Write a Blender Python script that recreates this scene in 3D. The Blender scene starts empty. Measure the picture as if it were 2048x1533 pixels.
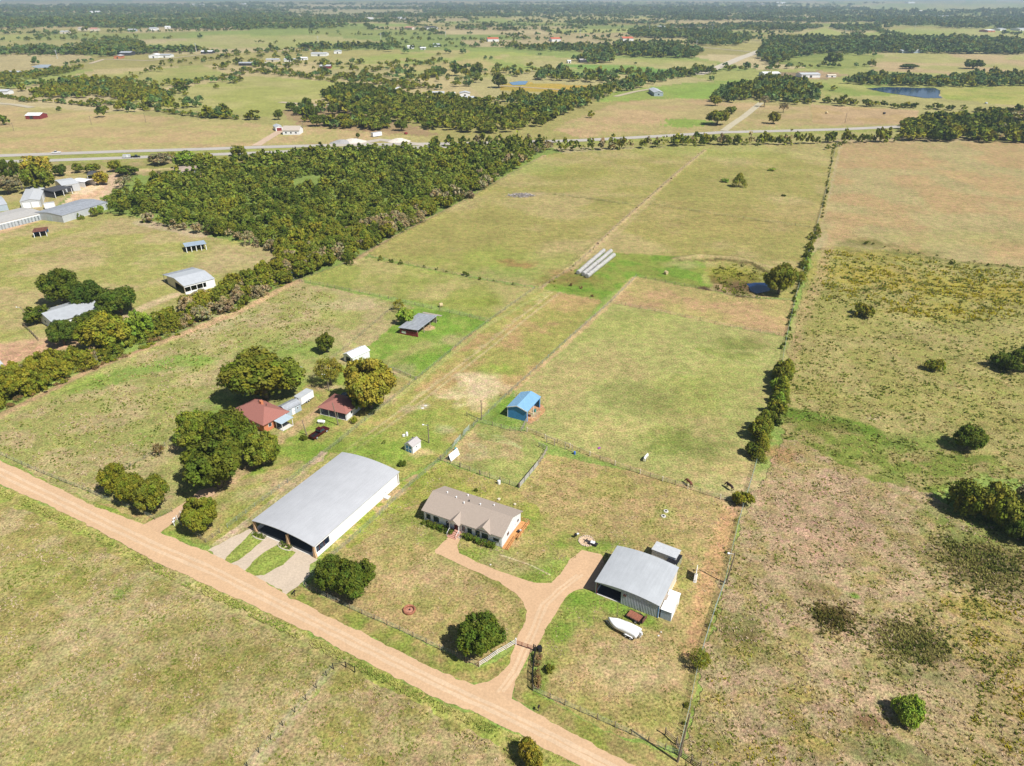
import bpy, bmesh, math, random
import numpy as np
from mathutils import Vector, Matrix
random.seed(7); rng = np.random.default_rng(11)
S = bpy.context.scene; COL = S.collection
# ---------------------------------------------------------------- camera, world, sun, exposure
F, PX, PY, HOR, H = 1419., 1024., 766.5, -12., 100.
PITCH = math.atan((PY-HOR)/F)
cd = bpy.data.cameras.new('camera'); cam = bpy.data.objects.new('camera', cd); COL.objects.link(cam)
cam.location = (0, 0, H); cam.rotation_euler = (math.pi/2-PITCH, 0, 0)
cd.sensor_width = 36; cd.lens = 36*F/2048; cd.clip_start = .5; cd.clip_end = 90000
S.camera = cam
SUN_EL, SUN_AZ = math.radians(52), math.radians(-38)          # direction towards the sun, from +x
w = bpy.data.worlds.new('World'); S.world = w; w.use_nodes = True
nt = w.node_tree; bg = nt.nodes['Background']
sky = nt.nodes.new('ShaderNodeTexSky'); sky.sky_type = 'NISHITA'; sky.sun_disc = False
sky.sun_elevation = SUN_EL; sky.sun_rotation = math.pi/2-SUN_AZ
nt.links.new(sky.outputs[0], bg.inputs[0]); bg.inputs[1].default_value = .05
sl = bpy.data.lights.new('sun', 'SUN'); sl.energy = 4.9; sl.angle = math.radians(.5); sl.color = (1, .975, .93)
so = bpy.data.objects.new('sun', sl); COL.objects.link(so)
sd = Vector((math.cos(SUN_EL)*math.cos(SUN_AZ), math.cos(SUN_EL)*math.sin(SUN_AZ), math.sin(SUN_EL)))
so.rotation_euler = sd.to_track_quat('Z', 'Y').to_euler(); so.location = (0, 0, 300)
S.view_settings.view_transform = 'Standard'; S.view_settings.look = 'None'
S.view_settings.exposure = .46; S.view_settings.gamma = 1
S.render.engine = 'CYCLES'
S.cycles.max_bounces = 5; S.cycles.diffuse_bounces = 2; S.cycles.transmission_bounces = 3; S.cycles.volume_bounces = 0
S.cycles.transparent_max_bounces = 8
K = 1.62                                                       # sunlit flat ground: displayed = K * albedo

# ---------------------------------------------------------------- noise, terrain, pixel <-> ground
def hsh(ix, iy, s):
    n = (ix.astype(np.int64)*374761393 + iy.astype(np.int64)*668265263 + s*974634777) & 0xffffffff
    n = ((n ^ (n >> 13))*1274126177) & 0xffffffff
    return ((n ^ (n >> 16)) & 0xffffff)/float(0xffffff)
def vn(x, y, s=0):
    x = np.asarray(x, float); y = np.asarray(y, float)
    ix = np.floor(x); iy = np.floor(y); fx = x-ix; fy = y-iy
    fx = fx*fx*(3-2*fx); fy = fy*fy*(3-2*fy)
    a = hsh(ix, iy, s); b = hsh(ix+1, iy, s); c = hsh(ix, iy+1, s); d = hsh(ix+1, iy+1, s)
    return (a*(1-fx)+b*fx)*(1-fy)+(c*(1-fx)+d*fx)*fy
def fbm(x, y, s=0, o=4):
    t = 0; a = .5; m = 0
    for i in range(o):
        t = t+a*vn(x*2**i, y*2**i, s+i*17); m += a; a *= .5
    return t/m
def sst(a, b, x): t = np.clip((x-a)/(b-a), 0, 1); return t*t*(3-2*t)
def hz(x, y):
    r = np.hypot(x, y)
    return sst(750, 2200, r)*13*(fbm(np.asarray(x)/1300., np.asarray(y)/900., 91, 2)*2-.8)
def g(px, py):
    z = 0.
    for _ in range(14):
        r = (px-PX)/F; u = -(py-PY)/F
        dy = math.cos(PITCH)+u*math.sin(PITCH); dz = -math.sin(PITCH)+u*math.cos(PITCH)
        t = (z-H)/dz
        x, y = r*t, dy*t
        if y < 740: break
        z = .5*z+.5*float(hz(x, y))
    return (x, y)
def gz(x, y): return float(hz(x, y))
def proj(x, y, z=0):
    zz = z-H; d = y*math.cos(PITCH)-zz*math.sin(PITCH); u = y*math.sin(PITCH)+zz*math.cos(PITCH)
    return (PX+F*x/d, PY-F*u/d)
def depth(x, y, z=0): return y*math.cos(PITCH)-(z-H)*math.sin(PITCH)
def height_to(bx, by, ty):
    x, y = g(bx, by); lo, hi = 0, 80
    for _ in range(40):
        m = (lo+hi)/2
        if proj(x, y, m+gz(x, y))[1] > ty: lo = m
        else: hi = m
    return lo
def lin(c):
    c = c/255.; return c/12.92 if c < .04045 else ((c+.055)/1.055)**2.4
def C(r, gg, b, k=None): k = k or K; return tuple(min(.9, lin(v)/k) for v in (r, gg, b))

# ---------------------------------------------------------------- materials
MATS = {}
def nm(name):
    m = bpy.data.materials.new(name); m.use_nodes = True; return m, m.node_tree, m.node_tree.nodes['Principled BSDF']
def mat(name, col, rough=.8, var=.12, scale=2., metal=0., ribs=0, ribdir=0, spec=.3, streak=0., rib_h=.05):
    """plain procedural material: colour broken up by noise, optional ribs (m per rib) as a bump"""
    if name in MATS: return MATS[name]
    m, t, b = nm(name); N = t.nodes; L = t.links
    tc = N.new('ShaderNodeTexCoord'); no = N.new('ShaderNodeTexNoise'); no.inputs['Scale'].default_value = scale; no.inputs['Detail'].default_value = 5
    no.inputs['Roughness'].default_value = .65
    L.new(tc.outputs['Object'], no.inputs['Vector'])
    mr = N.new('ShaderNodeMapRange'); mr.inputs[1].default_value = .3; mr.inputs[2].default_value = .7
    mr.inputs[3].default_value = 1-var*1.3; mr.inputs[4].default_value = 1+var
    L.new(no.outputs[0], mr.inputs[0])
    mx = N.new('ShaderNodeMix'); mx.data_type = 'RGBA'; mx.blend_type = 'MULTIPLY'; mx.inputs[0].default_value = 1
    mx.inputs[6].default_value = (*col, 1); L.new(mr.outputs[0], mx.inputs[7])
    out = mx.outputs[2]
    if streak:
        mp = N.new('ShaderNodeMapping'); mp.inputs['Scale'].default_value = (.25, 2.5, 2.5) if ribdir else (2.5, .25, .25)
        n2 = N.new('ShaderNodeTexNoise'); n2.inputs['Scale'].default_value = 1.; n2.inputs['Detail'].default_value = 6
        L.new(tc.outputs['Object'], mp.inputs[0]); L.new(mp.outputs[0], n2.inputs[0])
        r2 = N.new('ShaderNodeMapRange'); r2.inputs[1].default_value = .35; r2.inputs[2].default_value = .65; r2.inputs[3].default_value = 1-streak; r2.inputs[4].default_value = 1
        L.new(n2.outputs[0], r2.inputs[0])
        m2 = N.new('ShaderNodeMix'); m2.data_type = 'RGBA'; m2.blend_type = 'MULTIPLY'; m2.inputs[0].default_value = 1
        L.new(out, m2.inputs[6]); L.new(r2.outputs[0], m2.inputs[7]); out = m2.outputs[2]
    L.new(out, b.inputs['Base Color'])
    b.inputs['Roughness'].default_value = rough; b.inputs['Metallic'].default_value = metal
    b.inputs['Specular IOR Level'].default_value = spec
    bp = N.new('ShaderNodeBump'); bp.inputs['Distance'].default_value = rib_h if ribs else .02
    if ribs:
        wv = N.new('ShaderNodeTexWave'); wv.wave_type = 'BANDS'; wv.bands_direction = 'Y' if ribdir else 'X'
        wv.inputs['Scale'].default_value = 1./ribs/6.2832*2*3.1416; L.new(tc.outputs['Object'], wv.inputs[0])
        L.new(wv.outputs[1], bp.inputs['Height']); bp.inputs['Strength'].default_value = .5
    else:
        L.new(no.outputs[0], bp.inputs['Height']); bp.inputs['Strength'].default_value = .3
    L.new(bp.outputs[0], b.inputs['Normal'])
    MATS[name] = m; return m
def attr_mat(name, rough=.95, fine=1., bump=.25, tint=True, trans=0., objcol=False, patch=0):
    """colour from the mesh attribute 'col', broken by noise at several sizes"""
    if name in MATS: return MATS[name]
    m, t, b = nm(name); N = t.nodes; L = t.links
    at = N.new('ShaderNodeAttribute'); at.attribute_name = 'col'
    out = at.outputs['Color']
    def mul(a, bsock, blend='MULTIPLY', f=1.):
        mx = N.new('ShaderNodeMix'); mx.data_type = 'RGBA'; mx.blend_type = blend; mx.inputs[0].default_value = f
        L.new(a, mx.inputs[6]); L.new(bsock, mx.inputs[7]); return mx.outputs[2]
    if objcol:
        oi = N.new('ShaderNodeObjectInfo'); out = mul(out, oi.outputs['Color'])
    if fine:
        tc = N.new('ShaderNodeTexCoord')
        hs = []
        for sc, lo, hi, det in ((2.1, .52, 1.55, 7), (.33, .8, 1.2, 4), (.055, .9, 1.1, 3)):
            no = N.new('ShaderNodeTexNoise'); no.inputs['Scale'].default_value = sc; no.inputs['Detail'].default_value = det; no.inputs['Roughness'].default_value = .7
            L.new(tc.outputs['Object'], no.inputs['Vector'])
            cr = N.new('ShaderNodeMapRange'); cr.inputs[1].default_value = .36; cr.inputs[2].default_value = .64
            cr.inputs[3].default_value = 1-(1-lo)*fine; cr.inputs[4].default_value = 1+(hi-1)*fine
            L.new(no.outputs[0], cr.inputs[0]); out = mul(out, cr.outputs[0]); hs.append(no)
        if tint:                                              # straw against green, tuft by tuft
            no = N.new('ShaderNodeTexNoise'); no.inputs['Scale'].default_value = .75; no.inputs['Detail'].default_value = 8; no.inputs['Roughness'].default_value = .75
            L.new(tc.outputs['Object'], no.inputs['Vector'])
            cr = N.new('ShaderNodeValToRGB'); e = cr.color_ramp.elements
            e[0].position = .38; e[0].color = (.88, .985, .84, 1); e[1].position = .62; e[1].color = (1.15, 1.0, 1.10, 1)
            L.new(no.outputs[0], cr.inputs[0]); out = mul(out, cr.outputs[0])
        bp = N.new('ShaderNodeBump'); bp.inputs['Strength'].default_value = .9; bp.inputs['Distance'].default_value = bump
        md = N.new('ShaderNodeMath'); md.operation = 'MULTIPLY'
        a2 = N.new('ShaderNodeAttribute'); a2.attribute_name = 'tuft'
        L.new(hs[0].outputs[0], md.inputs[0]); L.new(a2.outputs['Fac'], md.inputs[1])
        L.new(md.outputs[0], bp.inputs['Height']); L.new(bp.outputs[0], b.inputs['Normal'])
    L.new(out, b.inputs['Base Color']); b.inputs['Roughness'].default_value = rough; b.inputs['Specular IOR Level'].default_value = .08
    if trans:
        tr = N.new('ShaderNodeBsdfTranslucent'); L.new(out, tr.inputs[0]); ms = N.new('ShaderNodeMixShader'); ms.inputs[0].default_value = trans
        L.new(b.outputs[0], ms.inputs[1]); L.new(tr.outputs[0], ms.inputs[2]); L.new(ms.outputs[0], N['Material Output'].inputs['Surface'])
    MATS[name] = m; return m
def glass_mat():
    if 'glass' in MATS: return MATS['glass']
    m, t, b = nm('window_glass'); b.inputs['Base Color'].default_value = (.02, .035, .05, 1); b.inputs['Roughness'].default_value = .08
    b.inputs['Specular IOR Level'].default_value = .8; MATS['glass'] = m; return m
def water_mat(name, col, rough=.05, sc=.8):
    m, t, b = nm(name); b.inputs['Base Color'].default_value = (*col, 1); b.inputs['Roughness'].default_value = rough
    b.inputs['Specular IOR Level'].default_value = .7
    no = t.nodes.new('ShaderNodeTexNoise'); no.inputs['Scale'].default_value = sc; bp = t.nodes.new('ShaderNodeBump'); bp.inputs['Strength'].default_value = .12
    tc = t.nodes.new('ShaderNodeTexCoord'); t.links.new(tc.outputs['Object'], no.inputs[0]); t.links.new(no.outputs[0], bp.inputs['Height']); t.links.new(bp.outputs[0], b.inputs['Normal'])
    return m

# ---------------------------------------------------------------- object helpers
def tag(o, label=None, cat=None, group=None, kind=None):
    if label: o['label'] = label
    if cat: o['category'] = cat
    if group: o['group'] = group
    if kind: o['kind'] = kind
    return o
def link(name, me, m=None, parent=None, loc=(0, 0, 0), rot=0):
    if m is not None and not me.materials: me.materials.append(m)
    o = bpy.data.objects.new(name, me); COL.objects.link(o); o.location = loc; o.rotation_euler = (0, 0, rot)
    if parent is not None: o.parent = parent
    return o
def thing(name, label, cat, loc, rot=0, group=None):
    o = bpy.data.objects.new(name, None); COL.objects.link(o); o.empty_display_size = .5
    o.location = loc; o.rotation_euler = (0, 0, rot); return tag(o, label, cat, group)
def mesh_np(name, v, f, cols=None, tuft=None, smooth=False):
    """v (n,3), f (m,k) all the same k"""
    v = np.asarray(v, np.float32); f = np.asarray(f, np.int32); me = bpy.data.meshes.new(name)
    me.vertices.add(len(v)); me.vertices.foreach_set('co', v.ravel())
    k = f.shape[1]; me.loops.add(f.size); me.loops.foreach_set('vertex_index', f.ravel())
    me.polygons.add(len(f)); me.polygons.foreach_set('loop_start', np.arange(0, f.size, k, dtype=np.int32))
    me.polygons.foreach_set('loop_total', np.full(len(f), k, np.int32))
    if smooth: me.polygons.foreach_set('use_smooth', np.ones(len(f), bool))
    if cols is not None:
        a = me.attributes.new('col', 'FLOAT_COLOR', 'POINT'); c4 = np.ones((len(v), 4), np.float32); c4[:, :3] = cols; a.data.foreach_set('color', c4.ravel())
    if tuft is not None:
        a = me.attributes.new('tuft', 'FLOAT', 'POINT'); a.data.foreach_set('value', np.asarray(tuft, np.float32))
    me.update(calc_edges=True); me.validate(); return me
class MB:
    """collects boxes, bars, prisms; build() links them as one mesh object"""
    def __init__(s): s.v = []; s.f = []
    def add(s, v, f):
        n = len(s.v); s.v += [tuple(p) for p in v]; s.f += [tuple(i+n for i in q) for q in f]; return s
    def box(s, x0, y0, z0, x1, y1, z1):
        return s.add([(x0, y0, z0), (x1, y0, z0), (x1, y1, z0), (x0, y1, z0), (x0, y0, z1), (x1, y0, z1), (x1, y1, z1), (x0, y1, z1)],
                     [(0, 3, 2, 1), (4, 5, 6, 7), (0, 1, 5, 4), (1, 2, 6, 5), (2, 3, 7, 6), (3, 0, 4, 7)])
    def prism(s, poly, d0, d1, axis='y'):
        """polygon in the plane across axis, extruded d0..d1"""
        n = len(poly); mk = {'y': lambda a, b, d: (a, d, b), 'x': lambda a, b, d: (d, a, b), 'z': lambda a, b, d: (a, b, d)}[axis]
        v = [mk(a, b, d0) for a, b in poly]+[mk(a, b, d1) for a, b in poly]
        f = [tuple(range(n)), tuple(range(2*n-1, n-1, -1))]+[(i, i+n, (i+1) % n+n, (i+1) % n) for i in range(n)]
        return s.add(v, f)
    def tube(s, pts, r, n=6, r1=None):
        pts = [Vector(p) for p in pts]; rs = [r+(r1-r)*i/(len(pts)-1) if r1 is not None else r for i in range(len(pts))]
        v = []; f = []
        for i, p in enumerate(pts):
            d = (pts[min(i+1, len(pts)-1)]-pts[max(i-1, 0)]).normalized()
            a = d.orthogonal().normalized() if abs(d.z) < .9 else Vector((1, 0, 0)); a = (a-d*a.dot(d)).normalized(); b = d.cross(a)
            for k in range(n):
                t = 2*math.pi*k/n; v.append(p+(a*math.cos(t)+b*math.sin(t))*rs[i])
        for i in range(len(pts)-1):
            for k in range(n): f.append((i*n+k, i*n+(k+1) % n, (i+1)*n+(k+1) % n, (i+1)*n+k))
        f.append(tuple(range(n-1, -1, -1))); f.append(tuple((len(pts)-1)*n+k for k in range(n)))
        return s.add(v, f)
    def lathe(s, prof, n=16, c=(0, 0, 0), axis='z', close=False):
        v = []; f = []
        for r, z in prof:
            for k in range(n):
                t = 2*math.pi*k/n; a, b = r*math.cos(t), r*math.sin(t)
                v.append({'z': (c[0]+a, c[1]+b, c[2]+z), 'y': (c[0]+a, c[1]+z, c[2]+b), 'x': (c[0]+z, c[1]+a, c[2]+b)}[axis])
        for i in range(len(prof)-1):
            for k in range(n): f.append((i*n+k, i*n+(k+1) % n, (i+1)*n+(k+1) % n, (i+1)*n+k))
        if close:
            i = len(prof)-1
            for k in range(n): f.append((i*n+k, i*n+(k+1) % n, (k+1) % n, k))
        else: f.append(tuple(range(n-1, -1, -1))); f.append(tuple((len(prof)-1)*n+k for k in range(n)))
        return s.add(v, f)
    def mesh(s, name, smooth=False):
        me = bpy.data.meshes.new(name); me.from_pydata(s.v, [], s.f); me.update()
        bm = bmesh.new(); bm.from_mesh(me); bmesh.ops.recalc_face_normals(bm, faces=bm.faces); bm.to_mesh(me); bm.free()
        if smooth:
            for p in me.polygons: p.use_smooth = True
        return me
    def build(s, name, m, parent=None, loc=(0, 0, 0), rot=0, smooth=False): return link(name, s.mesh(name, smooth), m, parent, loc, rot)
def struct(o): o['kind'] = 'structure'; return o
def inside(poly, x, y):
    r = np.zeros(len(x), bool); n = len(poly); j = n-1
    for i in range(n):
        xi, yi = poly[i]; xj, yj = poly[j]
        if yi != yj: r ^= ((yi > y) != (yj > y)) & (x < (xj-xi)*(y-yi)/(yj-yi)+xi)
        j = i
    return r
def seg_dist(pts, x, y, wid=None):
    """distance to a polyline (wid: half-width at each point; returned distance is then relative)"""
    best = np.full(len(x), 1e9)
    for i in range(len(pts)-1):
        ax, ay = pts[i]; bx, by = pts[i+1]; dx, dy = bx-ax, by-ay; l2 = dx*dx+dy*dy+1e-9
        t = np.clip(((x-ax)*dx+(y-ay)*dy)/l2, 0, 1); d = np.hypot(x-ax-t*dx, y-ay-t*dy)
        if wid is not None: d = d/(wid[i]+(wid[i+1]-wid[i])*t)
        best = np.minimum(best, d)
    return best
# ---------------------------------------------------------------- ground: one sheet to the horizon
def W(pts): return [g(*p) for p in pts]
PAST = C(170, 164, 96); GRN = C(150, 160, 76); TAN = C(192, 168, 120); PINK = C(196, 166, 130); LUSH = C(132, 164, 62); OLV = C(140, 140, 66)
STRAW = C(200, 182, 140); BARE = C(226, 192, 152); LIME = C(166, 178, 84); YEL = C(190, 172, 40); DARK = C(98, 94, 44); DRYG = C(180, 168, 108)
PATCH = []
def poly(pts, c1, c2=None, sc=9., amt=1., jit=.6, tuft=.35, lo=.4, hi=.62): PATCH.append(('P', pts, c1, c2 or c1, sc, amt, jit, tuft, lo, hi))
def stroke(pts, wd, c, st=.8, jit=.5, brk=0.): PATCH.append(('S', pts, wd, c, st, jit, brk))
def blob(px, py, rx, ry, c, st=.8, rot=0., tuft=None, sc=4., hard=0.): PATCH.append(('B', (px, py), rx, ry, c, st, rot, tuft, sc, hard))
# far fields, back to front
poly([(-200, 300), (-200, 215), (0, 212), (110, 217), (300, 232), (480, 245), (560, 252), (700, 262), (860, 275), (860, 292), (520, 292), (0, 311)], C(186, 176, 112), C(198, 172, 124), 25, 1, 2)
poly([(190, 205), (340, 180), (500, 152), (620, 160), (760, 170), (680, 190), (600, 205), (560, 225), (540, 235), (380, 222)], C(166, 174, 86), C(180, 178, 106), 60, 1, 2)
poly([(60, 165), (200, 150), (400, 130), (460, 150), (330, 175), (180, 180)], C(176, 174, 100), C(160, 170, 84), 50)
poly([(-60, 122), (0, 105), (110, 100), (190, 115), (120, 135), (0, 145)], C(192, 178, 130), None)
poly([(180, 100), (420, 72), (640, 70), (800, 86), (600, 98), (330, 96)], C(166, 176, 92), C(180, 178, 112), 90)
poly([(650, 120), (880, 100), (1040, 105), (1110, 118), (880, 122), (760, 138), (640, 140)], C(160, 178, 78), C(184, 176, 110), 60)
poly([(770, 120), (1010, 112), (1080, 130), (1000, 160), (880, 150), (800, 160)], C(190, 176, 112), C(150, 176, 74), 70)
poly([(1000, 110), (1200, 118), (1440, 122), (1420, 145), (1280, 138), (1120, 140), (1010, 125)], C(186, 180, 116), C(166, 176, 90), 60)
poly([(1110, 128), (1250, 130), (1400, 146), (1330, 158), (1180, 142)], C(104, 168, 58), C(126, 170, 66), 60)
poly([(1000, 168), (1060, 166), (1180, 172), (1170, 183), (1100, 186), (1000, 182)], C(206, 168, 44), C(188, 166, 50), 30)
poly([(1110, 262), (1130, 245), (1240, 205), (1330, 198), (1420, 200), (1530, 207), (1700, 215), (1850, 235), (1850, 250), (1560, 254), (1440, 262), (1160, 276)], C(184, 170, 112), C(198, 168, 124), 40, 1, 2)
poly([(1622, 208), (1700, 213), (1840, 222), (1830, 248), (1700, 250), (1625, 248)], C(200, 168, 128), C(190, 162, 110), 25, 1, 1)
poly([(1530, 207), (1620, 208), (1622, 250), (1480, 252)], C(176, 164, 104), C(192, 166, 120), 25, 1, 1)
poly([(1330, 240), (1380, 238), (1440, 244), (1380, 256), (1330, 252)], C(140, 170, 66), None, 20, .8, 4)
poly([(1190, 205), (1230, 182), (1380, 166), (1500, 158), (1490, 185), (1420, 198), (1320, 198)], C(134, 174, 60), C(150, 172, 74), 50, 1, 2)
poly([(1540, 110), (1700, 104), (1830, 118), (1760, 135), (1640, 140), (1560, 128)], C(150, 166, 72), C(128, 150, 60), 50)
poly([(1740, 122), (1800, 105), (1960, 108), (2120, 116), (2120, 145), (1900, 150), (1740, 140)], C(176, 176, 100), C(198, 172, 128), 60)
poly([(1570, 84), (1648, 56), (1700, 72), (1690, 84)], C(168, 182, 92), None)
poly([(1690, 72), (1800, 58), (1990, 56), (2120, 66), (2120, 88), (1900, 84), (1760, 76)], C(162, 180, 84), C(176, 180, 104), 90)
poly([(1720, 12), (1860, 4), (2120, 6), (2120, 40), (1900, 30), (1760, 36)], C(176, 178, 110), C(150, 170, 90), 160)
poly([(1500, 10), (1640, 6), (1720, 14), (1690, 30), (1540, 34)], C(184, 178, 120), C(160, 174, 96), 120)
poly([(1000, 36), (1200, 34), (1280, 38), (1200, 44), (1040, 44)], C(184, 178, 118), None)
poly([(200, 20), (430, 10), (600, 8), (620, 14), (420, 20)], C(182, 178, 126), None)
poly([(560, 22), (800, 20), (860, 28), (700, 38), (580, 36)], C(180, 174, 124), None)
poly([(1630, 165), (1700, 165), (1880, 178), (1780, 192), (1650, 192)], C(140, 166, 66), C(170, 176, 90), 30)
poly([(1870, 180), (1930, 170), (2120, 168), (2120, 220), (1960, 205), (1890, 198)], C(176, 176, 84), C(152, 170, 62), 30)
poly([(1550, 146), (1640, 142), (1700, 150), (1650, 160), (1560, 158)], C(196, 166, 130), C(150, 130, 100), 12)
poly([(560, 225), (620, 205), (760, 235), (860, 262), (880, 275), (700, 262), (600, 250)], C(168, 144, 104), C(178, 150, 112), 30, 1, 4)
# highway verges
poly([(-60, 325), (0, 314), (300, 303), (520, 297), (760, 289), (1150, 284), (1450, 268), (1800, 256), (1800, 262), (1450, 275), (1150, 290), (860, 298), (520, 312), (0, 333)], C(160, 168, 82), None, 12, 1, .5)
poly([(-60, 345), (110, 326), (310, 318), (520, 310), (700, 300), (700, 306), (520, 330), (300, 350), (-60, 370)], C(158, 160, 84), C(184, 164, 118), 14)
poly([(-60, 350), (230, 344), (215, 372), (190, 385), (100, 400), (-60, 440)], C(172, 170, 96), C(190, 174, 120), 20, 1)
# pastures west of the wood
poly([(-260, 470), (-60, 440), (210, 425), (260, 432), (400, 470), (565, 500), (560, 530), (480, 580), (380, 620), (260, 680), (120, 720), (-260, 800)], C(170, 170, 92), C(188, 172, 118), 14, 1, .8)
stroke([(280, 445), (330, 455), (400, 470)], 4, C(200, 180, 150), .8, 2)
blob(100, 520, 14, 6, C(192, 172, 124), .6); blob(470, 525, 22, 12, C(194, 176, 130), .6); blob(20, 600, 12, 10, C(190, 172, 120), .6); blob(340, 520, 16, 8, C(150, 170, 70), .5)
stroke([(-10, 700), (60, 690), (100, 690), (150, 680)], 5, C(218, 176, 142), .9, 1)
stroke([(250, 632), (300, 610), (350, 590)], 2.5, C(214, 190, 150), .9, .5)
poly([(-40, 722), (40, 690), (95, 688), (150, 692), (90, 705), (20, 728), (-20, 740)], C(216, 172, 138), None, 5, 1, 1)
poly([(100, 440), (212, 400), (200, 380), (150, 362), (240, 345), (228, 372), (215, 395), (90, 430)], C(222, 196, 160), None, 5, 1, 1)
poly([(125, 410), (150, 385), (165, 365), (225, 360), (215, 388), (190, 402), (110, 418)], C(226, 186, 150), C(240, 216, 180), 8, 1, 1)
stroke([(-20, 470), (50, 447), (108, 428), (135, 412)], 4, C(224, 184, 146), .95, .7)
stroke([(225, 375), (232, 350), (260, 345)], 5, C(222, 190, 160), .95, 1)
stroke([(-40, 350), (105, 347), (230, 343), (300, 340), (400, 336)], 3, C(214, 188, 140), .9, .5)
# pasture between hedgerow and the brick house
poly([(-240, 880), (0, 825), (180, 738), (330, 680), (480, 620), (590, 562), (700, 585), (880, 625), (985, 642), (830, 760), (690, 830), (560, 960), (345, 1025), (180, 1005), (0, 915)], C(168, 170, 96), C(188, 174, 122), 8, 1, .5, .5)
stroke([(180, 770), (270, 745), (360, 722), (400, 722)], 4.5, C(128, 172, 56), .75, 2.5)
stroke([(20, 800), (120, 775), (200, 765)], 4, C(150, 172, 70), .6, 2)
blob(520, 700, 8, 9, LUSH, .5); blob(440, 820, 9, 7, LUSH, .75); blob(290, 880, 4, 4, LUSH, .5); blob(420, 640, 18, 12, C(200, 184, 146), .5); blob(180, 640, 20, 8, STRAW, .4)
blob(560, 780, 14, 10, LUSH, .6); blob(620, 700, 9, 7, LUSH, .75); blob(700, 610, 14, 6, C(196, 180, 140), .6)
stroke([(0, 835), (180, 742), (330, 684), (480, 624), (590, 566), (700, 528), (760, 492), (850, 444), (930, 404), (1020, 350), (1090, 312)], 1.6, C(206, 170, 130), .9, .8)
# lush paddock by the open shed
poly([(690, 712), (740, 690), (800, 640), (830, 612), (985, 645), (835, 760), (780, 735), (720, 745)], C(122, 164, 50), C(146, 168, 72), 5, 1, .6, .4)
blob(900, 680, 6, 4, C(186, 176, 120), .8); blob(800, 740, 6, 4, STRAW, .4); stroke([(740, 740), (800, 712), (850, 690)], 2.5, C(176, 168, 104), .6, 1); blob(840, 655, 6, 3, C(214, 178, 138), .9, hard=1)
poly([(600, 770), (680, 730), (830, 762), (800, 800), (740, 850), (680, 890), (600, 960), (520, 990), (440, 980), (560, 880), (580, 800)], C(170, 160, 92), C(140, 166, 60), 7, 1, .6, .2)
# paddock with the single bale
poly([(596, 560), (700, 525), (740, 515), (900, 550), (1085, 578), (980, 640), (880, 612), (740, 588)], C(158, 166, 80), C(180, 172, 106), 14, 1, .4)
blob(960, 605, 12, 5, C(132, 148, 48), .6, sc=9); blob(700, 528, 3, 2, BARE, .8)
# long pasture
poly([(735, 510), (780, 480), (860, 438), (930, 402), (1020, 348), (1100, 308), (1300, 296), (1680, 284), (1650, 420), (1610, 540), (1590, 600), (1400, 580), (1270, 552), (1200, 600), (1085, 575), (900, 548)], C(166, 160, 88), C(182, 168, 110), 26, 1, .4, .4)
blob(1000, 520, 34, 14, C(150, 172, 66), .55, sc=8); blob(1040, 545, 20, 10, LUSH, .6); blob(1250, 350, 60, 30, C(158, 158, 74), .5, sc=20); blob(1520, 440, 70, 30, C(176, 158, 94), .5, sc=18)
blob(1050, 335, 30, 20, C(140, 172, 66), .45, sc=15); blob(1400, 300, 60, 30, C(160, 176, 80), .5, sc=20)
stroke([(1085, 576), (1110, 560), (1165, 520), (1232, 455), (1300, 395), (1350, 350), (1410, 300)], 1.4, C(204, 178, 134), .8, .8)
stroke([(1130, 570), (1190, 510), (1250, 452), (1310, 395)], 1.2, C(196, 176, 128), .4, .8)
stroke([(1110, 390), (1180, 398), (1262, 410)], 1., C(120, 120, 60), .7, .5, .3)
stroke([(1262, 410), (1330, 412), (1420, 428), (1500, 440), (1610, 455)], 1., C(130, 126, 66), .7, .5, .5)
blob(1060, 388, 10, 6, C(184, 164, 130), .6)
poly([(1085, 576), (1130, 545), (1160, 535), (1210, 505), (1330, 512), (1405, 520), (1425, 570), (1390, 580), (1270, 552), (1205, 600)], C(122, 162, 48), C(144, 158, 66), 7, 1, 1, .5)
blob(1140, 560, 12, 6, C(150, 130, 70), .75, sc=3); blob(1045, 530, 7, 4, C(170, 130, 84), .8, sc=3); blob(1120, 545, 7, 4, C(176, 144, 90), .7, sc=3); blob(1010, 522, 4, 3, C(160, 120, 76), .7)
# small pond with its banks
stroke([(1355, 521), (1400, 516), (1470, 520), (1530, 535), (1560, 548)], 2.4, C(190, 172, 120), .85, .8)
stroke([(1360, 524), (1440, 522), (1500, 530), (1535, 548)], .9, C(96, 88, 48), .85, .5)
blob(1468, 560, 14, 12, C(170, 176, 90), .95, hard=1, sc=5); blob(1474, 562, 11.5, 10, C(128, 118, 48), .9, hard=1, sc=5); blob(1460, 545, 9, 6, C(160, 160, 44), .85, sc=2); blob(1490, 552, 6, 4, C(140, 130, 46), .8, sc=2); blob(1475, 576, 10, 6.5, C(122, 98, 66), .95); stroke([(1436, 572), (1455, 588), (1490, 594), (1530, 593)], 1.6, C(186, 158, 120), .8, .8)
stroke([(1405, 578), (1425, 592), (1460, 600), (1490, 598), (1535, 610)], 2.4, C(96, 60, 44), .95, 1.2)
blob(1380, 530, 9, 5, C(186, 176, 120), .6)
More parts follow.
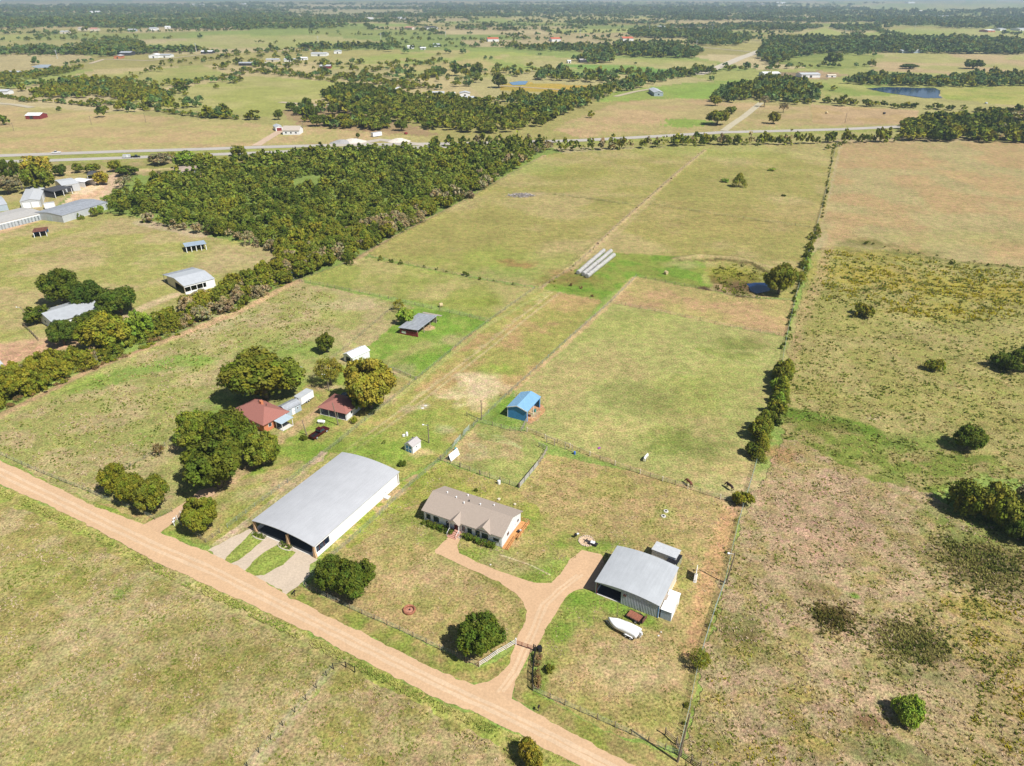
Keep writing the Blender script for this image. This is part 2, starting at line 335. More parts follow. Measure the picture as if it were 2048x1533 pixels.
# pinkish holding paddock, horse pasture
poly([(1273, 553), (1390, 577), (1480, 598), (1590, 602), (1572, 672), (1440, 650), (1340, 628), (1222, 606)], C(194, 162, 116), C(182, 168, 104), 12, 1, .3, .15)
poly([(1222, 606), (1340, 628), (1440, 650), (1570, 672), (1560, 760), (1520, 900), (1490, 985), (1300, 950), (1180, 912), (1054, 862), (1052, 840), (1030, 800), (1030, 775)], C(172, 174, 102), C(182, 172, 110), 16, 1, .3, .2)
blob(1230, 650, 22, 12, C(160, 174, 84), .5, sc=8); blob(1370, 800, 14, 14, C(148, 156, 72), .6, sc=5); blob(1280, 800, 10, 10, C(140, 146, 78), .6, sc=4)
blob(1335, 880, 7, 7, C(120, 148, 50), .8, sc=2); blob(1395, 895, 9, 7, C(128, 142, 66), .7, sc=3); blob(1450, 760, 12, 12, C(156, 168, 80), .5); stroke([(1405, 700), (1470, 715), (1500, 712)], 2.2, C(132, 150, 62), .6, 2)
blob(1220, 860, 14, 7, C(196, 178, 118), .5); blob(1460, 940, 8, 6, C(190, 172, 112), .6); blob(1480, 690, 9, 5, C(128, 142, 62), .7, sc=3)
stroke([(1060, 866), (1180, 910), (1300, 950), (1420, 985)], 1.2, C(196, 168, 112), .5, .8)
poly([(1054, 848), (1060, 815), (1082, 808), (1092, 820), (1080, 838), (1062, 850)], C(216, 160, 116), C(190, 170, 140), 3, 1, .3, .1)
stroke([(1030, 778), (1215, 612), (1268, 556)], 1.1, C(206, 176, 128), .9, .4)
# the lane
poly([(1085, 578), (1205, 602), (1130, 685), (1030, 780), (1005, 805), (955, 842), (880, 920), (800, 960), (680, 910), (560, 1000), (620, 930), (780, 795), (830, 760), (975, 642)], C(168, 166, 86), C(192, 164, 108), 10, 1, .4, .25)
for dx in (0, 16): stroke([(1105+dx, 585), (1040+dx, 635), (960+dx, 700), (880+dx, 762), (800+dx*1.2, 822), (720+dx*1.2, 880), (630+dx, 950)], .42, C(204, 186, 140), .7, .3)
stroke([(1100, 582), (1050, 622), (1010, 655), (900, 742), (830, 795)], .5, C(208, 192, 148), .5, .4, .5); stroke([(1095, 582), (975, 650), (835, 765), (700, 860), (580, 965)], .9, C(176, 180, 106), .7, .4)
blob(960, 762, 6.5, 6, C(226, 204, 162), .95, sc=2.2, hard=.5); blob(955, 785, 6, 7, C(226, 206, 166), .95, sc=2.2); blob(905, 790, 5, 2.5, C(222, 200, 158), .8, sc=2); blob(1000, 775, 4, 2.5, C(222, 198, 156), .8, sc=2); blob(920, 752, 2.5, 2, C(222, 202, 160), .8, sc=2); blob(962, 810, 2.5, 4, C(216, 192, 146), .8)
blob(990, 740, 6, 4, C(138, 172, 52), .6); blob(790, 900, 16, 9, C(132, 168, 50), .75, sc=5); blob(850, 850, 9, 8, C(140, 168, 60), .6, sc=5); blob(1010, 815, 4.5, 6, C(118, 164, 40), .85); blob(700, 915, 9, 5, C(124, 166, 42), .6)
blob(815, 818, 1.9, 1.6, C(196, 182, 136), .8); blob(845, 815, 1.1, .8, C(208, 196, 160), .9); blob(850, 811, 1.1, .8, C(208, 196, 160), .9); blob(895, 858, 2.5, 2, C(190, 186, 140), .6)
blob(840, 905, 3, 1.5, C(206, 182, 130), .8)
# little paddock
poly([(955, 847), (1053, 864), (1095, 905), (1038, 976), (882, 921)], C(160, 168, 90), C(188, 168, 116), 7, 1, .2, .2)
stroke([(955, 851), (930, 880), (905, 908)], .5, C(200, 180, 120), .8, .3)
for i, (a, b) in enumerate([(958, 868), (968, 874), (978, 880)]): stroke([(a, b), (a+50, b+6+i*2), (a+75, b+22+i)], .35, C(186, 194, 130), .6, .3, .4)
for r_ in (1.6, 2.3, 3.0, 3.7):
    cxy = g(944, 903); PATCH.append(('S', [(cxy[0]+r_*math.cos(t), cxy[1]+r_*math.sin(t)) for t in np.linspace(-2.4, 1.9, 14)], .22, C(190, 186, 140), .55, .15, .2, 'w'))
for i in range(9): stroke([(965+i*6, 898), (968+i*6, 915)], .25, C(186, 178, 128), .35, .2, .4)
# the yard round the white house
poly([(880, 924), (1038, 978), (1095, 908), (1300, 952), (1420, 990), (1484, 1008), (1460, 1120), (1410, 1290), (1362, 1500), (1230, 1470), (1068, 1382), (1080, 1300), (1030, 1290), (958, 1334), (800, 1262), (612, 1176), (650, 1120)], C(188, 166, 110), C(172, 164, 92), 6, 1, .3, .3)
poly([(800, 985), (880, 926), (1000, 965), (1040, 985), (1100, 1030), (1060, 1050), (840, 1010), (790, 1030), (700, 1100), (690, 1080)], C(160, 166, 72), C(182, 166, 100), 5, .8, .6, .25)
blob(830, 1040, 9, 3.5, C(138, 162, 60), .7); blob(870, 1078, 6, 3, C(132, 158, 58), .8); blob(960, 1112, 8, 3, C(138, 162, 60), .9, hard=.5); blob(1040, 1140, 8, 4, C(146, 160, 66), .7); blob(1090, 1150, 4, 5, C(128, 160, 50), .85); blob(1060, 1050, 4, 4, C(142, 162, 62), .7)
blob(1130, 1090, 4, 3, C(130, 160, 50), .8); blob(1200, 1092, 7, 2.2, C(120, 160, 44), .85); blob(1020, 1125, 6, 3, C(192, 172, 128), .6); blob(770, 1080, 6, 6, C(180, 170, 110), .5)
blob(1150, 1225, 5, 6, C(128, 160, 52), .8, sc=3); blob(1170, 1190, 5, 2.5, C(120, 160, 44), .8); blob(1240, 1220, 9, 1.8, C(120, 160, 44), .85, rot=-.4); blob(1300, 1245, 4, 1.5, C(122, 158, 46), .8, rot=-.4)
blob(1120, 1270, 2.5, 4, C(122, 160, 44), .8); blob(1330, 1025, 1.7, 2.3, C(118, 160, 44), .85); blob(1354, 1045, 1, .9, C(128, 162, 50), .7); blob(1300, 1060, 5, 2.5, C(156, 160, 76), .5)
blob(1350, 1030, 15, 10, C(200, 168, 122), .45, sc=6); blob(860, 1150, 9, 5, C(196, 172, 128), .5); blob(720, 1210, 6, 2, C(196, 166, 122), .7, rot=-.4); blob(1250, 1340, 8, 6, C(196, 174, 134), .6, sc=3); blob(1310, 1420, 8, 3, C(150, 156, 70), .6, sc=3)
blob(860, 1195, 4, 3, C(152, 160, 76), .5, sc=2); blob(1100, 1330, 1.6, 2, C(122, 158, 48), .8); blob(1070, 1380, 1.5, 1.5, C(128, 160, 50), .8); blob(1080, 1350, 1.2, 4, C(122, 158, 48), .7)
stroke([(1455, 1020), (1440, 1080), (1420, 1140), (1405, 1200), (1395, 1250), (1380, 1310)], 1.4, C(208, 166, 118), .85, 1.1); stroke([(1470, 1015), (1448, 1090), (1432, 1150)], 1.2, C(206, 164, 116), .7, 1)
blob(1368, 1150, 1.6, 6, C(158, 162, 80), .7, sc=3); blob(980, 905, 1, 1, TAN, .0)
stroke([(1000, 1110), (1060, 1130), (1100, 1150)], .14, C(220, 208, 170), .7, .1); stroke([(990, 1040), (1100, 1060), (1140, 1075)], .5, C(150, 162, 72), .5, .5)
stroke([(1045, 1222), (1052, 1240), (1048, 1258)], 1.1, C(142, 150, 66), .7, .4); stroke([(900, 1110), (960, 1145), (1010, 1180)], .7, C(146, 150, 70), .6, .4)
# by the long building
poly([(540, 1140), (612, 1178), (800, 1264), (958, 1336), (1000, 1325), (1030, 1292), (1020, 1325), (995, 1355), (946, 1371), (885, 1346), (775, 1292), (640, 1225), (560, 1185)], C(176, 162, 96), C(150, 162, 68), 4, 1, .3, .35)
poly([(1060, 1310), (1066, 1384), (1230, 1472), (1362, 1515), (1440, 1600), (1330, 1600), (1159, 1474), (1071, 1427), (1024, 1394), (1035, 1355)], C(174, 160, 98), C(152, 160, 70), 4, 1, .3, .35)
poly([(420, 1095), (505, 1018), (585, 958), (640, 905), (660, 905), (520, 1040), (455, 1090)], C(204, 182, 150), C(170, 164, 110), 4, 1, .5, .1)
poly([(500, 1060), (560, 1000), (665, 905), (680, 908), (640, 945), (520, 1060)], C(176, 170, 100), None, 4, 1, .3, .1)
poly([(180, 1003), (345, 1025), (400, 985), (560, 960), (590, 962), (420, 1094), (320, 1065), (289, 1050)], C(158, 162, 78), C(184, 166, 104), 4, 1, .3, .3)
poly([(640, 1118), (665, 1090), (800, 965), (880, 925), (650, 1125), (640, 1160)], C(158, 172, 60), C(200, 174, 124), 3.5, 1, .3, .2)
poly([(-30, 905), (180, 1005), (237, 1020), (289, 1048), (289, 1056), (180, 1012), (-30, 918)], C(142, 164, 60), C(170, 168, 96), 5, 1, .3, .4)
blob(360, 1075, 7, 1.5, C(128, 162, 48), .7, rot=-.4); stroke([(424, 985), (500, 935), (560, 880), (620, 835), (670, 800), (700, 790)], 1.7, C(204, 172, 130), .8, 1); stroke([(470, 970), (560, 945), (600, 930)], 1.6, C(196, 170, 130), .5, 1)
blob(545, 975, 9, 3, C(196, 172, 140), .6, rot=.5); blob(655, 775, 4, 2, C(206, 176, 140), .8); blob(775, 800, 3, 3, C(200, 174, 134), .7)
# road side and the two fields in front
poly([(-60, 940), (180, 1050), (303, 1118), (580, 1245), (751, 1333), (880, 1399), (1036, 1467), (1180, 1540), (1300, 1600), (1100, 1600), (940, 1500), (700, 1360), (500, 1250), (300, 1150), (180, 1090), (-60, 985)], C(166, 176, 80), C(180, 174, 98), 4, 1, .5, .4)
poly([(-60, 975), (180, 1080), (300, 1145), (500, 1245), (670, 1335), (640, 1370), (500, 1533), (440, 1620), (-400, 1620), (-400, 900)], C(192, 176, 124), C(172, 164, 92), 4.5, 1, .5, .6, .42, .6)
poly([(680, 1335), (760, 1370), (900, 1440), (1040, 1510), (1180, 1600), (1180, 1640), (430, 1640), (500, 1540), (560, 1470)], C(184, 166, 118), C(164, 158, 84), 4, 1, .4, .45)
stroke([(655, 1345), (590, 1425), (505, 1533), (470, 1590)], 1., C(204, 188, 150), .6, .6); stroke([(300, 1130), (500, 1235), (640, 1305), (680, 1330)], 1.4, C(196, 180, 134), .5, 1)
blob(244, 1187, 1.8, 1.8, C(130, 170, 50), .85, sc=1.2); blob(320, 1230, 16, 8, STRAW, .3); blob(100, 1420, 12, 12, C(198, 184, 136), .4); blob(60, 1160, 12, 6, C(162, 168, 74), .6, sc=5); blob(380, 1300, 12, 8, C(150, 146, 72), .45, sc=2.5); blob(560, 1320, 10, 5, C(146, 146, 70), .5, sc=2.5); blob(120, 1500, 10, 6, C(158, 168, 66), .5, sc=3)
# the rough fields on the right
poly([(1684, 284), (2300, 284), (2500, 520), (2048, 535), (1900, 520), (1780, 502), (1655, 490), (1650, 440)], C(190, 162, 114), C(182, 168, 116), 22, 1, .8, .45)
blob(1920, 480, 40, 14, C(176, 172, 104), .5, sc=12); blob(1800, 292, 60, 20, C(176, 158, 110), .5, sc=20)
poly([(1655, 490), (1780, 502), (1900, 520), (2048, 535), (2600, 560), (3000, 900), (2600, 980), (1860, 905), (1740, 850), (1578, 822), (1560, 830), (1578, 700), (1600, 600), (1630, 500)], C(172, 168, 92), C(184, 174, 108), 10, 1, .8, 1.)
for a, b, rx, ry in ((1720, 545, 20, 14), (1800, 560, 24, 14), (1960, 580, 24, 12), (2030, 590, 20, 8), (1870, 620, 16, 9), (1760, 510, 20, 8)): blob(a, b, rx, ry, YEL, .42, sc=2.5)
stroke([(1640, 500), (1780, 506), (1900, 522), (2060, 540)], 1.6, C(110, 112, 58), .6, 1.5, .4); blob(1740, 488, 12, 7, C(124, 122, 60), .8, sc=3); blob(1820, 506, 14, 6, C(120, 124, 66), .7, sc=3)
stroke([(1660, 480), (1640, 560), (1600, 640), (1580, 720)], 2.2, C(200, 172, 124), .6, 1.2); stroke([(1690, 640), (1860, 700), (2060, 770)], 1.4, C(136, 134, 70), .5, 1.6, .4); stroke([(1700, 615), (1860, 690), (2000, 730)], 1.3, C(140, 138, 74), .4, 1.6, .5)
poly([(1560, 830), (1578, 822), (1740, 850), (1860, 900), (2600, 960), (2600, 1040), (2048, 960), (1960, 950), (1870, 990), (1740, 960), (1640, 905), (1570, 880)], C(138, 156, 62), C(178, 168, 104), 4.5, 1, .8, 1.)
stroke([(1580, 825), (1650, 838), (1740, 862)], 3, C(104, 144, 34), .8, 1.2); blob(1845, 885, 12, 4, C(124, 160, 50), .7, sc=3); blob(1650, 855, 6, 3, C(116, 116, 44), .6); blob(1747, 836, 1.4, 1, C(216, 192, 160), .9)
poly([(1570, 878), (1640, 903), (1740, 958), (1870, 990), (1900, 1030), (2048, 1080), (2900, 1250), (2900, 2000), (1330, 2000), (1362, 1510), (1410, 1295), (1460, 1120), (1495, 1010)], C(200, 176, 136), C(184, 168, 108), 3.2, 1, .8, 1., .44, .62)
blob(1620, 1000, 18, 12, C(202, 168, 142), .6, sc=5); blob(1640, 1090, 14, 8, C(204, 166, 140), .6, sc=5); blob(1560, 910, 5, 5, C(176, 138, 92), .8, sc=2)
blob(1980, 1130, 11, 8, DARK, .88, sc=3, rot=-.3, hard=.4); blob(1825, 1285, 6.5, 4.5, DARK, .92, sc=2.5, rot=-.3, hard=.6); blob(1665, 1235, 3.5, 3, C(112, 100, 52), .92, sc=2, hard=.4); blob(1630, 1180, 3, 2, C(140, 120, 66), .6, sc=2); blob(1490, 1270, 4, 2.4, C(120, 104, 56), .8, sc=2); blob(1735, 1440, 3, 1.6, C(140, 108, 66), .7, sc=1.5)
blob(1480, 1240, 4, 3, C(130, 140, 66), .7, sc=2); blob(1500, 1310, 5, 3, C(140, 146, 66), .6, sc=2); blob(1800, 1340, 7, 3, C(140, 146, 80), .6, sc=2); blob(1770, 1500, 6, 2, C(140, 150, 84), .8, sc=2); blob(1420, 1470, 3, 5, C(146, 146, 66), .6, sc=2)
for a, b, rx, ry in ((1990, 1260, 9, 7), (2030, 1330, 7, 8), (1930, 1215, 5, 3), (2020, 1480, 6, 4), (1450, 1405, 3, 2), (1500, 1390, 2.5, 1.6), (1620, 1390, 3, 1.6), (1690, 1350, 2, 1.2), (1650, 1480, 5, 2), (1480, 1305, 2.5, 1.5)): blob(a, b, rx, ry, YEL, .3, sc=1.3)
blob(1710, 1192, .9, .8, C(120, 166, 46), .9); blob(1980, 1060, 14, 5, C(134, 158, 62), .7, sc=3); blob(1905, 1030, 8, 4, C(138, 156, 66), .7, sc=3)
blob(1480, 362, 4, 3, C(150, 176, 70), .7)
# relief: pond bank, ditches (polyline px, half width m, height m)
RELIEF = [([(1358, 521), (1400, 516), (1470, 520), (1530, 537), (1560, 552)], 4.0, 1.3), ([(1415, 585), (1450, 596), (1520, 603), (1580, 606)], 3., .7),
          ([(-60, 962), (180, 1068), (300, 1132), (500, 1232), (700, 1335), (940, 1462), (1100, 1545)], 1.6, -.25),
          ([(1085, 576), (1232, 455), (1410, 300)], 1.3, .35), ([(0, 835), (330, 684), (590, 566), (700, 528), (930, 404), (1090, 312)], 2.2, .5)]

def make_ground():
    a = np.radians(np.arange(-42, 42.01, .075)); ac = np.radians(np.concatenate([np.arange(-177, -42, 5), np.arange(47, 180, 5)]))
    ang = np.sort(np.concatenate([a, ac])); na = len(ang)
    inv = np.linspace(1/58., 1/9000., 1020); r = np.concatenate([[.01, 15, 30, 45], 1/inv, [11000, 14000, 20000, 30000, 45000]]); nr = len(r)
    R, A = np.meshgrid(r, ang, indexing='ij'); x = (R*np.sin(A)).ravel(); y = (R*np.cos(A)).ravel(); Rr = R.ravel()
    z = hz(x, y); n = len(x)
    # fields nobody drew: a patchwork of plots
    wx = x+60*(fbm(x/300, y/300, 5, 2)-.5); wy = y+60*(fbm(x/300, y/300, 6, 2)-.5)
    ca, sa = math.cos(.22), math.sin(.22); u = wx*ca+wy*sa; v = -wx*sa+wy*ca
    row = np.floor(v/260); colm = np.floor((u+row*173)/330); h1 = hsh(colm, row, 3); h2 = hsh(colm, row, 4)
    pal = np.array([C(166, 176, 90), C(178, 174, 106), C(150, 168, 78), C(192, 176, 126), C(172, 166, 96), C(186, 178, 120), C(140, 166, 76), C(196, 180, 136)])
    col = pal[(h1*7.99).astype(int)]*(.9+.2*h2)[:, None]
    tf = np.full(n, .35)
    X = x; Y = y; vis = Y > 20
    for p in PATCH:
        if p[0] == 'P':
            _, pts, c1, c2, sc, amt, jit, tuft, lo, hi = p; wp = W(pts)
            xs = [q[0] for q in wp]; ys = [q[1] for q in wp]
            idx = np.nonzero(vis & (X > min(xs)-6) & (X < max(xs)+6) & (Y > min(ys)-6) & (Y < max(ys)+6))[0]
            if not len(idx): continue
            xx, yy = X[idx], Y[idx]; jj = jit*2
            m = inside(wp, xx+jj*(fbm(xx/2.2, yy/2.2, 21, 2)-.5)*2, yy+jj*(fbm(xx/2.2, yy/2.2, 22, 2)-.5)*2); idx = idx[m]; xx, yy = xx[m], yy[m]
            t = (sst(lo, hi, fbm(xx/sc, yy/sc, 31, 5))*amt)[:, None]
            col[idx] = np.array(c1)*(1-t)+np.array(c2)*t; tf[idx] = tuft
        elif p[0] == 'S':
            _, pts, wd, c, st, jit, brk = p[:7]; wp = pts if len(p) > 7 else W(pts)
            xs = [q[0] for q in wp]; ys = [q[1] for q in wp]; mg = wd*2+jit*2+2
            idx = np.nonzero(vis & (X > min(xs)-mg) & (X < max(xs)+mg) & (Y > min(ys)-mg) & (Y < max(ys)+mg))[0]
            if not len(idx): continue
            xx, yy = X[idx], Y[idx]; d = seg_dist(wp, xx, yy)+jit*(fbm(xx/1.8, yy/1.8, 41, 3)-.5)*2
            t = (1-sst(wd*.6, wd*1.4, d))*st
            if brk: t = t*sst(brk*.8, brk*.8+.25, fbm(xx/3, yy/3, 43, 3))
            col[idx] = col[idx]*(1-t)[:, None]+np.array(c)*t[:, None]
        else:
            _, (a_, b_), rx, ry, c, st, rot, tuft, sc, hard = p; cx, cy = g(a_, b_); mg = 1.9*max(rx, ry)
            idx = np.nonzero((np.abs(X-cx) < mg) & (np.abs(Y-cy) < mg))[0]
            if not len(idx): continue
            xx, yy = X[idx], Y[idx]; dx, dy = xx-cx, yy-cy; cr, sr = math.cos(rot), math.sin(rot)
            q = np.hypot((dx*cr+dy*sr)/rx, (-dx*sr+dy*cr)/ry); no = fbm(xx/sc, yy/sc, 51, 4)
            q = q+(no-.5)*(1.6 if not hard else .5); w_ = .55*(1-hard)+.08
            t = (1-sst(.9-w_, .9+w_, q))*st
            col[idx] = col[idx]*(1-t)[:, None]+np.array(c)*t[:, None]
    lum = col@np.array([.25, .65, .1]); ref = np.array(C(186, 172, 126)); ref = ref/(ref@np.array([.25, .65, .1])); mixf = (.17+.12*sst(500, 1100, Rr))[:, None]; col = col*(1-mixf)+lum[:, None]*ref*mixf
    near = Rr < 700; xx, yy = x[near], y[near]
    k = (.93+.14*fbm(xx/3.1, yy/3.1, 61, 4))*(.95+.1*fbm(xx/18, yy/18, 62, 3)); col[near] *= k[:, None]
    s = (fbm(xx/1.1, yy/1.1, 63, 3)-.5)*.28; col[near] *= np.stack([1+s, 1-s*.1, 1+s*1.2], 1)
    far = ~near; k = .86+.28*fbm(x[far]/40, y[far]/40, 64, 4); col[far] *= k[:, None]
    for pts, wd, h in RELIEF:
        wp = W(pts); xs = [q[0] for q in wp]; ys = [q[1] for q in wp]
        idx = np.nonzero((X > min(xs)-wd*3) & (X < max(xs)+wd*3) & (Y > min(ys)-wd*3) & (Y < max(ys)+wd*3))[0]
        d = seg_dist(wp, X[idx], Y[idx]); z[idx] += h*np.exp(-(d/wd)**2*1.5)
    vv = np.stack([x, y, z], 1); i = np.arange(nr-1)[:, None]*na; j = np.arange(na)[None, :]; j2 = (j+1) % na
    f = np.stack([i+j, i+na+j, i+na+j2, i+j2], -1).reshape(-1, 4)[:, ::-1]

    me = mesh_np('ground', vv, f, col, tf, smooth=True)
    return struct(link('ground', me, attr_mat('ground_grass', fine=1., bump=.55)))
make_ground()

# ---------------------------------------------------------------- roads, drives, water: sheets a little above the ground
def ribbon(name, pts, wd, col, z=.02, step=1.5, jit=.35, m=None, px=True, nc=7, kind='structure', fine=.45):
    wp = W(pts) if px else pts
    if not isinstance(wd, (list, tuple)): wd = [wd]*len(wp)
    P = []; WD = []
    for i in range(len(wp)-1):
        a, b = Vector(wp[i]), Vector(wp[i+1]); n = max(1, int((b-a).length/step))
        for k in range(n): P.append(a.lerp(b, k/n)); WD.append(wd[i]+(wd[i+1]-wd[i])*k/n)
    P.append(Vector(wp[-1])); WD.append(wd[-1]); V = []; Cc = []
    for i, p in enumerate(P):
        d = (P[min(i+3, len(P)-1)]-P[max(i-3, 0)]).normalized(); nn = Vector((-d.y, d.x))
        for k in range(nc):
            s = (k/(nc-1)-.5)*2; e = WD[i]/2*s
            if abs(s) > .99: e += (float(fbm(p.x/1.7, p.y/1.7, 71 if s > 0 else 72, 3))-.5)*2*jit
            q = p+nn*e; V.append((q.x, q.y, z+gz(q.x, q.y)))
            t = .92+.16*float(fbm(q.x/2, q.y/6, 73, 2)); Cc.append(tuple(c*t for c in col))
    n = len(P); f = [(i*nc+k, i*nc+k+1, (i+1)*nc+k+1, (i+1)*nc+k) for i in range(n-1) for k in range(nc-1)]
    me = mesh_np(name, V, [q[::-1] for q in f], Cc, np.full(len(V), .12), smooth=True)
    o = link(name, me, m or attr_mat('gravel', fine=.2, tint=False, bump=.1)); o['kind'] = kind; return o
def sheet(name, pts, col, z=.016, m=None, jit=.25, px=True, kind='structure', seed=0):
    wp = W(pts) if px else pts; out = []
    for i in range(len(wp)):
        a, b = Vector(wp[i]), Vector(wp[(i+1) % len(wp)]); n = max(1, int((b-a).length/.5))
        for k in range(n):
            p = a.lerp(b, k/n); out.append((p.x+(float(fbm(p.x/1.3, p.y/1.3, 81+seed, 3))-.5)*2*jit, p.y+(float(fbm(p.x/1.3, p.y/1.3, 82+seed, 3))-.5)*2*jit))
    bm = bmesh.new(); vs = [bm.verts.new((x, y, z+gz(x, y))) for x, y in out]; bm.faces.new(vs); bmesh.ops.triangulate(bm, faces=bm.faces[:])
    bmesh.ops.recalc_face_normals(bm, faces=bm.faces)
    me = bpy.data.meshes.new(name); bm.to_mesh(me); bm.free()
    if me.polygons[0].normal.z < 0: me.flip_normals()
    a = me.attributes.new('col', 'FLOAT_COLOR', 'POINT'); c4 = np.tile(np.array([*col, 1.], np.float32), (len(me.vertices), 1)); a.data.foreach_set('color', c4.ravel())
    a = me.attributes.new('tuft', 'FLOAT', 'POINT'); a.data.foreach_set('value', np.full(len(me.vertices), .12, np.float32))
    o = link(name, me, m or attr_mat('gravel', fine=.2, tint=False, bump=.1)); o['kind'] = kind; return o
RD = C(232, 194, 154)
sheet('dirt_road', [(-60, 893), (0, 922), (90, 963), (180, 1009), (237, 1031), (289, 1050), (315, 1065), (410, 1102), (490, 1140), (580, 1195), (638, 1224), (712, 1260), (775, 1292), (885, 1346), (946, 1371), (960, 1374), (990, 1385), (1022, 1397), (1071, 1427), (1159, 1474), (1268, 1533), (1420, 1610),
      (1300, 1610), (1164, 1533), (1104, 1506), (1036, 1468), (940, 1421), (880, 1400), (824, 1373), (751, 1334), (663, 1288), (580, 1246), (430, 1178), (303, 1120), (180, 1053), (90, 1008), (0, 969), (-60, 940)], RD, .04, jit=.35)
sheet('driveway', [(946, 1378), (946, 1371), (975, 1364), (995, 1353), (1019, 1326), (1030, 1288), (1041, 1263), (1051, 1241), (1053, 1226), (1048, 1206), (1031, 1187), (995, 1163), (922, 1131), (873, 1107), (870, 1100), (882, 1090), (903, 1068), (925, 1072), (914, 1092), (918, 1107),
      (957, 1126), (1015, 1149), (1068, 1166), (1103, 1166), (1121, 1149), (1140, 1120), (1164, 1100), (1203, 1110), (1215, 1140), (1192, 1182), (1169, 1178), (1147, 1183), (1130, 1197), (1115, 1222), (1093, 1257), (1077, 1290), (1060, 1309), (1030, 1364), (1024, 1400), (990, 1392)], C(231, 192, 152), .028, jit=.25)
sheet('dirt_driveway', [(280, 1052), (289, 1048), (341, 1024), (381, 996), (400, 980), (430, 975), (430, 988), (404, 1004), (355, 1039), (318, 1068), (300, 1066)], C(226, 188, 150), .028)
sheet('gravel_apron', [(416, 1100), (436, 1090), (470, 1072), (505, 1056), (520, 1064), (560, 1083), (600, 1102), (634, 1117), (618, 1132), (622, 1150), (600, 1170), (574, 1188), (540, 1170), (490, 1146), (440, 1122)], C(226, 206, 182), .022, jit=.45, seed=5)
sheet('lawn_strip', [(447, 1127), (453, 1115), (478, 1090), (505, 1063), (530, 1077), (497, 1106), (477, 1121), (458, 1129)], C(154, 166, 82), .034, m=attr_mat('ground_grass', fine=1.), jit=.2, seed=9)
sheet('lawn_strip', [(490, 1143), (505, 1125), (530, 1104), (556, 1089), (592, 1106), (567, 1129), (528, 1150), (508, 1152)], C(152, 166, 80), .034, m=attr_mat('ground_grass', fine=1.), jit=.2, seed=12)
for dy in (-6, 7):
    ribbon('wheel_track', [(-60, 916+dy), (0, 944+dy), (180, 1031+dy), (303, 1090+dy), (435, 1146+dy), (580, 1220+dy), (700, 1280+dy), (800, 1330+dy), (900, 1378+dy), (1000, 1424+dy), (1100, 1473+dy), (1216, 1533+dy), (1330, 1592+dy)], .7, C(238, 206, 170), .047, jit=.2, nc=3)
for dx in (-5, 6): ribbon('wheel_track', [(1000+dx, 1385), (1030+dx, 1345), (1050+dx, 1300), (1072+dx, 1250), (1088+dx, 1210), (1120+dx, 1180), (1160+dx, 1150)], .55, C(238, 204, 166), .036, jit=.2, nc=3)
ASPH = C(206, 198, 188)
ribbon('highway', [(-160, 318), (0, 312), (254, 303), (400, 299), (520, 295), (700, 290), (900, 288), (1145, 282), (1227, 278), (1351, 271), (1449, 265), (1540, 263), (1687, 259), (1794, 254), (2060, 246), (2200, 242)], 10.5, ASPH, .10, 6)
ribbon('highway', [(-160, 330), (0, 324), (109, 321), (305, 314), (520, 306), (700, 298), (860, 295), (1060, 290)], 9.5, ASPH, .08, 6)
ribbon('side_road', [(1395, 150), (1440, 134), (1480, 117), (1520, 102), (1560, 84)], 17, C(222, 210, 188), .2, 8)
ribbon('gravel_lane', [(1448, 262), (1462, 251), (1490, 232), (1522, 206)], 6.5, C(214, 202, 172), .12, 3)
ribbon('gravel_lane', [(512, 292), (530, 281), (548, 270), (566, 260)], 7, C(224, 196, 168), .12, 3)
ribbon('farm_lane', [(1430, 24), (1452, 12)], 14, C(214, 198, 170), .3, 20); ribbon('farm_lane', [(1400, 95), (1500, 104)], 8, C(206, 192, 164), .3, 20)
ribbon('farm_lane', [(640, 292), (700, 291), (760, 280), (860, 292)], 9, C(214, 202, 186), .12, 4)
ribbon('farm_lane', [(180, 128), (208, 119), (300, 122), (420, 108)], 8, C(214, 196, 166), .3, 10); ribbon('farm_lane', [(1000, 172), (1060, 176), (1120, 180)], 7, C(206, 190, 160), .3, 8)
ribbon('farm_lane', [(1230, 194), (1270, 184), (1305, 178)], 7, C(206, 192, 160), .3, 8); ribbon('farm_lane', [(560, 205), (640, 212), (680, 208)], 8, C(212, 196, 168), .3, 8); ribbon('farm_lane', [(-20, 206), (30, 210), (64, 216)], 8, C(212, 200, 172), .3, 8)
sheet('pond_water', [(1494, 568), (1508, 566), (1530, 566), (1544, 572), (1538, 583), (1514, 588), (1500, 582)], (.01, .03, .09), .05, m=water_mat('water_blue', (.008, .025, .08)), jit=.4)
sheet('pond_water', [(1735, 178), (1770, 175), (1870, 177), (1880, 182), (1878, 192), (1884, 197), (1850, 197), (1800, 190), (1760, 184)], (.01, .03, .08), .25, m=water_mat('water_lake', (.015, .05, .13), .12, .3), jit=3, seed=4)
sheet('pond_water', [(1018, 166), (1040, 163), (1057, 163), (1050, 170), (1025, 171)], (.1, .2, .4), .25, m=water_mat('water_pale', C(130, 170, 205), .4), jit=2, seed=6)
sheet('pond_water', [(62, 134), (80, 130), (103, 130), (95, 136), (75, 137)], (.1, .2, .4), .3, m=water_mat('water_grey', C(196, 206, 214), .4), jit=2, seed=7)
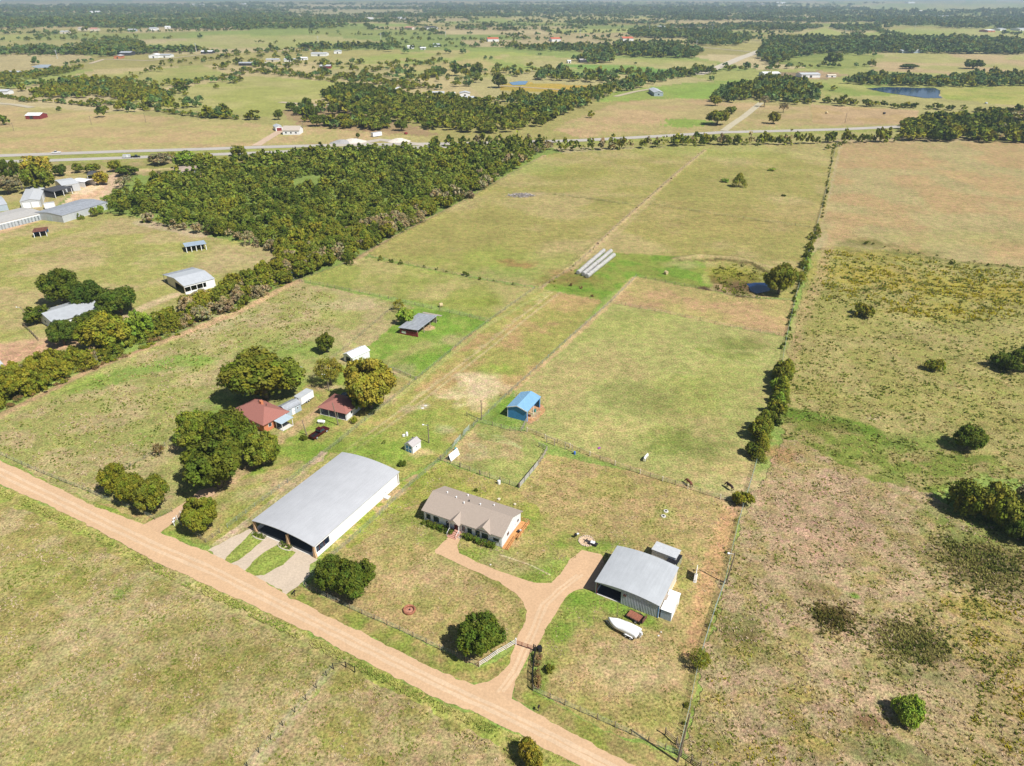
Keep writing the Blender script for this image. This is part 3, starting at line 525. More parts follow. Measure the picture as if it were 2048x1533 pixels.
# ---------------------------------------------------------------- trees: crowns of leaf clumps on tapered trunks
LEAF = attr_mat('leaf', fine=0, trans=.13, objcol=True, rough=.75)
BARK = mat('bark', (.16, .13, .10), .9, .3, 3); BARKP = mat('pale_bark', (.42, .37, .32), .9, .2, 3)
def unit(n, r):
    d = r.normal(size=(n, 3)); return d/np.linalg.norm(d, axis=1)[:, None]
def leaves(cent, rad, per, size, r, bright, up=.25, droop=.0):
    """leaf faces on the outer shells of many small clumps"""
    n = len(cent); k = n*per; ci = np.repeat(np.arange(n), per)
    d = unit(k, r); d[:, 2] = d[:, 2]*.8+.18; d /= np.linalg.norm(d, axis=1)[:, None]
    p = cent[ci]+d*(rad[ci]*(.55+.5*r.random(k)))[:, None]
    nr = d+unit(k, r)*.75+np.array([0, 0, up]); nr /= np.linalg.norm(nr, axis=1)[:, None]
    t = np.cross(nr, unit(k, r)); t /= np.linalg.norm(t, axis=1)[:, None]; b = np.cross(nr, t)
    s = (size*(.6+.8*r.random(k)))[:, None]; a = .55+.5*r.random((k, 1))
    q = np.stack([p-t*s-b*s*a*.6, p+t*s*.6-b*s*a, p+t*s+b*s*a*.5, p-t*s*.4+b*s*a], 1)
    col = np.repeat(bright[ci]*(.88+.24*r.random((k, 1))), 4, 0)
    return q.reshape(-1, 3), np.arange(4*k).reshape(-1, 4), col
def crown_points(kind, n, r):
    """clump centres in a crown of half-width 1; returns centres, radii"""
    if kind == 'oak':                                          # a dome of big lobes, each covered with clumps
        nl = 9; ld = unit(40, r); ld = ld[ld[:, 2] > -.25]; lc = [ld[0]]
        for q in ld:
            if min(np.linalg.norm(q-p) for p in lc) > .62: lc.append(q)
            if len(lc) >= nl: break
        lc = np.array(lc); lr = .30+.18*r.random(len(lc)); lo = lc*(.92-lr*.85)[:, None]; lo = np.vstack([lo, [[0, 0, .22]]]); lr = np.append(lr, .5)
        k = r.integers(len(lo), size=n*3); d = unit(n*3, r); c = lo[k]+d*lr[k][:, None]*(.85+.15*r.random((n*3, 1)))
        keep = np.ones(len(c), bool)
        for q, w_ in zip(lo, lr): keep &= np.linalg.norm(c-q, axis=1) > w_*.8
        c = c[keep & (c[:, 2] > -.42)][:int(n*1.15)]; rad = .12+.10*r.random(len(c)); c[:, 2] = c[:, 2]*.80+.80
        k = n//8; i2 = unit(k, r)*.42; i2[:, 2] = i2[:, 2]*.7+.75; c = np.vstack([c, i2]); rad = np.append(rad, .24+.1*r.random(k))
    elif kind == 'shrub':
        lo = np.column_stack([r.uniform(-.5, .5, 7), r.uniform(-.5, .5, 7), r.uniform(.12, .55, 7)]); lr = .28+.24*r.random(7); k = r.integers(7, size=n); d = unit(n, r); d[:, 2] = abs(d[:, 2])*.9-.05
        c = lo[k]+d*lr[k][:, None]*(.8+.35*r.random((n, 1))); c[:, 2] = np.maximum(c[:, 2], .05); rad = .10+.13*r.random(n)
    elif kind == 'cedar':
        t = r.random(n)**.8; a = r.random(n)*6.283; w_ = (1-t**1.4)*.8*(.75+.4*r.random(n))+.05
        c = np.stack([np.cos(a)*w_, np.sin(a)*w_, .22+t*2.1], 1); rad = .16+.2*(1-t)*r.random(n)+.06
    else:                                                      # sparse
        d = unit(n*2, r); d = d[d[:, 2] > -.3][:n]; c = d*(.5+.45*r.random(len(d)))[:, None]; c[:, 2] = c[:, 2]*.7+.8; rad = .13+.1*r.random(len(c))
    return c, rad
def crown_mesh(kind, n, per, size, seed, core=True, var=.3):
    r = np.random.default_rng(seed); c, rad = crown_points(kind, n, r); n = len(c)
    br = (1-var+2*var*r.random(n))[:, None]*np.array([1, 1, 1.])
    br[:, 0] *= .85+.4*r.random(n); br[:, 2] *= .7+.5*r.random(n)
    v, f, col = leaves(c, rad, per, size, r, br)
    return v, f, col
def trunk_mb(kind, seed, th=.55, tr=.07):
    r = random.Random(seed); m = MB()
    if kind == 'cedar': m.tube([(0, 0, -.05), (.01, 0, .8), (0, .01, 1.9)], tr*.8, 7, .015); return m
    lean = r.uniform(-.08, .08); m.tube([(0, 0, -.06), (lean*.5, 0, th*.5), (lean, .02, th)], tr*1.25, 8, tr*.8)
    for k in range(7 if kind != 'shrub' else 5):
        a = k*6.283/6+r.uniform(-.4, .4); e = r.uniform(.4, .72); h = r.uniform(.75, 1.35) if kind != 'shrub' else r.uniform(.5, .9)
        m.tube([(lean, .02, th*r.uniform(.75, .98)), (lean+math.cos(a)*e*.45, math.sin(a)*e*.45, th+(h-th)*.6), (lean+math.cos(a)*e, math.sin(a)*e, h)], tr*.55, 5, tr*.12)
    return m
PROTO = {}
def proto(kind, lod, v):
    key = (kind, lod, v)
    if key not in PROTO:
        n, per, size = {0: (165, 80, .038), 1: (85, 36, .066), 2: (30, 16, .13), 3: (12, 7, .28)}[lod]
        if kind == 'cedar': size *= .85
        if kind == 'sparse': n, per, size = int(n*.6), int(per*.5), size*.8
        vv, f, col = crown_mesh(kind, n, per, size, 100*lod+v*7+len(kind)); PROTO[key] = (vv, f, col, {})
    return PROTO[key]
def proto_mesh(kind, lod, v):
    p = proto(kind, lod, v)
    if 'crown' not in p[3]:
        p[3]['crown'] = mesh_np('crown', p[0], p[1], p[2]); p[3]['crown'].materials.append(LEAF)
        p[3]['trunk'] = trunk_mb(kind, v+3, {'shrub': .25}.get(kind, .5), {'shrub': .04, 'sparse': .06}.get(kind, .075)).mesh('trunk', True); p[3]['trunk'].materials.append(BARK)
    return p[3]
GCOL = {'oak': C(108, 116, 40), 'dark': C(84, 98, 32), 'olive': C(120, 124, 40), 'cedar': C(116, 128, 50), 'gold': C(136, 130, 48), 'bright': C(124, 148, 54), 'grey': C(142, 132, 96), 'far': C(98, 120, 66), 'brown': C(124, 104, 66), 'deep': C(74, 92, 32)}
GCOL = {k: tuple(v*1.72 for v in c) for k, c in GCOL.items()}
TREES = []       # x, y, half-width m, height m, kind, colour, name, label, category, group
def ptree(bx, by, wpx, ty, kind, colr, name, label, cat='tree', group=None, squash=1.):
    x, y = g(bx, by); d = depth(x, y); r = wpx/2*d/F; h = max(1., height_to(bx, by, ty)*squash)
    TREES.append([x, y, r, h, kind, colr, name, label, cat, group, 1e6])
def wood(pts, spacing, r0, r1, kinds, cols, group, label, name='tree', cat='tree', dens=1., hr=(1.5, 2.1), seed=1, holes=(), world=False):
    """scatter trees in a polygon (px)"""
    wp = pts if world else W(pts); xs = [p[0] for p in wp]; ys = [p[1] for p in wp]; r = np.random.default_rng(seed)
    gx, gy = np.meshgrid(np.arange(min(xs), max(xs)+spacing, spacing), np.arange(min(ys), max(ys)+spacing, spacing)); gx = gx.ravel()+(r.random(gx.size)-.5)*spacing*.9; gy = gy.ravel()+(r.random(gy.size)-.5)*spacing*.9
    m = inside(wp, gx, gy) & (r.random(gx.size) < dens)
    for h in holes: hw = W(h); m &= ~inside(hw, gx, gy)
    for x, y in zip(gx[m], gy[m]):
        c = cols[int(float(vn(x/16, y/16, seed))*.999*len(cols)*.6+r.random()*len(cols)*.4)]
        R = r0+(r1-r0)*r.random(); k = kinds[r.integers(len(kinds))]
        TREES.append([float(x), float(y), R, R*(hr[0]+(hr[1]-hr[0])*r.random()), k, c, name, label, cat, group, R/math.hypot(x, y)])
def row(pts, spacing, r0, r1, kinds, cols, group, label, jit=1.5, dens=1., name='tree', cat='tree', hr=(1.5, 2.1), seed=1, back=0):
    wp = W(pts); r = np.random.default_rng(seed)
    for i in range(len(wp)-1):
        a, b = np.array(wp[i]), np.array(wp[i+1]); L = np.linalg.norm(b-a); n = max(1, int(L/spacing))
        for k in range(n):
            if r.random() > dens: continue
            p = a+(b-a)*(k+r.random()*.8)/n+r.normal(size=2)*jit+np.array([0, back*r.random()])
            R = r0+(r1-r0)*r.random()**1.5; kd = kinds[r.integers(len(kinds))]
            TREES.append([float(p[0]), float(p[1]), R, R*(hr[0]+(hr[1]-hr[0])*r.random()), kd, cols[r.integers(len(cols))], name, label, cat, group, R/math.hypot(*p)])
# single trees of the farmyards
ptree(532, 798, 150, 706, 'oak', 'oak', 'oak_tree', 'huge olive green oak tree behind the red roofed brick house')
ptree(742, 816, 108, 720, 'oak', 'gold', 'oak_tree', 'large oak tree turning orange gold beside the brown roofed garage')
ptree(726, 820, 52, 770, 'oak', 'oak', 'oak_tree', 'green lower oak in front of the orange gold one at the garage')
ptree(662, 770, 62, 712, 'sparse', 'gold', 'oak_tree', 'thin yellowish tree with bare pale limbs behind the brown roofed garage')
ptree(402, 895, 88, 826, 'oak', 'oak', 'oak_tree', 'leftmost oak of the cluster in front of the brick house')
ptree(470, 905, 92, 824, 'oak', 'dark', 'oak_tree', 'dark oak tree touching the red roof of the brick house')
ptree(440, 975, 128, 884, 'oak', 'dark', 'oak_tree', 'broad oak tree overhanging the end of the dirt driveway')
ptree(528, 930, 74, 868, 'oak', 'oak', 'oak_tree', 'small oak with a pale forked trunk in front of the brick house')
ptree(234, 985, 56, 930, 'oak', 'olive', 'oak_tree', 'leftmost of the three small oaks at the road corner')
ptree(272, 1008, 54, 950, 'oak', 'olive', 'oak_tree', 'middle of the three small oaks at the road corner')
ptree(312, 1020, 66, 956, 'oak', 'oak', 'oak_tree', 'rightmost of the three small oaks, next to the dirt driveway')
ptree(407, 1060, 74, 1000, 'oak', 'olive', 'oak_tree', 'round yellow green tree inside the fenced corner by the dirt driveway')
ptree(672, 1178, 72, 1118, 'oak', 'dark', 'oak_tree', 'left tree of the dark green pair beside the arched building')
ptree(718, 1193, 82, 1130, 'oak', 'dark', 'oak_tree', 'right tree of the dark green pair beside the arched building')
ptree(963, 1308, 92, 1240, 'oak', 'dark', 'oak_tree', 'round dark green tree beside the white rail fence at the gate')
ptree(1556, 588, 62, 528, 'oak', 'oak', 'oak_tree', 'bushy tree on the bank of the small blue pond')
ptree(653, 704, 38, 668, 'oak', 'dark', 'oak_tree', 'small round tree alone between the oaks and the dry pasture')
ptree(700, 531, 18, 508, 'cedar', 'dark', 'cedar_tree', 'small cedar tree in a pale patch near the wood edge')
ptree(798, 622, 26, 597, 'sparse', 'gold', 'oak_tree', 'thin yellow sapling behind the low open shed')
ptree(812, 650, 34, 616, 'oak', 'bright', 'oak_tree', 'bright green tree against the back of the low open shed')
ptree(1477, 374, 30, 347, 'cedar', 'olive', 'cedar_tree', 'cedar tree standing alone in the long pasture')
ptree(1449, 365, 18, 355, 'shrub', 'bright', 'shrub', 'round bright shrub left of the lone pasture cedar', 'shrub')
ptree(1543, 342, 16, 335, 'shrub', 'bright', 'shrub', 'low bright shrub behind the lone pasture cedar', 'shrub')
ptree(1567, 393, 10, 387, 'shrub', 'dark', 'shrub', 'tiny dark shrub in the long pasture near the field edge', 'shrub')
ptree(1725, 633, 40, 600, 'shrub', 'olive', 'shrub', 'round bush in the rough field right of the pond tree', 'shrub')
ptree(1869, 742, 38, 714, 'shrub', 'olive', 'shrub', 'smaller round bush standing alone in the middle of the rough field', 'shrub')
ptree(2012, 738, 60, 702, 'shrub', 'dark', 'shrub', 'dark spreading thicket at the right edge of the rough field', 'shrub')
ptree(2050, 738, 60, 694, 'oak', 'dark', 'oak_tree', 'dark tree cut by the right edge above the thicket')
ptree(1933, 898, 60, 854, 'oak', 'dark', 'oak_tree', 'dark round tree alone with a long shadow in the rough field')
ptree(1935, 1025, 84, 958, 'shrub', 'oak', 'oak_tree', 'yellow green tree at the left end of the clump on the right edge')
ptree(2000, 1045, 104, 960, 'shrub', 'oak', 'oak_tree', 'tallest tree in the clump on the right edge')
ptree(2045, 1075, 90, 1012, 'shrub', 'dark', 'oak_tree', 'dark tree at the front of the clump on the right edge'); ptree(2075, 1020, 80, 952, 'shrub', 'grey', 'oak_tree', 'grey green tree behind the clump on the right edge')
ptree(1815, 1437, 66, 1394, 'shrub', 'bright', 'shrub', 'round feathery bright green bush in the dry field bottom right', 'shrub')
ptree(1060, 1528, 62, 1484, 'shrub', 'gold', 'shrub', 'yellowish bush growing on the verge at the bottom of the dirt road', 'shrub')
ptree(1398, 1335, 46, 1302, 'sparse', 'olive', 'shrub', 'half bare olive bush growing through the east fence', 'shrub')
ptree(1483, 1008, 44, 978, 'shrub', 'olive', 'shrub', 'olive bush at the corner where the yard fence meets the east fence', 'shrub')
ptree(1098, 1342, 20, 1326, 'shrub', 'oak', 'shrub', 'small green bush inside the black rail fence by the gate', 'shrub')
ptree(805, 932, 16, 918, 'shrub', 'dark', 'shrub', 'small dark bush between the arched building and the little shed', 'shrub')
ptree(769, 889, 10, 880, 'sparse', 'dark', 'shrub', 'tiny young plant left of the little white shed', 'shrub')
ptree(320, 913, 22, 886, 'sparse', 'brown', 'shrub', 'small reddish bare tree on the pasture fence', 'tree')
ptree(952, 984, 9, 975, 'shrub', 'dark', 'shrub', 'small dark bush behind the white house', 'shrub')
ptree(609, 880, 14, 868, 'shrub', 'dark', 'shrub', 'small bush at the foot of the pole beside the pickup', 'shrub')
ptree(708, 845, 16, 832, 'shrub', 'olive', 'shrub', 'small bush at the front corner of the brown roofed garage', 'shrub')
# by the grey farmhouse on the left
ptree(128, 606, 76, 540, 'oak', 'dark', 'oak_tree', 'tall dark tree behind the grey roof, leftmost of the row')
ptree(186, 620, 66, 563, 'oak', 'deep', 'oak_tree', 'dark green tree behind the middle of the grey roof')
ptree(243, 628, 76, 576, 'oak', 'deep', 'oak_tree', 'dark green tree right of the grey roof')
ptree(82, 646, 54, 612, 'oak', 'dark', 'oak_tree', 'low dark tree left of the grey roof')
ptree(130, 690, 60, 644, 'oak', 'deep', 'oak_tree', 'dark tree in front of the left end of the grey roof')
ptree(185, 662, 70, 624, 'oak', 'dark', 'oak_tree', 'low tree hiding the front of the grey roof')
ptree(215, 698, 96, 632, 'oak', 'olive', 'oak_tree', 'large yellow green tree with pale trunks in front of the grey roof')
ptree(285, 680, 50, 620, 'oak', 'bright', 'oak_tree', 'green tree at the start of the hedgerow right of the grey roof')
ptree(90, 758, 60, 706, 'oak', 'olive', 'oak_tree', 'yellowish tree at the bend of the dirt track on the left')
ptree(42, 790, 70, 736, 'oak', 'olive', 'oak_tree', 'yellow green tree by the pale roof at the left edge')
# hedgerow and wood
HC = ['olive', 'oak', 'olive', 'grey', 'oak', 'cedar']
wood([(-60, 850), (0, 818), (110, 770), (180, 738), (260, 706), (330, 672), (430, 635), (520, 600), (585, 560), (560, 530), (480, 562), (410, 596), (340, 628), (300, 650), (240, 690), (150, 712), (60, 748), (-60, 790)], 3.7, 1.8, 3.4, ['oak', 'shrub', 'cedar', 'oak'], HC, 'trees of the hedgerow on the left', 'tree in the hedgerow between the dry pasture and the grey farmhouse', seed=3, dens=.97)
wood([(-60, 856), (0, 828), (180, 745), (330, 684), (480, 622), (590, 562), (580, 556), (330, 674), (170, 738), (-60, 838)], 2.4, .7, 1.4, ['shrub', 'sparse'], ['grey', 'brown', 'olive', 'brown'], 'brushy edge of the hedgerow', 'low brownish brush along the pasture edge of the hedgerow', 'shrub', 'shrub', .8, (1., 1.5), 4)
wood([(560, 545), (600, 560), (650, 535), (700, 522), (760, 488), (850, 440), (800, 430), (700, 470), (640, 480), (560, 495), (545, 520)], 4.8, 2.2, 3.6, ['oak', 'cedar', 'oak'], HC, 'trees at the near edge of the wood', 'tree at the near tip of the wood beside the pasture corner', seed=5)
clear = [(570, 365), (620, 352), (650, 362), (640, 378), (590, 384)]
W1 = [(205, 415), (235, 392), (300, 372), (350, 352), (440, 330), (560, 312), (640, 306), (760, 300), (860, 300), (960, 296), (1040, 290), (1085, 296), (1050, 325), (1000, 356), (930, 398), (850, 438), (780, 474), (700, 500), (620, 515), (565, 496), (480, 474), (400, 466), (330, 446), (260, 428)]
wood(W1, 5.4, 1.9, 4.1, ['cedar', 'cedar', 'oak', 'cedar', 'oak'], ['cedar', 'olive', 'cedar', 'oak', 'dark', 'cedar', 'oak', 'dark'], 'trees of the dense wood', 'olive green tree packed in the dense wood', seed=6, hr=(1.35, 2.2), dens=.93, holes=[clear, [(470, 420), (500, 412), (520, 420), (490, 430)], [(700, 340), (730, 334), (740, 342), (712, 348)]])
wood([(860, 438), (940, 398), (1010, 352), (1060, 322), (1100, 300), (1060, 296), (1000, 330), (900, 390), (800, 430), (700, 480), (740, 495)], 6.5, 2.4, 3.6, ['oak', 'sparse', 'oak'], ['grey', 'olive', 'grey', 'oak'], 'greyish trees along the wood edge', 'greyish tree along the pasture side of the dense wood', seed=8, dens=.8)
row([(230, 428), (330, 452), (430, 472), (560, 500)], 6, 2, 3.4, ['oak', 'cedar', 'sparse'], ['grey', 'oak', 'grey', 'dark'], 'trees on the left rim of the wood', 'tree on the left rim of the dense wood', seed=9)
row([(160, 440), (185, 436), (205, 428)], 3, 1.8, 2.4, ['shrub', 'oak'], ['bright', 'oak'], 'bushes against the long grey storage building', 'green bush growing against the long grey storage building', jit=.8, name='shrub', cat='shrub', seed=10)
# along the highway, left
for i, (a, b, w_, t, c, k, l) in enumerate([(28, 374, 40, 318, 'dark', 'oak', 'dark tree at the left edge below the highway'), (78, 352, 56, 310, 'gold', 'oak', 'rusty topped tree nearest the highway on the left'), (84, 388, 56, 330, 'oak', 'oak', 'big green tree behind the workshop yard'),
        (18, 388, 44, 350, 'grey', 'oak', 'pale yellowish tree at the left edge'), (45, 380, 40, 346, 'grey', 'sparse', 'bare greyish tree between the green trees on the left'), (123, 352, 28, 328, 'dark', 'oak', 'small dark tree with a shadow on the grass by the track'),
        (157, 346, 22, 327, 'oak', 'oak', 'small tree beside the highway, left of a matching one'), (187, 346, 30, 326, 'oak', 'oak', 'small tree beside the highway, right of a matching one'), (232, 344, 26, 320, 'olive', 'oak', 'yellow green tree beside the highway above the bend of the track'),
        (206, 370, 30, 342, 'gold', 'oak', 'golden tree beside the canopy in the workshop yard'), (256, 352, 44, 332, 'dark', 'oak', 'dark tree at the bend of the track'), (250, 376, 40, 350, 'grey', 'sparse', 'grey leafless looking tree beside the track bend'),
        (322, 330, 42, 306, 'grey', 'oak', 'greyish willow like tree beside the highway'), (345, 322, 26, 303, 'gold', 'sparse', 'thin golden tree between the highway trees'), (375, 336, 46, 302, 'bright', 'oak', 'bright green tree beside the highway'),
        (408, 336, 44, 304, 'oak', 'oak', 'green tree above the pale roof by the highway'), (340, 360, 30, 342, 'dark', 'oak', 'small dark tree in front of the pale roof by the highway'), (478, 312, 30, 290, 'oak', 'oak', 'tree standing between the two highway carriageways'), (318, 362, 20, 340, 'grey', 'sparse', 'bare grey tree left of the pale roof by the highway')]):
    ptree(a, b, w_, t, k, c, 'oak_tree', l)
row([(150, 396), (210, 368), (250, 352)], 30, 1.5, 2, ['shrub'], ['olive'], None, 'small bush beside the workshop yard', name='shrub', cat='shrub', dens=.0, seed=2)
row([(262, 372), (300, 368), (345, 366), (385, 372), (440, 352), (430, 336)], 9, 2.4, 3.6, ['oak', 'sparse', 'cedar'], ['grey', 'olive', 'oak'], 'trees round the pale roofed house by the highway', 'tree in the thin grove round the house by the highway', jit=4, seed=12)
# trees of the brown lawn
for i, (a, b, w_, t, l) in enumerate([(558, 240, 18, 218, 'small tree nearest the white house beyond the highway'), (583, 222, 20, 204, 'leftmost tree at the top of the brown lawn'), (593, 231, 16, 212, 'small tree just right of the topmost lawn tree'),
        (616, 225, 24, 196, 'tall slim tree on the brown lawn, behind a second tall one'), (625, 238, 28, 208, 'tall slim tree on the brown lawn, in front of the other'), (634, 253, 26, 228, 'left one of two touching round trees on the brown lawn'), (657, 251, 26, 230, 'right one of two touching round trees on the brown lawn'),
        (665, 229, 22, 210, 'round tree alone at the middle top of the brown lawn'), (732, 256, 26, 232, 'round tree on the brown lawn before the oak grove, left'), (772, 256, 22, 232, 'low tree at the front edge of the oak grove'), (803, 262, 26, 238, 'round tree on the brown lawn before the oak grove, right'), (716, 277, 9, 266, 'tiny tree beside the rubble heap')]):
    ptree(a, b, w_, t, 'oak', 'dark', 'oak_tree', l, group='oaks scattered on the brown lawn')
wood([(690, 228), (720, 210), (790, 200), (880, 195), (960, 205), (1010, 220), (1060, 225), (1110, 240), (1090, 252), (1000, 268), (960, 268), (900, 262), (860, 266), (830, 250), (760, 238), (700, 236)], 9.5, 3.8, 6., ['oak'], ['olive', 'oak', 'oak', 'dark'], 'trees of the oak grove beyond the highway', 'oak in the big grove beyond the highway', seed=14, dens=.93, hr=(1.3, 1.6))
wood([(640, 192), (670, 180), (720, 178), (800, 196), (760, 202), (700, 210), (660, 208)], 8, 3.4, 5, ['oak'], ['dark', 'dark', 'oak'], 'dark trees round the red barns', 'dark oak near the small red barns', seed=15, dens=.85)
wood([(1100, 245), (1170, 215), (1230, 190), (1300, 172), (1370, 156), (1440, 148), (1400, 140), (1300, 156), (1190, 180), (1100, 200), (1020, 210), (1040, 225)], 10, 3.6, 5.6, ['oak', 'oak', 'cedar'], ['olive', 'oak', 'far', 'oak'], 'trees of the wooded creek', 'tree in the wooded creek beyond the highway', seed=16, dens=.9)
wood([(1000, 196), (1040, 194), (1100, 198), (1080, 212), (1000, 210)], 11, 3.6, 5., ['oak'], ['oak', 'far'], 'trees of the wooded creek', 'tree in the wooded creek beyond the highway', seed=17, dens=.7)
# hedge along the long pasture and right thicket
row([(860, 296), (960, 290), (1060, 288), (1080, 300), (1160, 302), (1260, 298), (1370, 292), (1470, 290), (1560, 290), (1660, 286), (1800, 284)], 4.6, 2.4, 4.3, ['oak', 'cedar', 'oak', 'sparse'], ['olive', 'dark', 'grey', 'oak', 'oak'], 'trees along the far end of the long pasture', 'tree in the row between the long pasture and the highway', jit=1.6, seed=18, hr=(1.9, 2.7))
row([(1060, 284), (1160, 290), (1300, 288), (1500, 284), (1760, 278)], 7, 2, 3.6, ['oak', 'cedar', 'sparse'], ['olive', 'grey', 'oak'], 'trees along the far end of the long pasture', 'tree in the row between the long pasture and the highway', jit=2, seed=19, dens=.75)
row([(1340, 292), (1400, 280), (1440, 290), (1500, 288), (1560, 287)], 12, 3.2, 4.4, ['oak'], ['oak', 'olive', 'dark'], 'trees along the far end of the long pasture', 'tree in the row between the long pasture and the highway', jit=1.5, seed=20, hr=(1.6, 2.))
wood([(1800, 282), (1810, 250), (1860, 240), (1950, 240), (2000, 232), (2150, 222), (2200, 286), (1960, 286), (1880, 284)], 7.5, 3.8, 6.2, ['oak'], ['oak', 'dark', 'olive', 'grey'], 'trees of the thicket at the right', 'tree in the thicket at the far right corner of the tan field', seed=21, hr=(1.3, 1.8))
row([(1655, 300), (1690, 288)], 4, 1.4, 2., ['cedar'], ['oak'], 'trees along the far end of the long pasture', 'tree in the row between the long pasture and the highway', jit=.8, seed=22)
for i, (a, b, w_, t, c, l) in enumerate([(1434, 250, 46, 218, 'oak', 'wide tree in the pale pasture left of the gravel lane'), (1430, 212, 22, 190, 'olive', 'small tree behind the wide pasture tree'), (1462, 228, 24, 212, 'oak', 'low tree close to the gravel lane'), (1546, 248, 26, 224, 'olive', 'small tree with its shadow right of the gravel lane'), (1566, 226, 20, 204, 'grey', 'thin greyish tree higher right of the gravel lane'), (1528, 214, 22, 190, 'grey', 'bare grey tree at the end of the gravel lane')]):
    ptree(a, b, w_, t, 'oak' if c != 'grey' else 'sparse', c, 'oak_tree', l)
wood([(1420, 205), (1440, 186), (1500, 170), (1540, 160), (1620, 172), (1636, 192), (1622, 206), (1580, 205), (1530, 205), (1500, 198), (1470, 206)], 9, 3.8, 6., ['oak'], ['dark', 'far', 'oak', 'olive'], 'trees round the farmstead at the end of the gravel lane', 'dark tree at the farmstead at the end of the gravel lane', seed=23, dens=.85)
# shrubs of the east fence
EG = 'bushes along the east fence'; EL = 'bush growing along the east fence line'
row([(1638, 455), (1628, 480), (1618, 505)], 3.2, 1.1, 1.9, ['shrub', 'cedar'], ['oak', 'olive'], EG, EL, .7, name='shrub', cat='shrub', seed=24)
row([(1616, 510), (1606, 545), (1597, 575)], 3.2, 1.2, 2.1, ['shrub', 'cedar'], ['oak', 'olive', 'bright'], EG, EL, .8, name='shrub', cat='shrub', seed=25)
row([(1597, 575), (1585, 620), (1576, 660), (1570, 700)], 2.6, .5, 1.1, ['shrub', 'cedar'], ['oak', 'dark'], EG, EL, .5, name='shrub', cat='shrub', seed=26, hr=(1.4, 2.2))
row([(1566, 742), (1560, 780), (1552, 835)], 1.5, 1.5, 2.9, ['oak', 'shrub', 'cedar'], ['olive', 'oak', 'bright', 'oak'], EG, EL, .8, name='shrub', cat='shrub', seed=27, hr=(1.7, 2.4))
row([(1545, 835), (1530, 865), (1515, 905), (1508, 925)], 1.7, 1.3, 2.5, ['cedar', 'shrub', 'oak'], ['dark', 'olive', 'oak'], EG, EL, .8, name='shrub', cat='shrub', seed=28, hr=(1.6, 2.3))
row([(1480, 1015), (1468, 1060), (1456, 1110), (1446, 1165), (1432, 1230), (1418, 1290)], 3, .25, .6, ['shrub', 'sparse'], ['oak', 'olive', 'grey'], EG, EL, .4, name='shrub', cat='shrub', seed=29)
row([(1380, 1400), (1366, 1470), (1362, 1510)], 2.5, .3, .6, ['shrub', 'sparse'], ['oak', 'dark'], EG, EL, .5, name='shrub', cat='shrub', seed=30)
row([(1668, 292), (1655, 370), (1642, 440)], 7, .5, 1.1, ['shrub'], ['oak', 'olive'], EG, EL, .5, name='shrub', cat='shrub', seed=31)
row([(750, 520), (800, 528), (880, 542), (960, 558), (1040, 572)], 5.5, .5, 1.25, ['shrub', 'cedar'], ['dark', 'oak'], 'bushes on the paddock fence', 'small bush on the fence between the bale paddock and the long pasture', .4, name='shrub', cat='shrub', dens=.85, seed=32)
row([(1085, 570), (1130, 560), (1200, 600)], 5, .4, .9, ['shrub', 'sparse'], ['olive', 'brown'], 'weedy bushes at the lane end', 'weedy bush where the grass lane meets the pasture', 1.5, name='shrub', cat='shrub', seed=33)
row([(1696, 492), (1740, 488), (1780, 500), (1840, 512), (1900, 520), (2040, 540)], 5, .5, 1.3, ['shrub', 'sparse'], ['grey', 'olive', 'oak'], 'scrub on the bank of the rough field', 'low scrubby bush on the bank across the rough field', 2, name='shrub', cat='shrub', seed=34)
row([(1095, 585), (1232, 455), (1410, 300)], 14, .3, .7, ['shrub'], ['olive', 'brown'], 'weedy tufts on the pasture fence line', 'weedy tuft on the overgrown fence line across the long pasture', .6, name='shrub', cat='shrub', seed=35)
# far country: bands of trees
FC = ['far', 'far', 'oak', 'dark']
def band(pts, sp=13, r0=4.5, r1=7.5, dens=.92, seed=40, cols=FC): wood(pts, sp, r0, r1, ['oak'], cols, 'far off woods', 'tree in the far off woods', seed=seed, dens=dens, hr=(1.2, 1.9))
def line(pts, sp=13, r0=4, r1=6.5, dens=.9, seed=41, jit=5, cols=FC): row(pts, sp, r0, r1, ['oak'], cols, 'far off hedgerows', 'tree in the far off hedgerows', jit=jit, dens=dens, seed=seed, hr=(1.1, 1.5))
HR = ['olive', 'oak', 'olive', 'far']
line([(-20, 190), (60, 205), (110, 205), (190, 215), (210, 208), (300, 222), (400, 235), (480, 240)], 4.5, 2.2, 3.8, 1, 42, 1.5, HR)
band([(60, 186), (130, 168), (190, 160), (240, 168), (300, 182), (350, 190), (340, 205), (250, 200), (180, 196), (90, 200)], 9, 3.5, 5.5, .9, 43, HR)
line([(0, 165), (80, 170), (150, 160), (290, 168)], 7, 3, 5, .9, 44, 4, HR); band([(-40, 170), (0, 152), (60, 148), (120, 140), (170, 138), (120, 152), (50, 162)], 9, 3.4, 5, .85, 45, HR)
line([(300, 175), (420, 160), (480, 150), (560, 142)], 6, 2.5, 4.6, .9, 46, 3, HR)
line([(480, 142), (560, 150), (640, 160), (720, 168), (800, 172), (880, 180)], 6, 3.2, 5.6, 1, 47, 5, HR); line([(560, 146), (640, 152), (740, 162), (820, 168)], 6.5, 3.2, 5.6, 1, 48, 5, HR)
line([(720, 150), (760, 140), (830, 134), (880, 122)], 9, 3, 5, .8, 49, 3, HR); band([(850, 150), (870, 140), (890, 148), (880, 158)], 9, 4, 6, .9, 50)
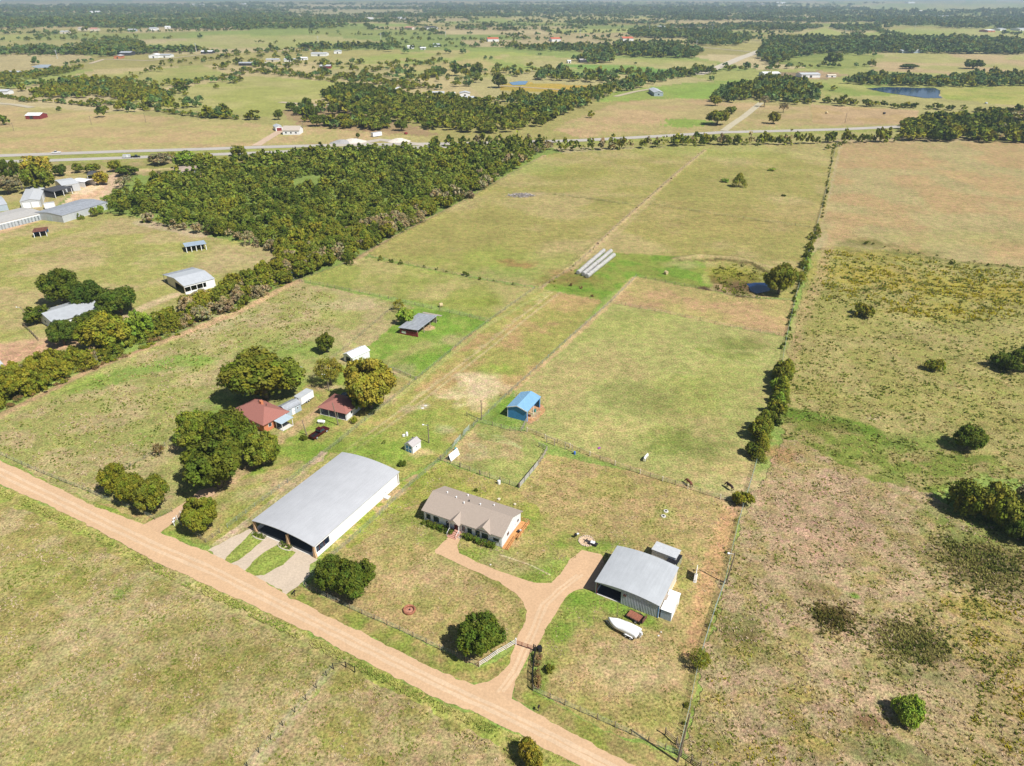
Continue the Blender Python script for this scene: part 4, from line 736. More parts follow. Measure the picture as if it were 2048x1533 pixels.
for i, (a, b, w_, t) in enumerate([(915, 152, 26, 128), (952, 153, 22, 130), (998, 176, 30, 148), (824, 146, 18, 136), (780, 104, 22, 88), (812, 108, 16, 95), (895, 108, 16, 96), (926, 108, 14, 97), (1271, 130, 6, 124), (1665, 130, 34, 104), (1722, 98, 26, 84), (1945, 138, 38, 118), (1818, 138, 34, 128), (2078, 36, 20, 22), (1962, 26, 14, 18), (1980, 26, 14, 17), (1808, 26, 10, 18), (1790, 26, 12, 16), (1830, 26, 12, 15),
        (1542, 76, 18, 64), (1518, 82, 16, 66), (1352, 72, 9, 64), (150, 80, 14, 70), (120, 222, 14, 222-9), (204, 235, 22, 212), (2012, 70, 12, 60), (8, 250, 22, 230), (1690, 62, 16, 50), (1345, 92, 16, 80), (1080, 110, 10, 106), (1160, 138, 10, 130)]):
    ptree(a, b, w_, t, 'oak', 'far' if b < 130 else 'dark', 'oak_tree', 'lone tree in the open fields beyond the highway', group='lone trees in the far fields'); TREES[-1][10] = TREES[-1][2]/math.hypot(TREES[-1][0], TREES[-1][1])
line([(130, 132), (142, 130), (156, 127), (168, 125), (180, 124), (192, 122)], 16, 4, 5, 1, 51, .5)
band([(140, 108), (170, 92), (220, 84), (265, 82), (290, 92), (270, 104), (230, 112), (210, 118), (190, 106)], 11, 4.5, 7, .92, 52); line([(90, 96), (140, 98)], 12, 4, 6, .9, 53)
line([(260, 96), (300, 98), (390, 102), (480, 108)], 14, 4, 6, .7, 54); line([(330, 128), (400, 124), (480, 112), (560, 102), (640, 100), (760, 92)], 10, 3.6, 6, 1, 55, 8, HR); line([(500, 116), (620, 104), (740, 98)], 12, 3.6, 6, .9, 56, 10, HR)
line([(1120, 96), (1200, 102), (1300, 108), (1390, 112), (1400, 100)], 10, 5, 8, 1, 57, 10); band([(1200, 108), (1260, 92), (1340, 94), (1392, 104), (1385, 118), (1260, 115)], 13, 6, 9, .95, 58); band([(1010, 98), (1100, 94), (1200, 96), (1220, 106), (1120, 104), (1040, 102)], 13, 5, 7, .9, 59)
band([(1375, 86), (1420, 72), (1490, 74), (1502, 84), (1470, 94), (1400, 92)], 14, 6, 8, .95, 60); band([(1150, 122), (1180, 110), (1222, 112), (1224, 128), (1180, 130)], 13, 6, 8, .9, 61); band([(1070, 162), (1075, 145), (1120, 142), (1150, 156), (1200, 150), (1240, 158), (1210, 168), (1130, 163)], 12, 4.5, 7, .9, 62)
band([(1516, 118), (1530, 86), (1560, 78), (1600, 92), (1580, 120), (1545, 134), (1526, 122)], 13, 5, 8, .9, 63); line([(1580, 118), (1640, 108), (1720, 112)], 16, 5, 7, .8, 64); line([(1600, 100), (1700, 96), (1800, 88), (1890, 100), (1990, 104), (2120, 108)], 12, 5, 8, 1, 65, 14); line([(1700, 92), (1760, 82), (1800, 74), (1720, 56), (1660, 54)], 14, 6, 8, .95, 66, 10)
band([(1770, 100), (1790, 80), (1860, 84), (1870, 104), (1800, 106)], 14, 6, 9, .95, 67); band([(1690, 168), (1720, 152), (1880, 160), (1980, 150), (2120, 155), (2120, 172), (1900, 176), (1740, 172)], 9, 3.6, 5.8, .9, 68, ['oak', 'far', 'olive', 'dark']); line([(1630, 205), (1720, 212), (1800, 216), (1900, 220), (1960, 224), (2120, 232)], 5.5, 3.2, 5.2, .95, 69, 3, ['oak', 'dark', 'olive'])
line([(1500, 50), (1700, 58), (1760, 50), (1830, 44), (1900, 50), (2000, 56), (2120, 60)], 14, 5, 8, .95, 70, 22); line([(1690, 38), (1760, 40), (1830, 36), (1880, 38)], 16, 6, 9, 1, 71, 30); line([(1880, 32), (1940, 24), (1900, 20)], 16, 6, 8, 1, 72, 18); line([(2020, 26), (2120, 16)], 18, 6, 8, 1, 73, 20); line([(2010, 68), (2120, 78)], 10, 5, 7, 1, 74, 18)
def scatter():
    """single trees and loose clumps in the middle distance"""
    r = np.random.default_rng(177); n = 5200; inv = 1/620.+(1/2400.-1/620.)*r.random(n); R = 1/inv; A = (r.random(n)-.5)*math.radians(80); x = R*np.sin(A); y = R*np.cos(A)
    v = vn(x/190, y/150, 15)*.55+vn(x/60, y/45, 16)*.45; m = (v > .66) | (r.random(n) < .03); py = np.array([proj(a, b)[1] for a, b in zip(x, y)]); px = np.array([proj(a, b)[0] for a, b in zip(x, y)])
    for c in [[(960, 155), (1240, 155), (1200, 196), (960, 196)], [(-90, 335), (-90, 212), (560, 245), (700, 262), (900, 285), (1150, 275), (1240, 205), (2200, 225), (2200, 335)], [(380, 225), (500, 152), (640, 158), (780, 172), (560, 240)], [(1000, 108), (1440, 120), (1400, 148), (1180, 145), (1000, 125)], [(1560, 84), (1650, 56), (1700, 74)], [(1690, 90), (1760, 62), (2120, 60), (2120, 90)], [(1180, 205), (1240, 178), (1500, 156), (1490, 190), (1320, 198)], [(1700, 170), (2120, 165), (2120, 220), (1700, 205)], [(1400, 96), (1540, 84), (1510, 118), (1400, 145)], [(1750, 105), (2120, 110), (2120, 146), (1750, 142)]]: m &= ~inside(c, px, py)
    for a, b, R_ in zip(x[m], y[m], R[m]): rr = 2.6+4.2*r.random()**1.4; TREES.append([float(a), float(b), rr, rr*(1.2+.7*r.random()), 'oak', HR[r.integers(4)], 'tree', 'tree in the far off woods', 'tree', 'far off woods', rr/R_])
scatter()
def hedgerows():
    """hedges along the edges of the plots in the patchwork"""
    r = np.random.default_rng(301); ca, sa = math.cos(.22), math.sin(.22); P = []
    for j in range(1, 26):
        for i in range(-16, 17):
            h = [float(hsh(np.array(i), np.array(j), s_)) for s_ in (31, 32)]
            if h[0] < .72: P += [((i+t)*330-j*173 % 330, j*260) for t in np.arange(0, 1, .034)]
            if h[1] < .5: P += [(i*330-j*173 % 330, (j+t)*260) for t in np.arange(0, 1, .045)]
    P = np.array(P, float); k = r.random(len(P)) < (.55+.5*vn(P[:, 0]/90, P[:, 1]/90, 33)); P = P[k]+r.normal(size=(k.sum(), 2))*np.array([5, 7])
    x = P[:, 0]*ca-P[:, 1]*sa; y = P[:, 0]*sa+P[:, 1]*ca; x0, y0 = x.copy(), y.copy()
    for _ in range(2): x = x0-60*(fbm(x/300, y/300, 5, 2)-.5); y = y0-60*(fbm(x/300, y/300, 6, 2)-.5)
    R = np.hypot(x, y); m = (y > 0) & (R > 680) & (R < 5200) & (np.abs(x) < y*.85); x, y, R = x[m], y[m], R[m]; px = PX+F*x/(y*math.cos(PITCH)+H*math.sin(PITCH)); py = PY+F*(H*math.cos(PITCH)-y*math.sin(PITCH))/(y*math.cos(PITCH)+H*math.sin(PITCH)); m = np.ones(len(x), bool)
    for c in [[(960, 155), (1240, 155), (1200, 196), (960, 196)], [(-90, 335), (-90, 212), (560, 245), (700, 262), (900, 285), (1150, 275), (1240, 205), (2200, 225), (2200, 335)], [(380, 225), (500, 152), (640, 158), (780, 172), (560, 240)], [(1000, 108), (1440, 120), (1400, 148), (1180, 145), (1000, 125)], [(1560, 84), (1650, 56), (1700, 74)], [(1690, 90), (1760, 62), (2120, 60), (2120, 90)], [(1180, 205), (1240, 178), (1500, 156), (1490, 190), (1320, 198)], [(1700, 170), (2120, 165), (2120, 220), (1700, 205)], [(1400, 96), (1540, 84), (1510, 118), (1400, 145)], [(1750, 105), (2120, 110), (2120, 146), (1750, 142)], [(180, 98), (420, 72), (640, 70), (800, 86), (600, 98)]]: m &= ~inside(c, px, py)
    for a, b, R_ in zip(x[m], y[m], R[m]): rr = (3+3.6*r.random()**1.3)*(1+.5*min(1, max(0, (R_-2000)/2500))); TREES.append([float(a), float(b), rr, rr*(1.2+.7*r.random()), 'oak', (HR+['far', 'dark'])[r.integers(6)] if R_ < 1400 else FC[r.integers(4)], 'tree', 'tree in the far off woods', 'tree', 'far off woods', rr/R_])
hedgerows()
def far_bands():
    """country beyond a kilometre and a half: bands where a noise field is high"""
    r = np.random.default_rng(77); n = 52000; u = r.random(n); inv = 1/1250.+(1/9000.-1/1250.)*u**.82; R = 1/inv; A = (r.random(n)-.5)*math.radians(82)
    x = R*np.sin(A); y = R*np.cos(A); v = vn(x/420+3.1, y/240, 5)*.6+vn(x/130, y/90, 6)*.25+vn(x/1400, y/900, 7)*.45
    thr = .655-.065*sst(2300, 4600, R); m = (v > thr) | (r.random(n) < .012)
    py = np.array([proj(a, b)[1] for a, b in zip(x, y)]); px = np.array([proj(a, b)[0] for a, b in zip(x, y)])
    clear_ = [[(0, 86), (300, 70), (620, 66), (860, 80), (860, 96), (300, 104), (0, 104)], [(640, 118), (900, 100), (1060, 104), (1120, 120), (1000, 160), (640, 145)], [(1220, 114), (1450, 120), (1400, 150), (1120, 145), (1120, 120)], [(1560, 84), (1650, 56), (1700, 74), (1690, 86)], [(1680, 74), (1800, 58), (2120, 66), (2120, 90), (1760, 80)], [(1740, 108), (2120, 112), (2120, 148), (1740, 145)], [(1530, 112), (1740, 108), (1760, 140), (1540, 150)], [(1700, 12), (2120, 6), (2120, 22), (1900, 32), (1740, 24)], [(1400, 96), (1540, 84), (1510, 118), (1400, 145)], [(560, 22), (820, 20), (860, 28), (600, 36)], [(1000, 35), (1280, 37), (1040, 43)]]
    for c in clear_: m &= ~inside(c, px, py)
    m &= py < 112
    for a, b, R_ in zip(x[m], y[m], R[m]):
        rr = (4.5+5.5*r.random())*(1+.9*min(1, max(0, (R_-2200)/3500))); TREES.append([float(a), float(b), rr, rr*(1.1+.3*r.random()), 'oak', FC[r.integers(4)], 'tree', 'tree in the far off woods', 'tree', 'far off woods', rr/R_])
far_bands()

def merge(name, items, label):
    """trees nobody could count, in one object"""
    Vs = []; Fs = []; Cs = []; n = 0; r = np.random.default_rng(5)
    for x, y, R, h, kind, c, *_ in items:
        dist = math.hypot(x, y); lod = 2 if dist < 480 else 3
        vv, f, col, _m = proto(kind, lod, int(r.integers(4)))
        if dist > 1500: f = f[:len(f)*2//3]; vv = vv[:len(f)*4]; col = col[:len(f)*4]
        top = {'oak': 1.62, 'shrub': 1.2, 'cedar': 2.4, 'sparse': 1.6}[kind]; a = r.random()*6.28; ca, sa = math.cos(a), math.sin(a); sz = h/top
        q = np.empty_like(vv); q[:, 0] = (vv[:, 0]*ca-vv[:, 1]*sa)*R+x; q[:, 1] = (vv[:, 0]*sa+vv[:, 1]*ca)*R+y; q[:, 2] = vv[:, 2]*sz+gz(x, y)-.1
        Vs.append(q); Fs.append(f+n); n += len(vv); b = .82+.36*r.random(); Cs.append(col*np.array(GCOL[c])*b)
    me = mesh_np(name, np.vstack(Vs), np.vstack(Fs), np.vstack(Cs)); o = link(name, me, LEAF); o.color = (1, 1, 1, 1)
    return tag(o, label, 'trees', None, 'stuff')
CW = {'oak': 'green', 'dark': 'dark green', 'olive': 'olive', 'cedar': 'olive green', 'gold': 'golden', 'bright': 'bright green', 'grey': 'greyish', 'far': 'blue green', 'brown': 'brownish', 'deep': 'deep green'}
PLACE = {'lone trees in the far fields': 'the far open fields', 'trees of the dense wood': 'the dense wood', 'trees at the near edge of the wood': 'the near tip of the wood', 'trees of the hedgerow on the left': 'the left hedgerow', 'bushes along the east fence': 'the east fence line', 'brushy edge of the hedgerow': "the hedgerow's brushy rim",
         'trees of the oak grove beyond the highway': 'the oak grove beyond the highway', 'trees of the thicket at the right': 'the thicket right of the tan field', 'trees along the far end of the long pasture': "the row ending the long pasture", 'greyish trees along the wood edge': "the wood's pasture side", 'trees on the left rim of the wood': "the wood's left rim",
         'bushes on the paddock fence': 'the bale paddock fence', 'weedy bushes at the lane end': 'the lane end', 'scrub on the bank of the rough field': 'the bank across the rough field', 'weedy tufts on the pasture fence line': 'the overgrown pasture fence', 'trees round the pale roofed house by the highway': 'the roadside house grove', 'bushes against the long grey storage building': 'the long grey storage building'}
def relabel(ind):
    gs = {}
    for t in ind:
        if t[9] in PLACE: gs.setdefault(t[9], []).append(t)
    for gname, L in gs.items():
        pp = [proj(t[0], t[1], gz(t[0], t[1])) for t in L]; xs = sorted(p[0] for p in pp); ys = sorted(p[1] for p in pp); hs = sorted(t[3] for t in L); n = len(L)
        q = lambda a, v, k: min(k-1, sum(1 for u in a if u < v)*k//n); narrow = gname in ('bushes along the east fence',)
        for t, p in zip(L, pp):
            hw = ('low', 'smallish', 'medium', 'tall')[q(hs, t[3], 4)]; kd = {'oak': 'round tree', 'cedar': 'pointed tree', 'shrub': 'round bush', 'sparse': 'thin tree'}[t[4]] if t[8] == 'tree' else {'oak': 'leafy bush', 'cedar': 'pointed bush', 'shrub': 'round bush', 'sparse': 'thin bush'}[t[4]]
            xw = ('far left', 'left', 'left centre', 'centre', 'right centre', 'right', 'far right')[q(xs, p[0], 7)]; yw = ('farthest', 'far', 'middle', 'near', 'nearest')[q(ys, p[1], 5)]
            if gname == 'bushes along the east fence': t[7] = f"{hw} {CW[t[5]]} {kd} on the east fence, "+[w_ for lim_, w_ in ((330, 'at the tan field corner'), (450, 'along the tan field'), (490, 'just above the rough bank'), (530, 'just below the rough bank'), (560, 'above the pond tree'), (600, 'beside the pond tree'), (640, 'below the pond tree'), (680, 'by the holding paddock'), (740, 'above the dense clump'), (775, 'at the clump top'), (805, 'in the upper clump'), (835, 'in the middle clump'), (865, 'under the middle clump'), (895, 'in the lower clump'), (950, 'at the clump foot'), (1060, 'below the corner bush'), (1120, 'above the lamp pole'), (1190, 'at the lamp pole'), (1260, 'below the lamp pole'), (9999, 'near the bottom corner')) if p[1] < lim_][0]
            else: t[7] = f"{hw} {CW[t[5]]} {kd}, {xw}, {yw}, in {PLACE[gname]}"
def plant_all():
    vis = []
    for t in TREES:
        px, py = proj(t[0], t[1], gz(t[0], t[1])); dd = depth(t[0], t[1])
        if -120 < px < 2170 and py < 1640: vis.append(t)
    lim = {}
    for cat in ('tree', 'shrub'):
        k = sorted([t for t in vis if t[8] == cat], key=lambda t: -t[10]); ind = k[:300]; rest = k[300:]
        relabel(ind)
        for i, t in enumerate(ind):
            x, y, R, h, kind, c, name, label, ct, group, pr = t; dist = math.hypot(x, y); rpx = R/dist*F*.5
            lod = 0 if rpx > 13 else (1 if rpx > 3.5 else 2); v = i % (5 if lod == 0 else 4)
            pm = proto_mesh(kind, lod, v); top = {'oak': 1.62, 'shrub': 1.2, 'cedar': 2.4, 'sparse': 1.6}[kind]
            nmx = name if name != 'tree' else {'oak': 'oak_tree', 'cedar': 'cedar_tree', 'shrub': 'bushy_tree', 'sparse': 'bare_tree'}[kind]
            e = thing(nmx, label, ct, (x, y, gz(x, y)), random.random()*6.28, group); e.scale = (R, R, h/top)
            o = link('crown', pm['crown'], None, e); b = .85+.3*random.random(); cc = GCOL[c]; o.color = (cc[0]*b*(.93+.14*random.random()), cc[1]*b, cc[2]*b, 1)
            link('trunk' if kind != 'shrub' else 'stems', pm['trunk'], None, e)
        lim[cat] = rest
    gr = {}
    for t in lim['tree']+lim['shrub']: gr.setdefault(t[9] or 'far off woods', []).append(t)
    for gname, items in gr.items():
        merge('bushes' if items[0][8] == 'shrub' else 'woodland', items, gname)
    print('trees', len(vis), {k: len(v) for k, v in gr.items()})
plant_all()
# ---------------------------------------------------------------- buildings
WHITE = mat('white_metal', (.80, .80, .80), .5, .05, .6, 0, .35, 0, .3, .06, .02); WHT2 = mat('white_siding', (.74, .75, .76), .7, .05, 1.5, 0, .2, 2)
GALV = mat('galvanised_roof', (.50, .52, .54), .42, .08, .5, .25, .45, 1, .4, .08); GALVY = mat('galvanised_roof_old', (.40, .42, .45), .5, .18, .8, .2, .45, 0, .4, .2)
GALVX = mat('pale_metal_roof', (.58, .60, .62), .42, .06, .5, .2, .5, 0, .4, .08); RUST = mat('rusty_roof', (.22, .09, .06), .8, .4, 2, .1, .4, 0, .2, .3)
SHING = mat('taupe_shingles', (.35, .285, .235), .95, .2, 9); SHRED = mat('red_brown_shingles', (.30, .125, .10), .95, .18, 7); SHGR = mat('grey_shingles', (.40, .37, .36), .95, .15, 9)
BRICK = mat('orange_brick', (.52, .19, .09), .9, .2, 8); CONC = mat('concrete', (.58, .55, .50), .9, .12, 1.5); DARKM = mat('dark_metal', (.03, .03, .035), .5, .3, 3)
BLUEW = mat('blue_siding', (.05, .22, .48), .5, .06, 1, 0, .3); BLUER = mat('blue_roof', (.22, .42, .62), .4, .06, .8, .15, .45, 0, .4)
WOOD = mat('orange_deck_wood', (.62, .30, .11), .8, .2, 6, 0, .15); OLDW = mat('weathered_wood', (.34, .29, .24), .9, .25, 5); REDW = mat('red_barn_paint', (.22, .035, .035), .8, .3, 2)
CREAM = mat('cream_metal', (.66, .58, .46), .6, .06, 1, 0, .3); GREYW = mat('grey_ribbed_metal', (.42, .46, .48), .5, .08, 1, 0, .75, 0, .3, 0, .12); BROWNM = mat('brown_trim', (.14, .06, .05), .6, .2, 3)
STONE = mat('tan_stone', (.56, .36, .21), .95, .3, 3); TRIM = mat('white_trim', (.8, .8, .8), .6, .03, 3); SHADE = mat('shade_and_dark_paint', (.05, .05, .055), .9, .2, 3); TEAL = mat('teal_plastic', (.05, .30, .28), .5, .1, 3)  # SHADE: near-black painting in interior shade; also plain dark doors, far walls and roof
BLK = mat('black_paint', (.015, .015, .018), .5, .2, 3); GRN_M = mat('grey_green_pipe', (.30, .36, .31), .6, .15, 2); GLASS = glass_mat(); TYRE = mat('tyre_rubber', (.02, .02, .02), .9, .2, 5); PGREY = mat('light_grey_roof', (.52, .53, .54), .55, .08, 1.5, .1, .5)
WEATH = mat('blue_grey_boards', (.36, .42, .47), .8, .15, 3); DKG = mat('dark_grey_roof', (.07, .07, .075), .7, .3, 3)
def frame(A, B, Cc, px=True):
    """footprint from three ground pixels: front left, front right, back right"""
    a, b, c = [Vector(g(*p)) if px else Vector(p) for p in (A, B, Cc)]; u = (b-a); Wd = u.length; u.normalize(); v = Vector((-u.y, u.x))
    D = max(1., (c-b).dot(v)); ctr = a+u*Wd/2+v*D/2; return ctr, math.atan2(u.y, u.x), Wd, D
class Bld:
    """a building: local x along the front, y away from it; faces f b l r"""
    def __init__(s, name, label, cat, A, B, Cc, h, roof='gable', rise=1.2, ridge='x', px=True, group=None):
        s.c, s.rot, s.W, s.D = frame(A, B, Cc, px); s.h = h; s.kind = roof; s.rise = rise; s.ridge = ridge
        s.root = thing(name, label, cat, (s.c.x, s.c.y, gz(s.c.x, s.c.y)), s.rot, group)
    def zr(s, x, y):
        W2, D2 = s.W/2, s.D/2
        if s.kind == 'flat': return s.h
        if s.kind == 'shed': t = (y+D2)/s.D if s.ridge == 'x' else (x+W2)/s.W; return s.h+s.rise*t
        q = abs(y)/D2 if s.ridge == 'x' else abs(x)/W2
        if s.kind == 'arch': return s.h+s.rise*(1-min(1.1, q)**2)
        if s.kind == 'hip': return s.h+s.rise*max(0, min(1-abs(y)/D2, (W2-abs(x))/D2)) if s.W >= s.D else s.h+s.rise*max(0, min(1-abs(x)/W2, (D2-abs(y))/W2))
        return s.h+s.rise*(1-q)
    def pt(s, face, t, n):
        W2, D2 = s.W/2, s.D/2
        return {'f': (-W2+t*s.W, -D2+n), 'b': (W2-t*s.W, D2-n), 'r': (W2-n, -D2+t*s.D), 'l': (-W2+n, D2-t*s.D)}[face]
    def walls(s, faces='fblr', m=None, openings=(), th=.14, ztop=None, z0=0, name='wall', label=None):
        """openings: (face, t0, t1, z0, z1), t from 0 to 1 along the face"""
        o = None
        for fc in faces:
            mb = MB()
            L = s.W if fc in 'fb' else s.D; ts = set(np.linspace(0, 1, 13)); ops = [o for o in openings if o[0] == fc]
            for o in ops: ts |= {o[1], o[2]}
            ts = sorted(ts); e = th/L if fc in 'lr' else 0
            for a, b in zip(ts[:-1], ts[1:]):
                if b-a < 1e-4: continue
                a2, b2 = max(a, e), min(b, 1-e); mid = (a+b)/2; spans = [(z0, None)]
                for o in ops:
                    if o[1]-1e-6 <= mid <= o[2]+1e-6: spans = ([(z0, o[3])] if o[3] > z0+.01 else [])+[(o[4], None)]
                for lo, hi in spans:
                    vs = []
                    for n_ in (0, th):
                        for t in (a2, b2):
                            x, y = s.pt(fc, t, n_); zt = (s.zr(x, y)-.03) if ztop is None else ztop
                            zt = hi if hi is not None else zt; vs += [(x, y, lo), (x, y, max(zt, lo+.01))]
                    mb.add(vs, [(0, 2, 3, 1), (4, 5, 7, 6), (0, 1, 5, 4), (2, 6, 7, 3), (1, 3, 7, 5), (0, 4, 6, 2)])
            o = mb.build(name, m or WHITE, s.root)
            if label: o['label'] = label
        return o
    def roof(s, m, oh=.3, ohe=None, th=.1, x0=None, x1=None, name='roof', base=None, label=None):
        ohe = oh if ohe is None else ohe; W2, D2 = s.W/2, s.D/2; mb = MB()
        if s.kind == 'hip':
            a, b = W2+oh, D2+oh; k = oh*s.rise/min(W2, D2); zb = s.h-k; zt = s.h+s.rise
            if s.W >= s.D: e = [(-(W2-D2), 0), (W2-D2, 0)]
            else: e = [(0, -(D2-W2)), (0, D2-W2)]
            for off in (0, -th):
                v = [(-a, -b, zb+off), (a, -b, zb+off), (a, b, zb+off), (-a, b, zb+off), (*e[0], zt+off), (*e[1], zt+off)]
                f = [(0, 1, 5, 4), (1, 2, 5), (2, 3, 4, 5), (3, 0, 4)] if s.W >= s.D else [(0, 1, 4), (1, 2, 5, 4), (2, 3, 5), (3, 0, 4, 5)]
                mb.add(v, f if off == 0 else [q[::-1] for q in f])
            for i in range(4): j = (i+1) % 4; mb.f.append((i, j, j+6, i+6))
            return mb.build(name, m, s.root)
        run = s.ridge == 'x' or s.kind == 'flat'
        half = D2 if run else W2; n = 14 if s.kind == 'arch' else 2
        prof = np.linspace(-half-oh, half+oh, n+1) if s.kind in ('arch',) else ([-half-oh, 0, half+oh] if s.kind == 'gable' else [-half-oh, half+oh])
        Lh = (W2 if run else D2)+ohe; l0 = -Lh if x0 is None else x0; l1 = Lh if x1 is None else x1
        if s.kind == 'arch':                                   # one curved sheet with its own smooth top
            V = []; Fq = []; zf = lambda q: s.h+s.rise*(1-(q/half)**2); pr = np.linspace(-half-oh, half+oh, 25); n_ = len(pr); P3 = (lambda l, q, z: (l, q, z)) if run else (lambda l, q, z: (q, l, z))
            for off in (th, 0):
                for l in (l0, l1): V += [P3(l, q, zf(q)+off) for q in pr]
            for i in range(n_-1): Fq += [(i, i+1, n_+i+1, n_+i), (2*n_+i, 3*n_+i, 3*n_+i+1, 2*n_+i+1)]
            k4 = len(V); V += V[:4*n_]
            for i in range(n_-1):
                for a_ in (0, n_): Fq.append((k4+a_+i, k4+a_+i+1, k4+2*n_+a_+i+1, k4+2*n_+a_+i))
            for e_ in (0, n_-1): Fq.append((k4+e_, k4+n_+e_, k4+3*n_+e_, k4+2*n_+e_))
            me = bpy.data.meshes.new(name); me.from_pydata(V, [], Fq); me.update(); bm = bmesh.new(); bm.from_mesh(me); bmesh.ops.recalc_face_normals(bm, faces=bm.faces)
            bm.faces.ensure_lookup_table()
            for i, f_ in enumerate(bm.faces):
                f_.smooth = i < 2*(n_-1)
                if i < 2*(n_-1) and (f_.normal.z < 0) == (i % 2 == 0): f_.normal_flip()
            bm.to_mesh(me); bm.free(); o = link(name, me, m, s.root); return o
        top = []; bot = []
        for q in prof:
            if s.kind == 'gable': z = s.h+s.rise*(1-abs(q)/half)
            elif s.kind == 'arch': z = s.h+s.rise*(1-(q/half)**2)
            elif s.kind == 'shed': z = s.h+s.rise*(q+half)/(2*half)
            else: z = s.h
            top.append((q, z+th)); bot.append((q, z))
        pl = bot+top[::-1]; 
        nn = len(prof)
        for i in range(nn-1):
            mb.prism([bot[i], bot[i+1], top[i+1], top[i]], l0, l1, 'x' if run else 'y')
        me = mb.mesh(name); bm = bmesh.new(); bm.from_mesh(me); bmesh.ops.remove_doubles(bm, verts=bm.verts, dist=.002)
        seen = {}                                              # drop the inner walls between strips
        for f_ in bm.faces: seen.setdefault(tuple(sorted(v.index for v in f_.verts)), []).append(f_)
        bmesh.ops.delete(bm, geom=[f_ for k in seen.values() if len(k) > 1 for f_ in k], context='FACES_ONLY'); bmesh.ops.recalc_face_normals(bm, faces=bm.faces)
        if s.kind == 'arch':
            for f_ in bm.faces: f_.smooth = abs(f_.normal.z) > .5
        bm.to_mesh(me); bm.free(); o = link(name, me, m, s.root)
        if label: o['label'] = label
        return o
    def onwall(s, face, t, z, w, h, d=.04):
        """axis box proud of a wall: centre t, bottom z"""
        mb = MB(); x, y = s.pt(face, t, 0)
        if face in 'fb':
            sg = -1 if face == 'f' else 1; mb.box(x-w/2, min(y, y+sg*d), z, x+w/2, max(y, y+sg*d), z+h)
        else:
            sg = 1 if face == 'r' else -1; mb.box(min(x, x+sg*d), y-w/2, z, max(x, x+sg*d), y+w/2, z+h)
        return mb
    def window(s, face, t, z=1., w=1., h=1.1, fm=None):
        f = s.onwall(face, t, z, w, h, .05).build('window', fm or TRIM, s.root); s.onwall(face, t, z+.08, w-.16, h-.16, .07).build('pane', GLASS, f); return f
    def door(s, face, t, w=.95, h=2.05, m=None, z=0.02, name='door', handle=True):
        d = s.onwall(face, t, z, w, h, .06).build(name, m or TRIM, s.root)
        if handle:
            x, y = s.pt(face, t, -.1); k = MB(); q = w*.36
            if face in 'fb': k.box(x+q-.05, y-.04, z+1, x+q+.05, y+.04, z+1.12)
            else: k.box(x-.04, y+q-.05, z+1, x+.04, y+q+.05, z+1.12)
            k.build('handle', DARKM, d)
        return d
    def floor(s, m, z=.06, oh=0., name='floor_slab'): return MB().box(-s.W/2-oh, -s.D/2-oh, -.05, s.W/2+oh, s.D/2+oh, z).build(name, m, s.root)
    def post(s, x, y, m=None, r=.1, z1=None, name='post'):
        return MB().box(x-r, y-r, 0, x+r, y+r, (z1 if z1 else s.zr(x, y)-.02)).build(name, m or OLDW, s.root)
# the long arched building by the road
b = Bld('arched_barn', 'long white building with a low arched pale metal roof beside the gravel apron', 'building', (512, 1064), (633, 1116), (794, 966), 3.1, 'arch', .8, 'y')
PD = 4.2/b.D; b.floor(CONC, .06, .1); MB().box(-b.W/2+.16, -b.D/2+.55, .06, b.W/2-.16, -b.D/2+4.2, .07).build('porch_floor', mat('porch_shade_floor', (.05, .065, .09), .6, .2, 2), b.root)  # thin floor sheet coloured navy to paint in the porch's deep shade
b.walls('lr', WHITE, [('r', .012, PD, .95, 2.6), ('l', 1-PD, .988, .95, 2.6)]); b.walls('b', WHITE, [], name='wall')
y1 = -b.D/2+4.2; MB().box(-b.W/2+.16, y1, .08, b.W/2-.16, y1+.12, 3.1).build('front_wall', mat('porch_shade_wall', (.05, .08, .15), .7, .1, 1), b.root)  # wall colour darkened to hold the shade under the porch roof
for t in (-.62, -.2, .3, .66):
    f = MB().box(t*b.W/2-.9, y1-.06, .6 if t in (-.2, .66) else .09, t*b.W/2+.9, y1-.002, 2.4).build('door' if t in (-.62, .3) else 'window', TRIM if t in (-.2, .66) else BROWNM, b.root)
    MB().box(t*b.W/2-.78, y1-.09, .75 if t in (-.2, .66) else 1.1, t*b.W/2+.78, y1-.062, 2.28).build('pane', GLASS, f)
b.roof(mat('arched_metal_roof', (.42, .425, .44), .6, .05, .3, 0, 0, 0, .3, .07), .15, .35, .14)
for x in (-.99, .12, .97): MB().prism([(x*b.W/2-.42, .0), (x*b.W/2+.4, .0), (x*b.W/2+.22, 1.2), (x*b.W/2+.15, 3.1), (x*b.W/2-.15, 3.1), (x*b.W/2-.26, 1.2)], -b.D/2-.25, -b.D/2+.25, 'y').build('stone_pillar', STONE, b.root)
for k, t in ((0, .045), (1, .095)): MB().box(b.W/2-.2, -b.D/2+t*b.D-.05, .95, b.W/2-.02, -b.D/2+t*b.D+.05, 2.6).build('porch_post', BROWNM, b.root)
b.door('r', .80, .9, 2.05, TRIM); MB().box(b.W/2+.02, b.D*.3-.6, .0, b.W/2+1.3, b.D*.3+.6, .28).build('door_step', CONC, b.root)
b.onwall('r', .985, .3, .18, 2.6, .05).build('downpipe', BROWNM, b.root)
x0 = -.45*b.W/2
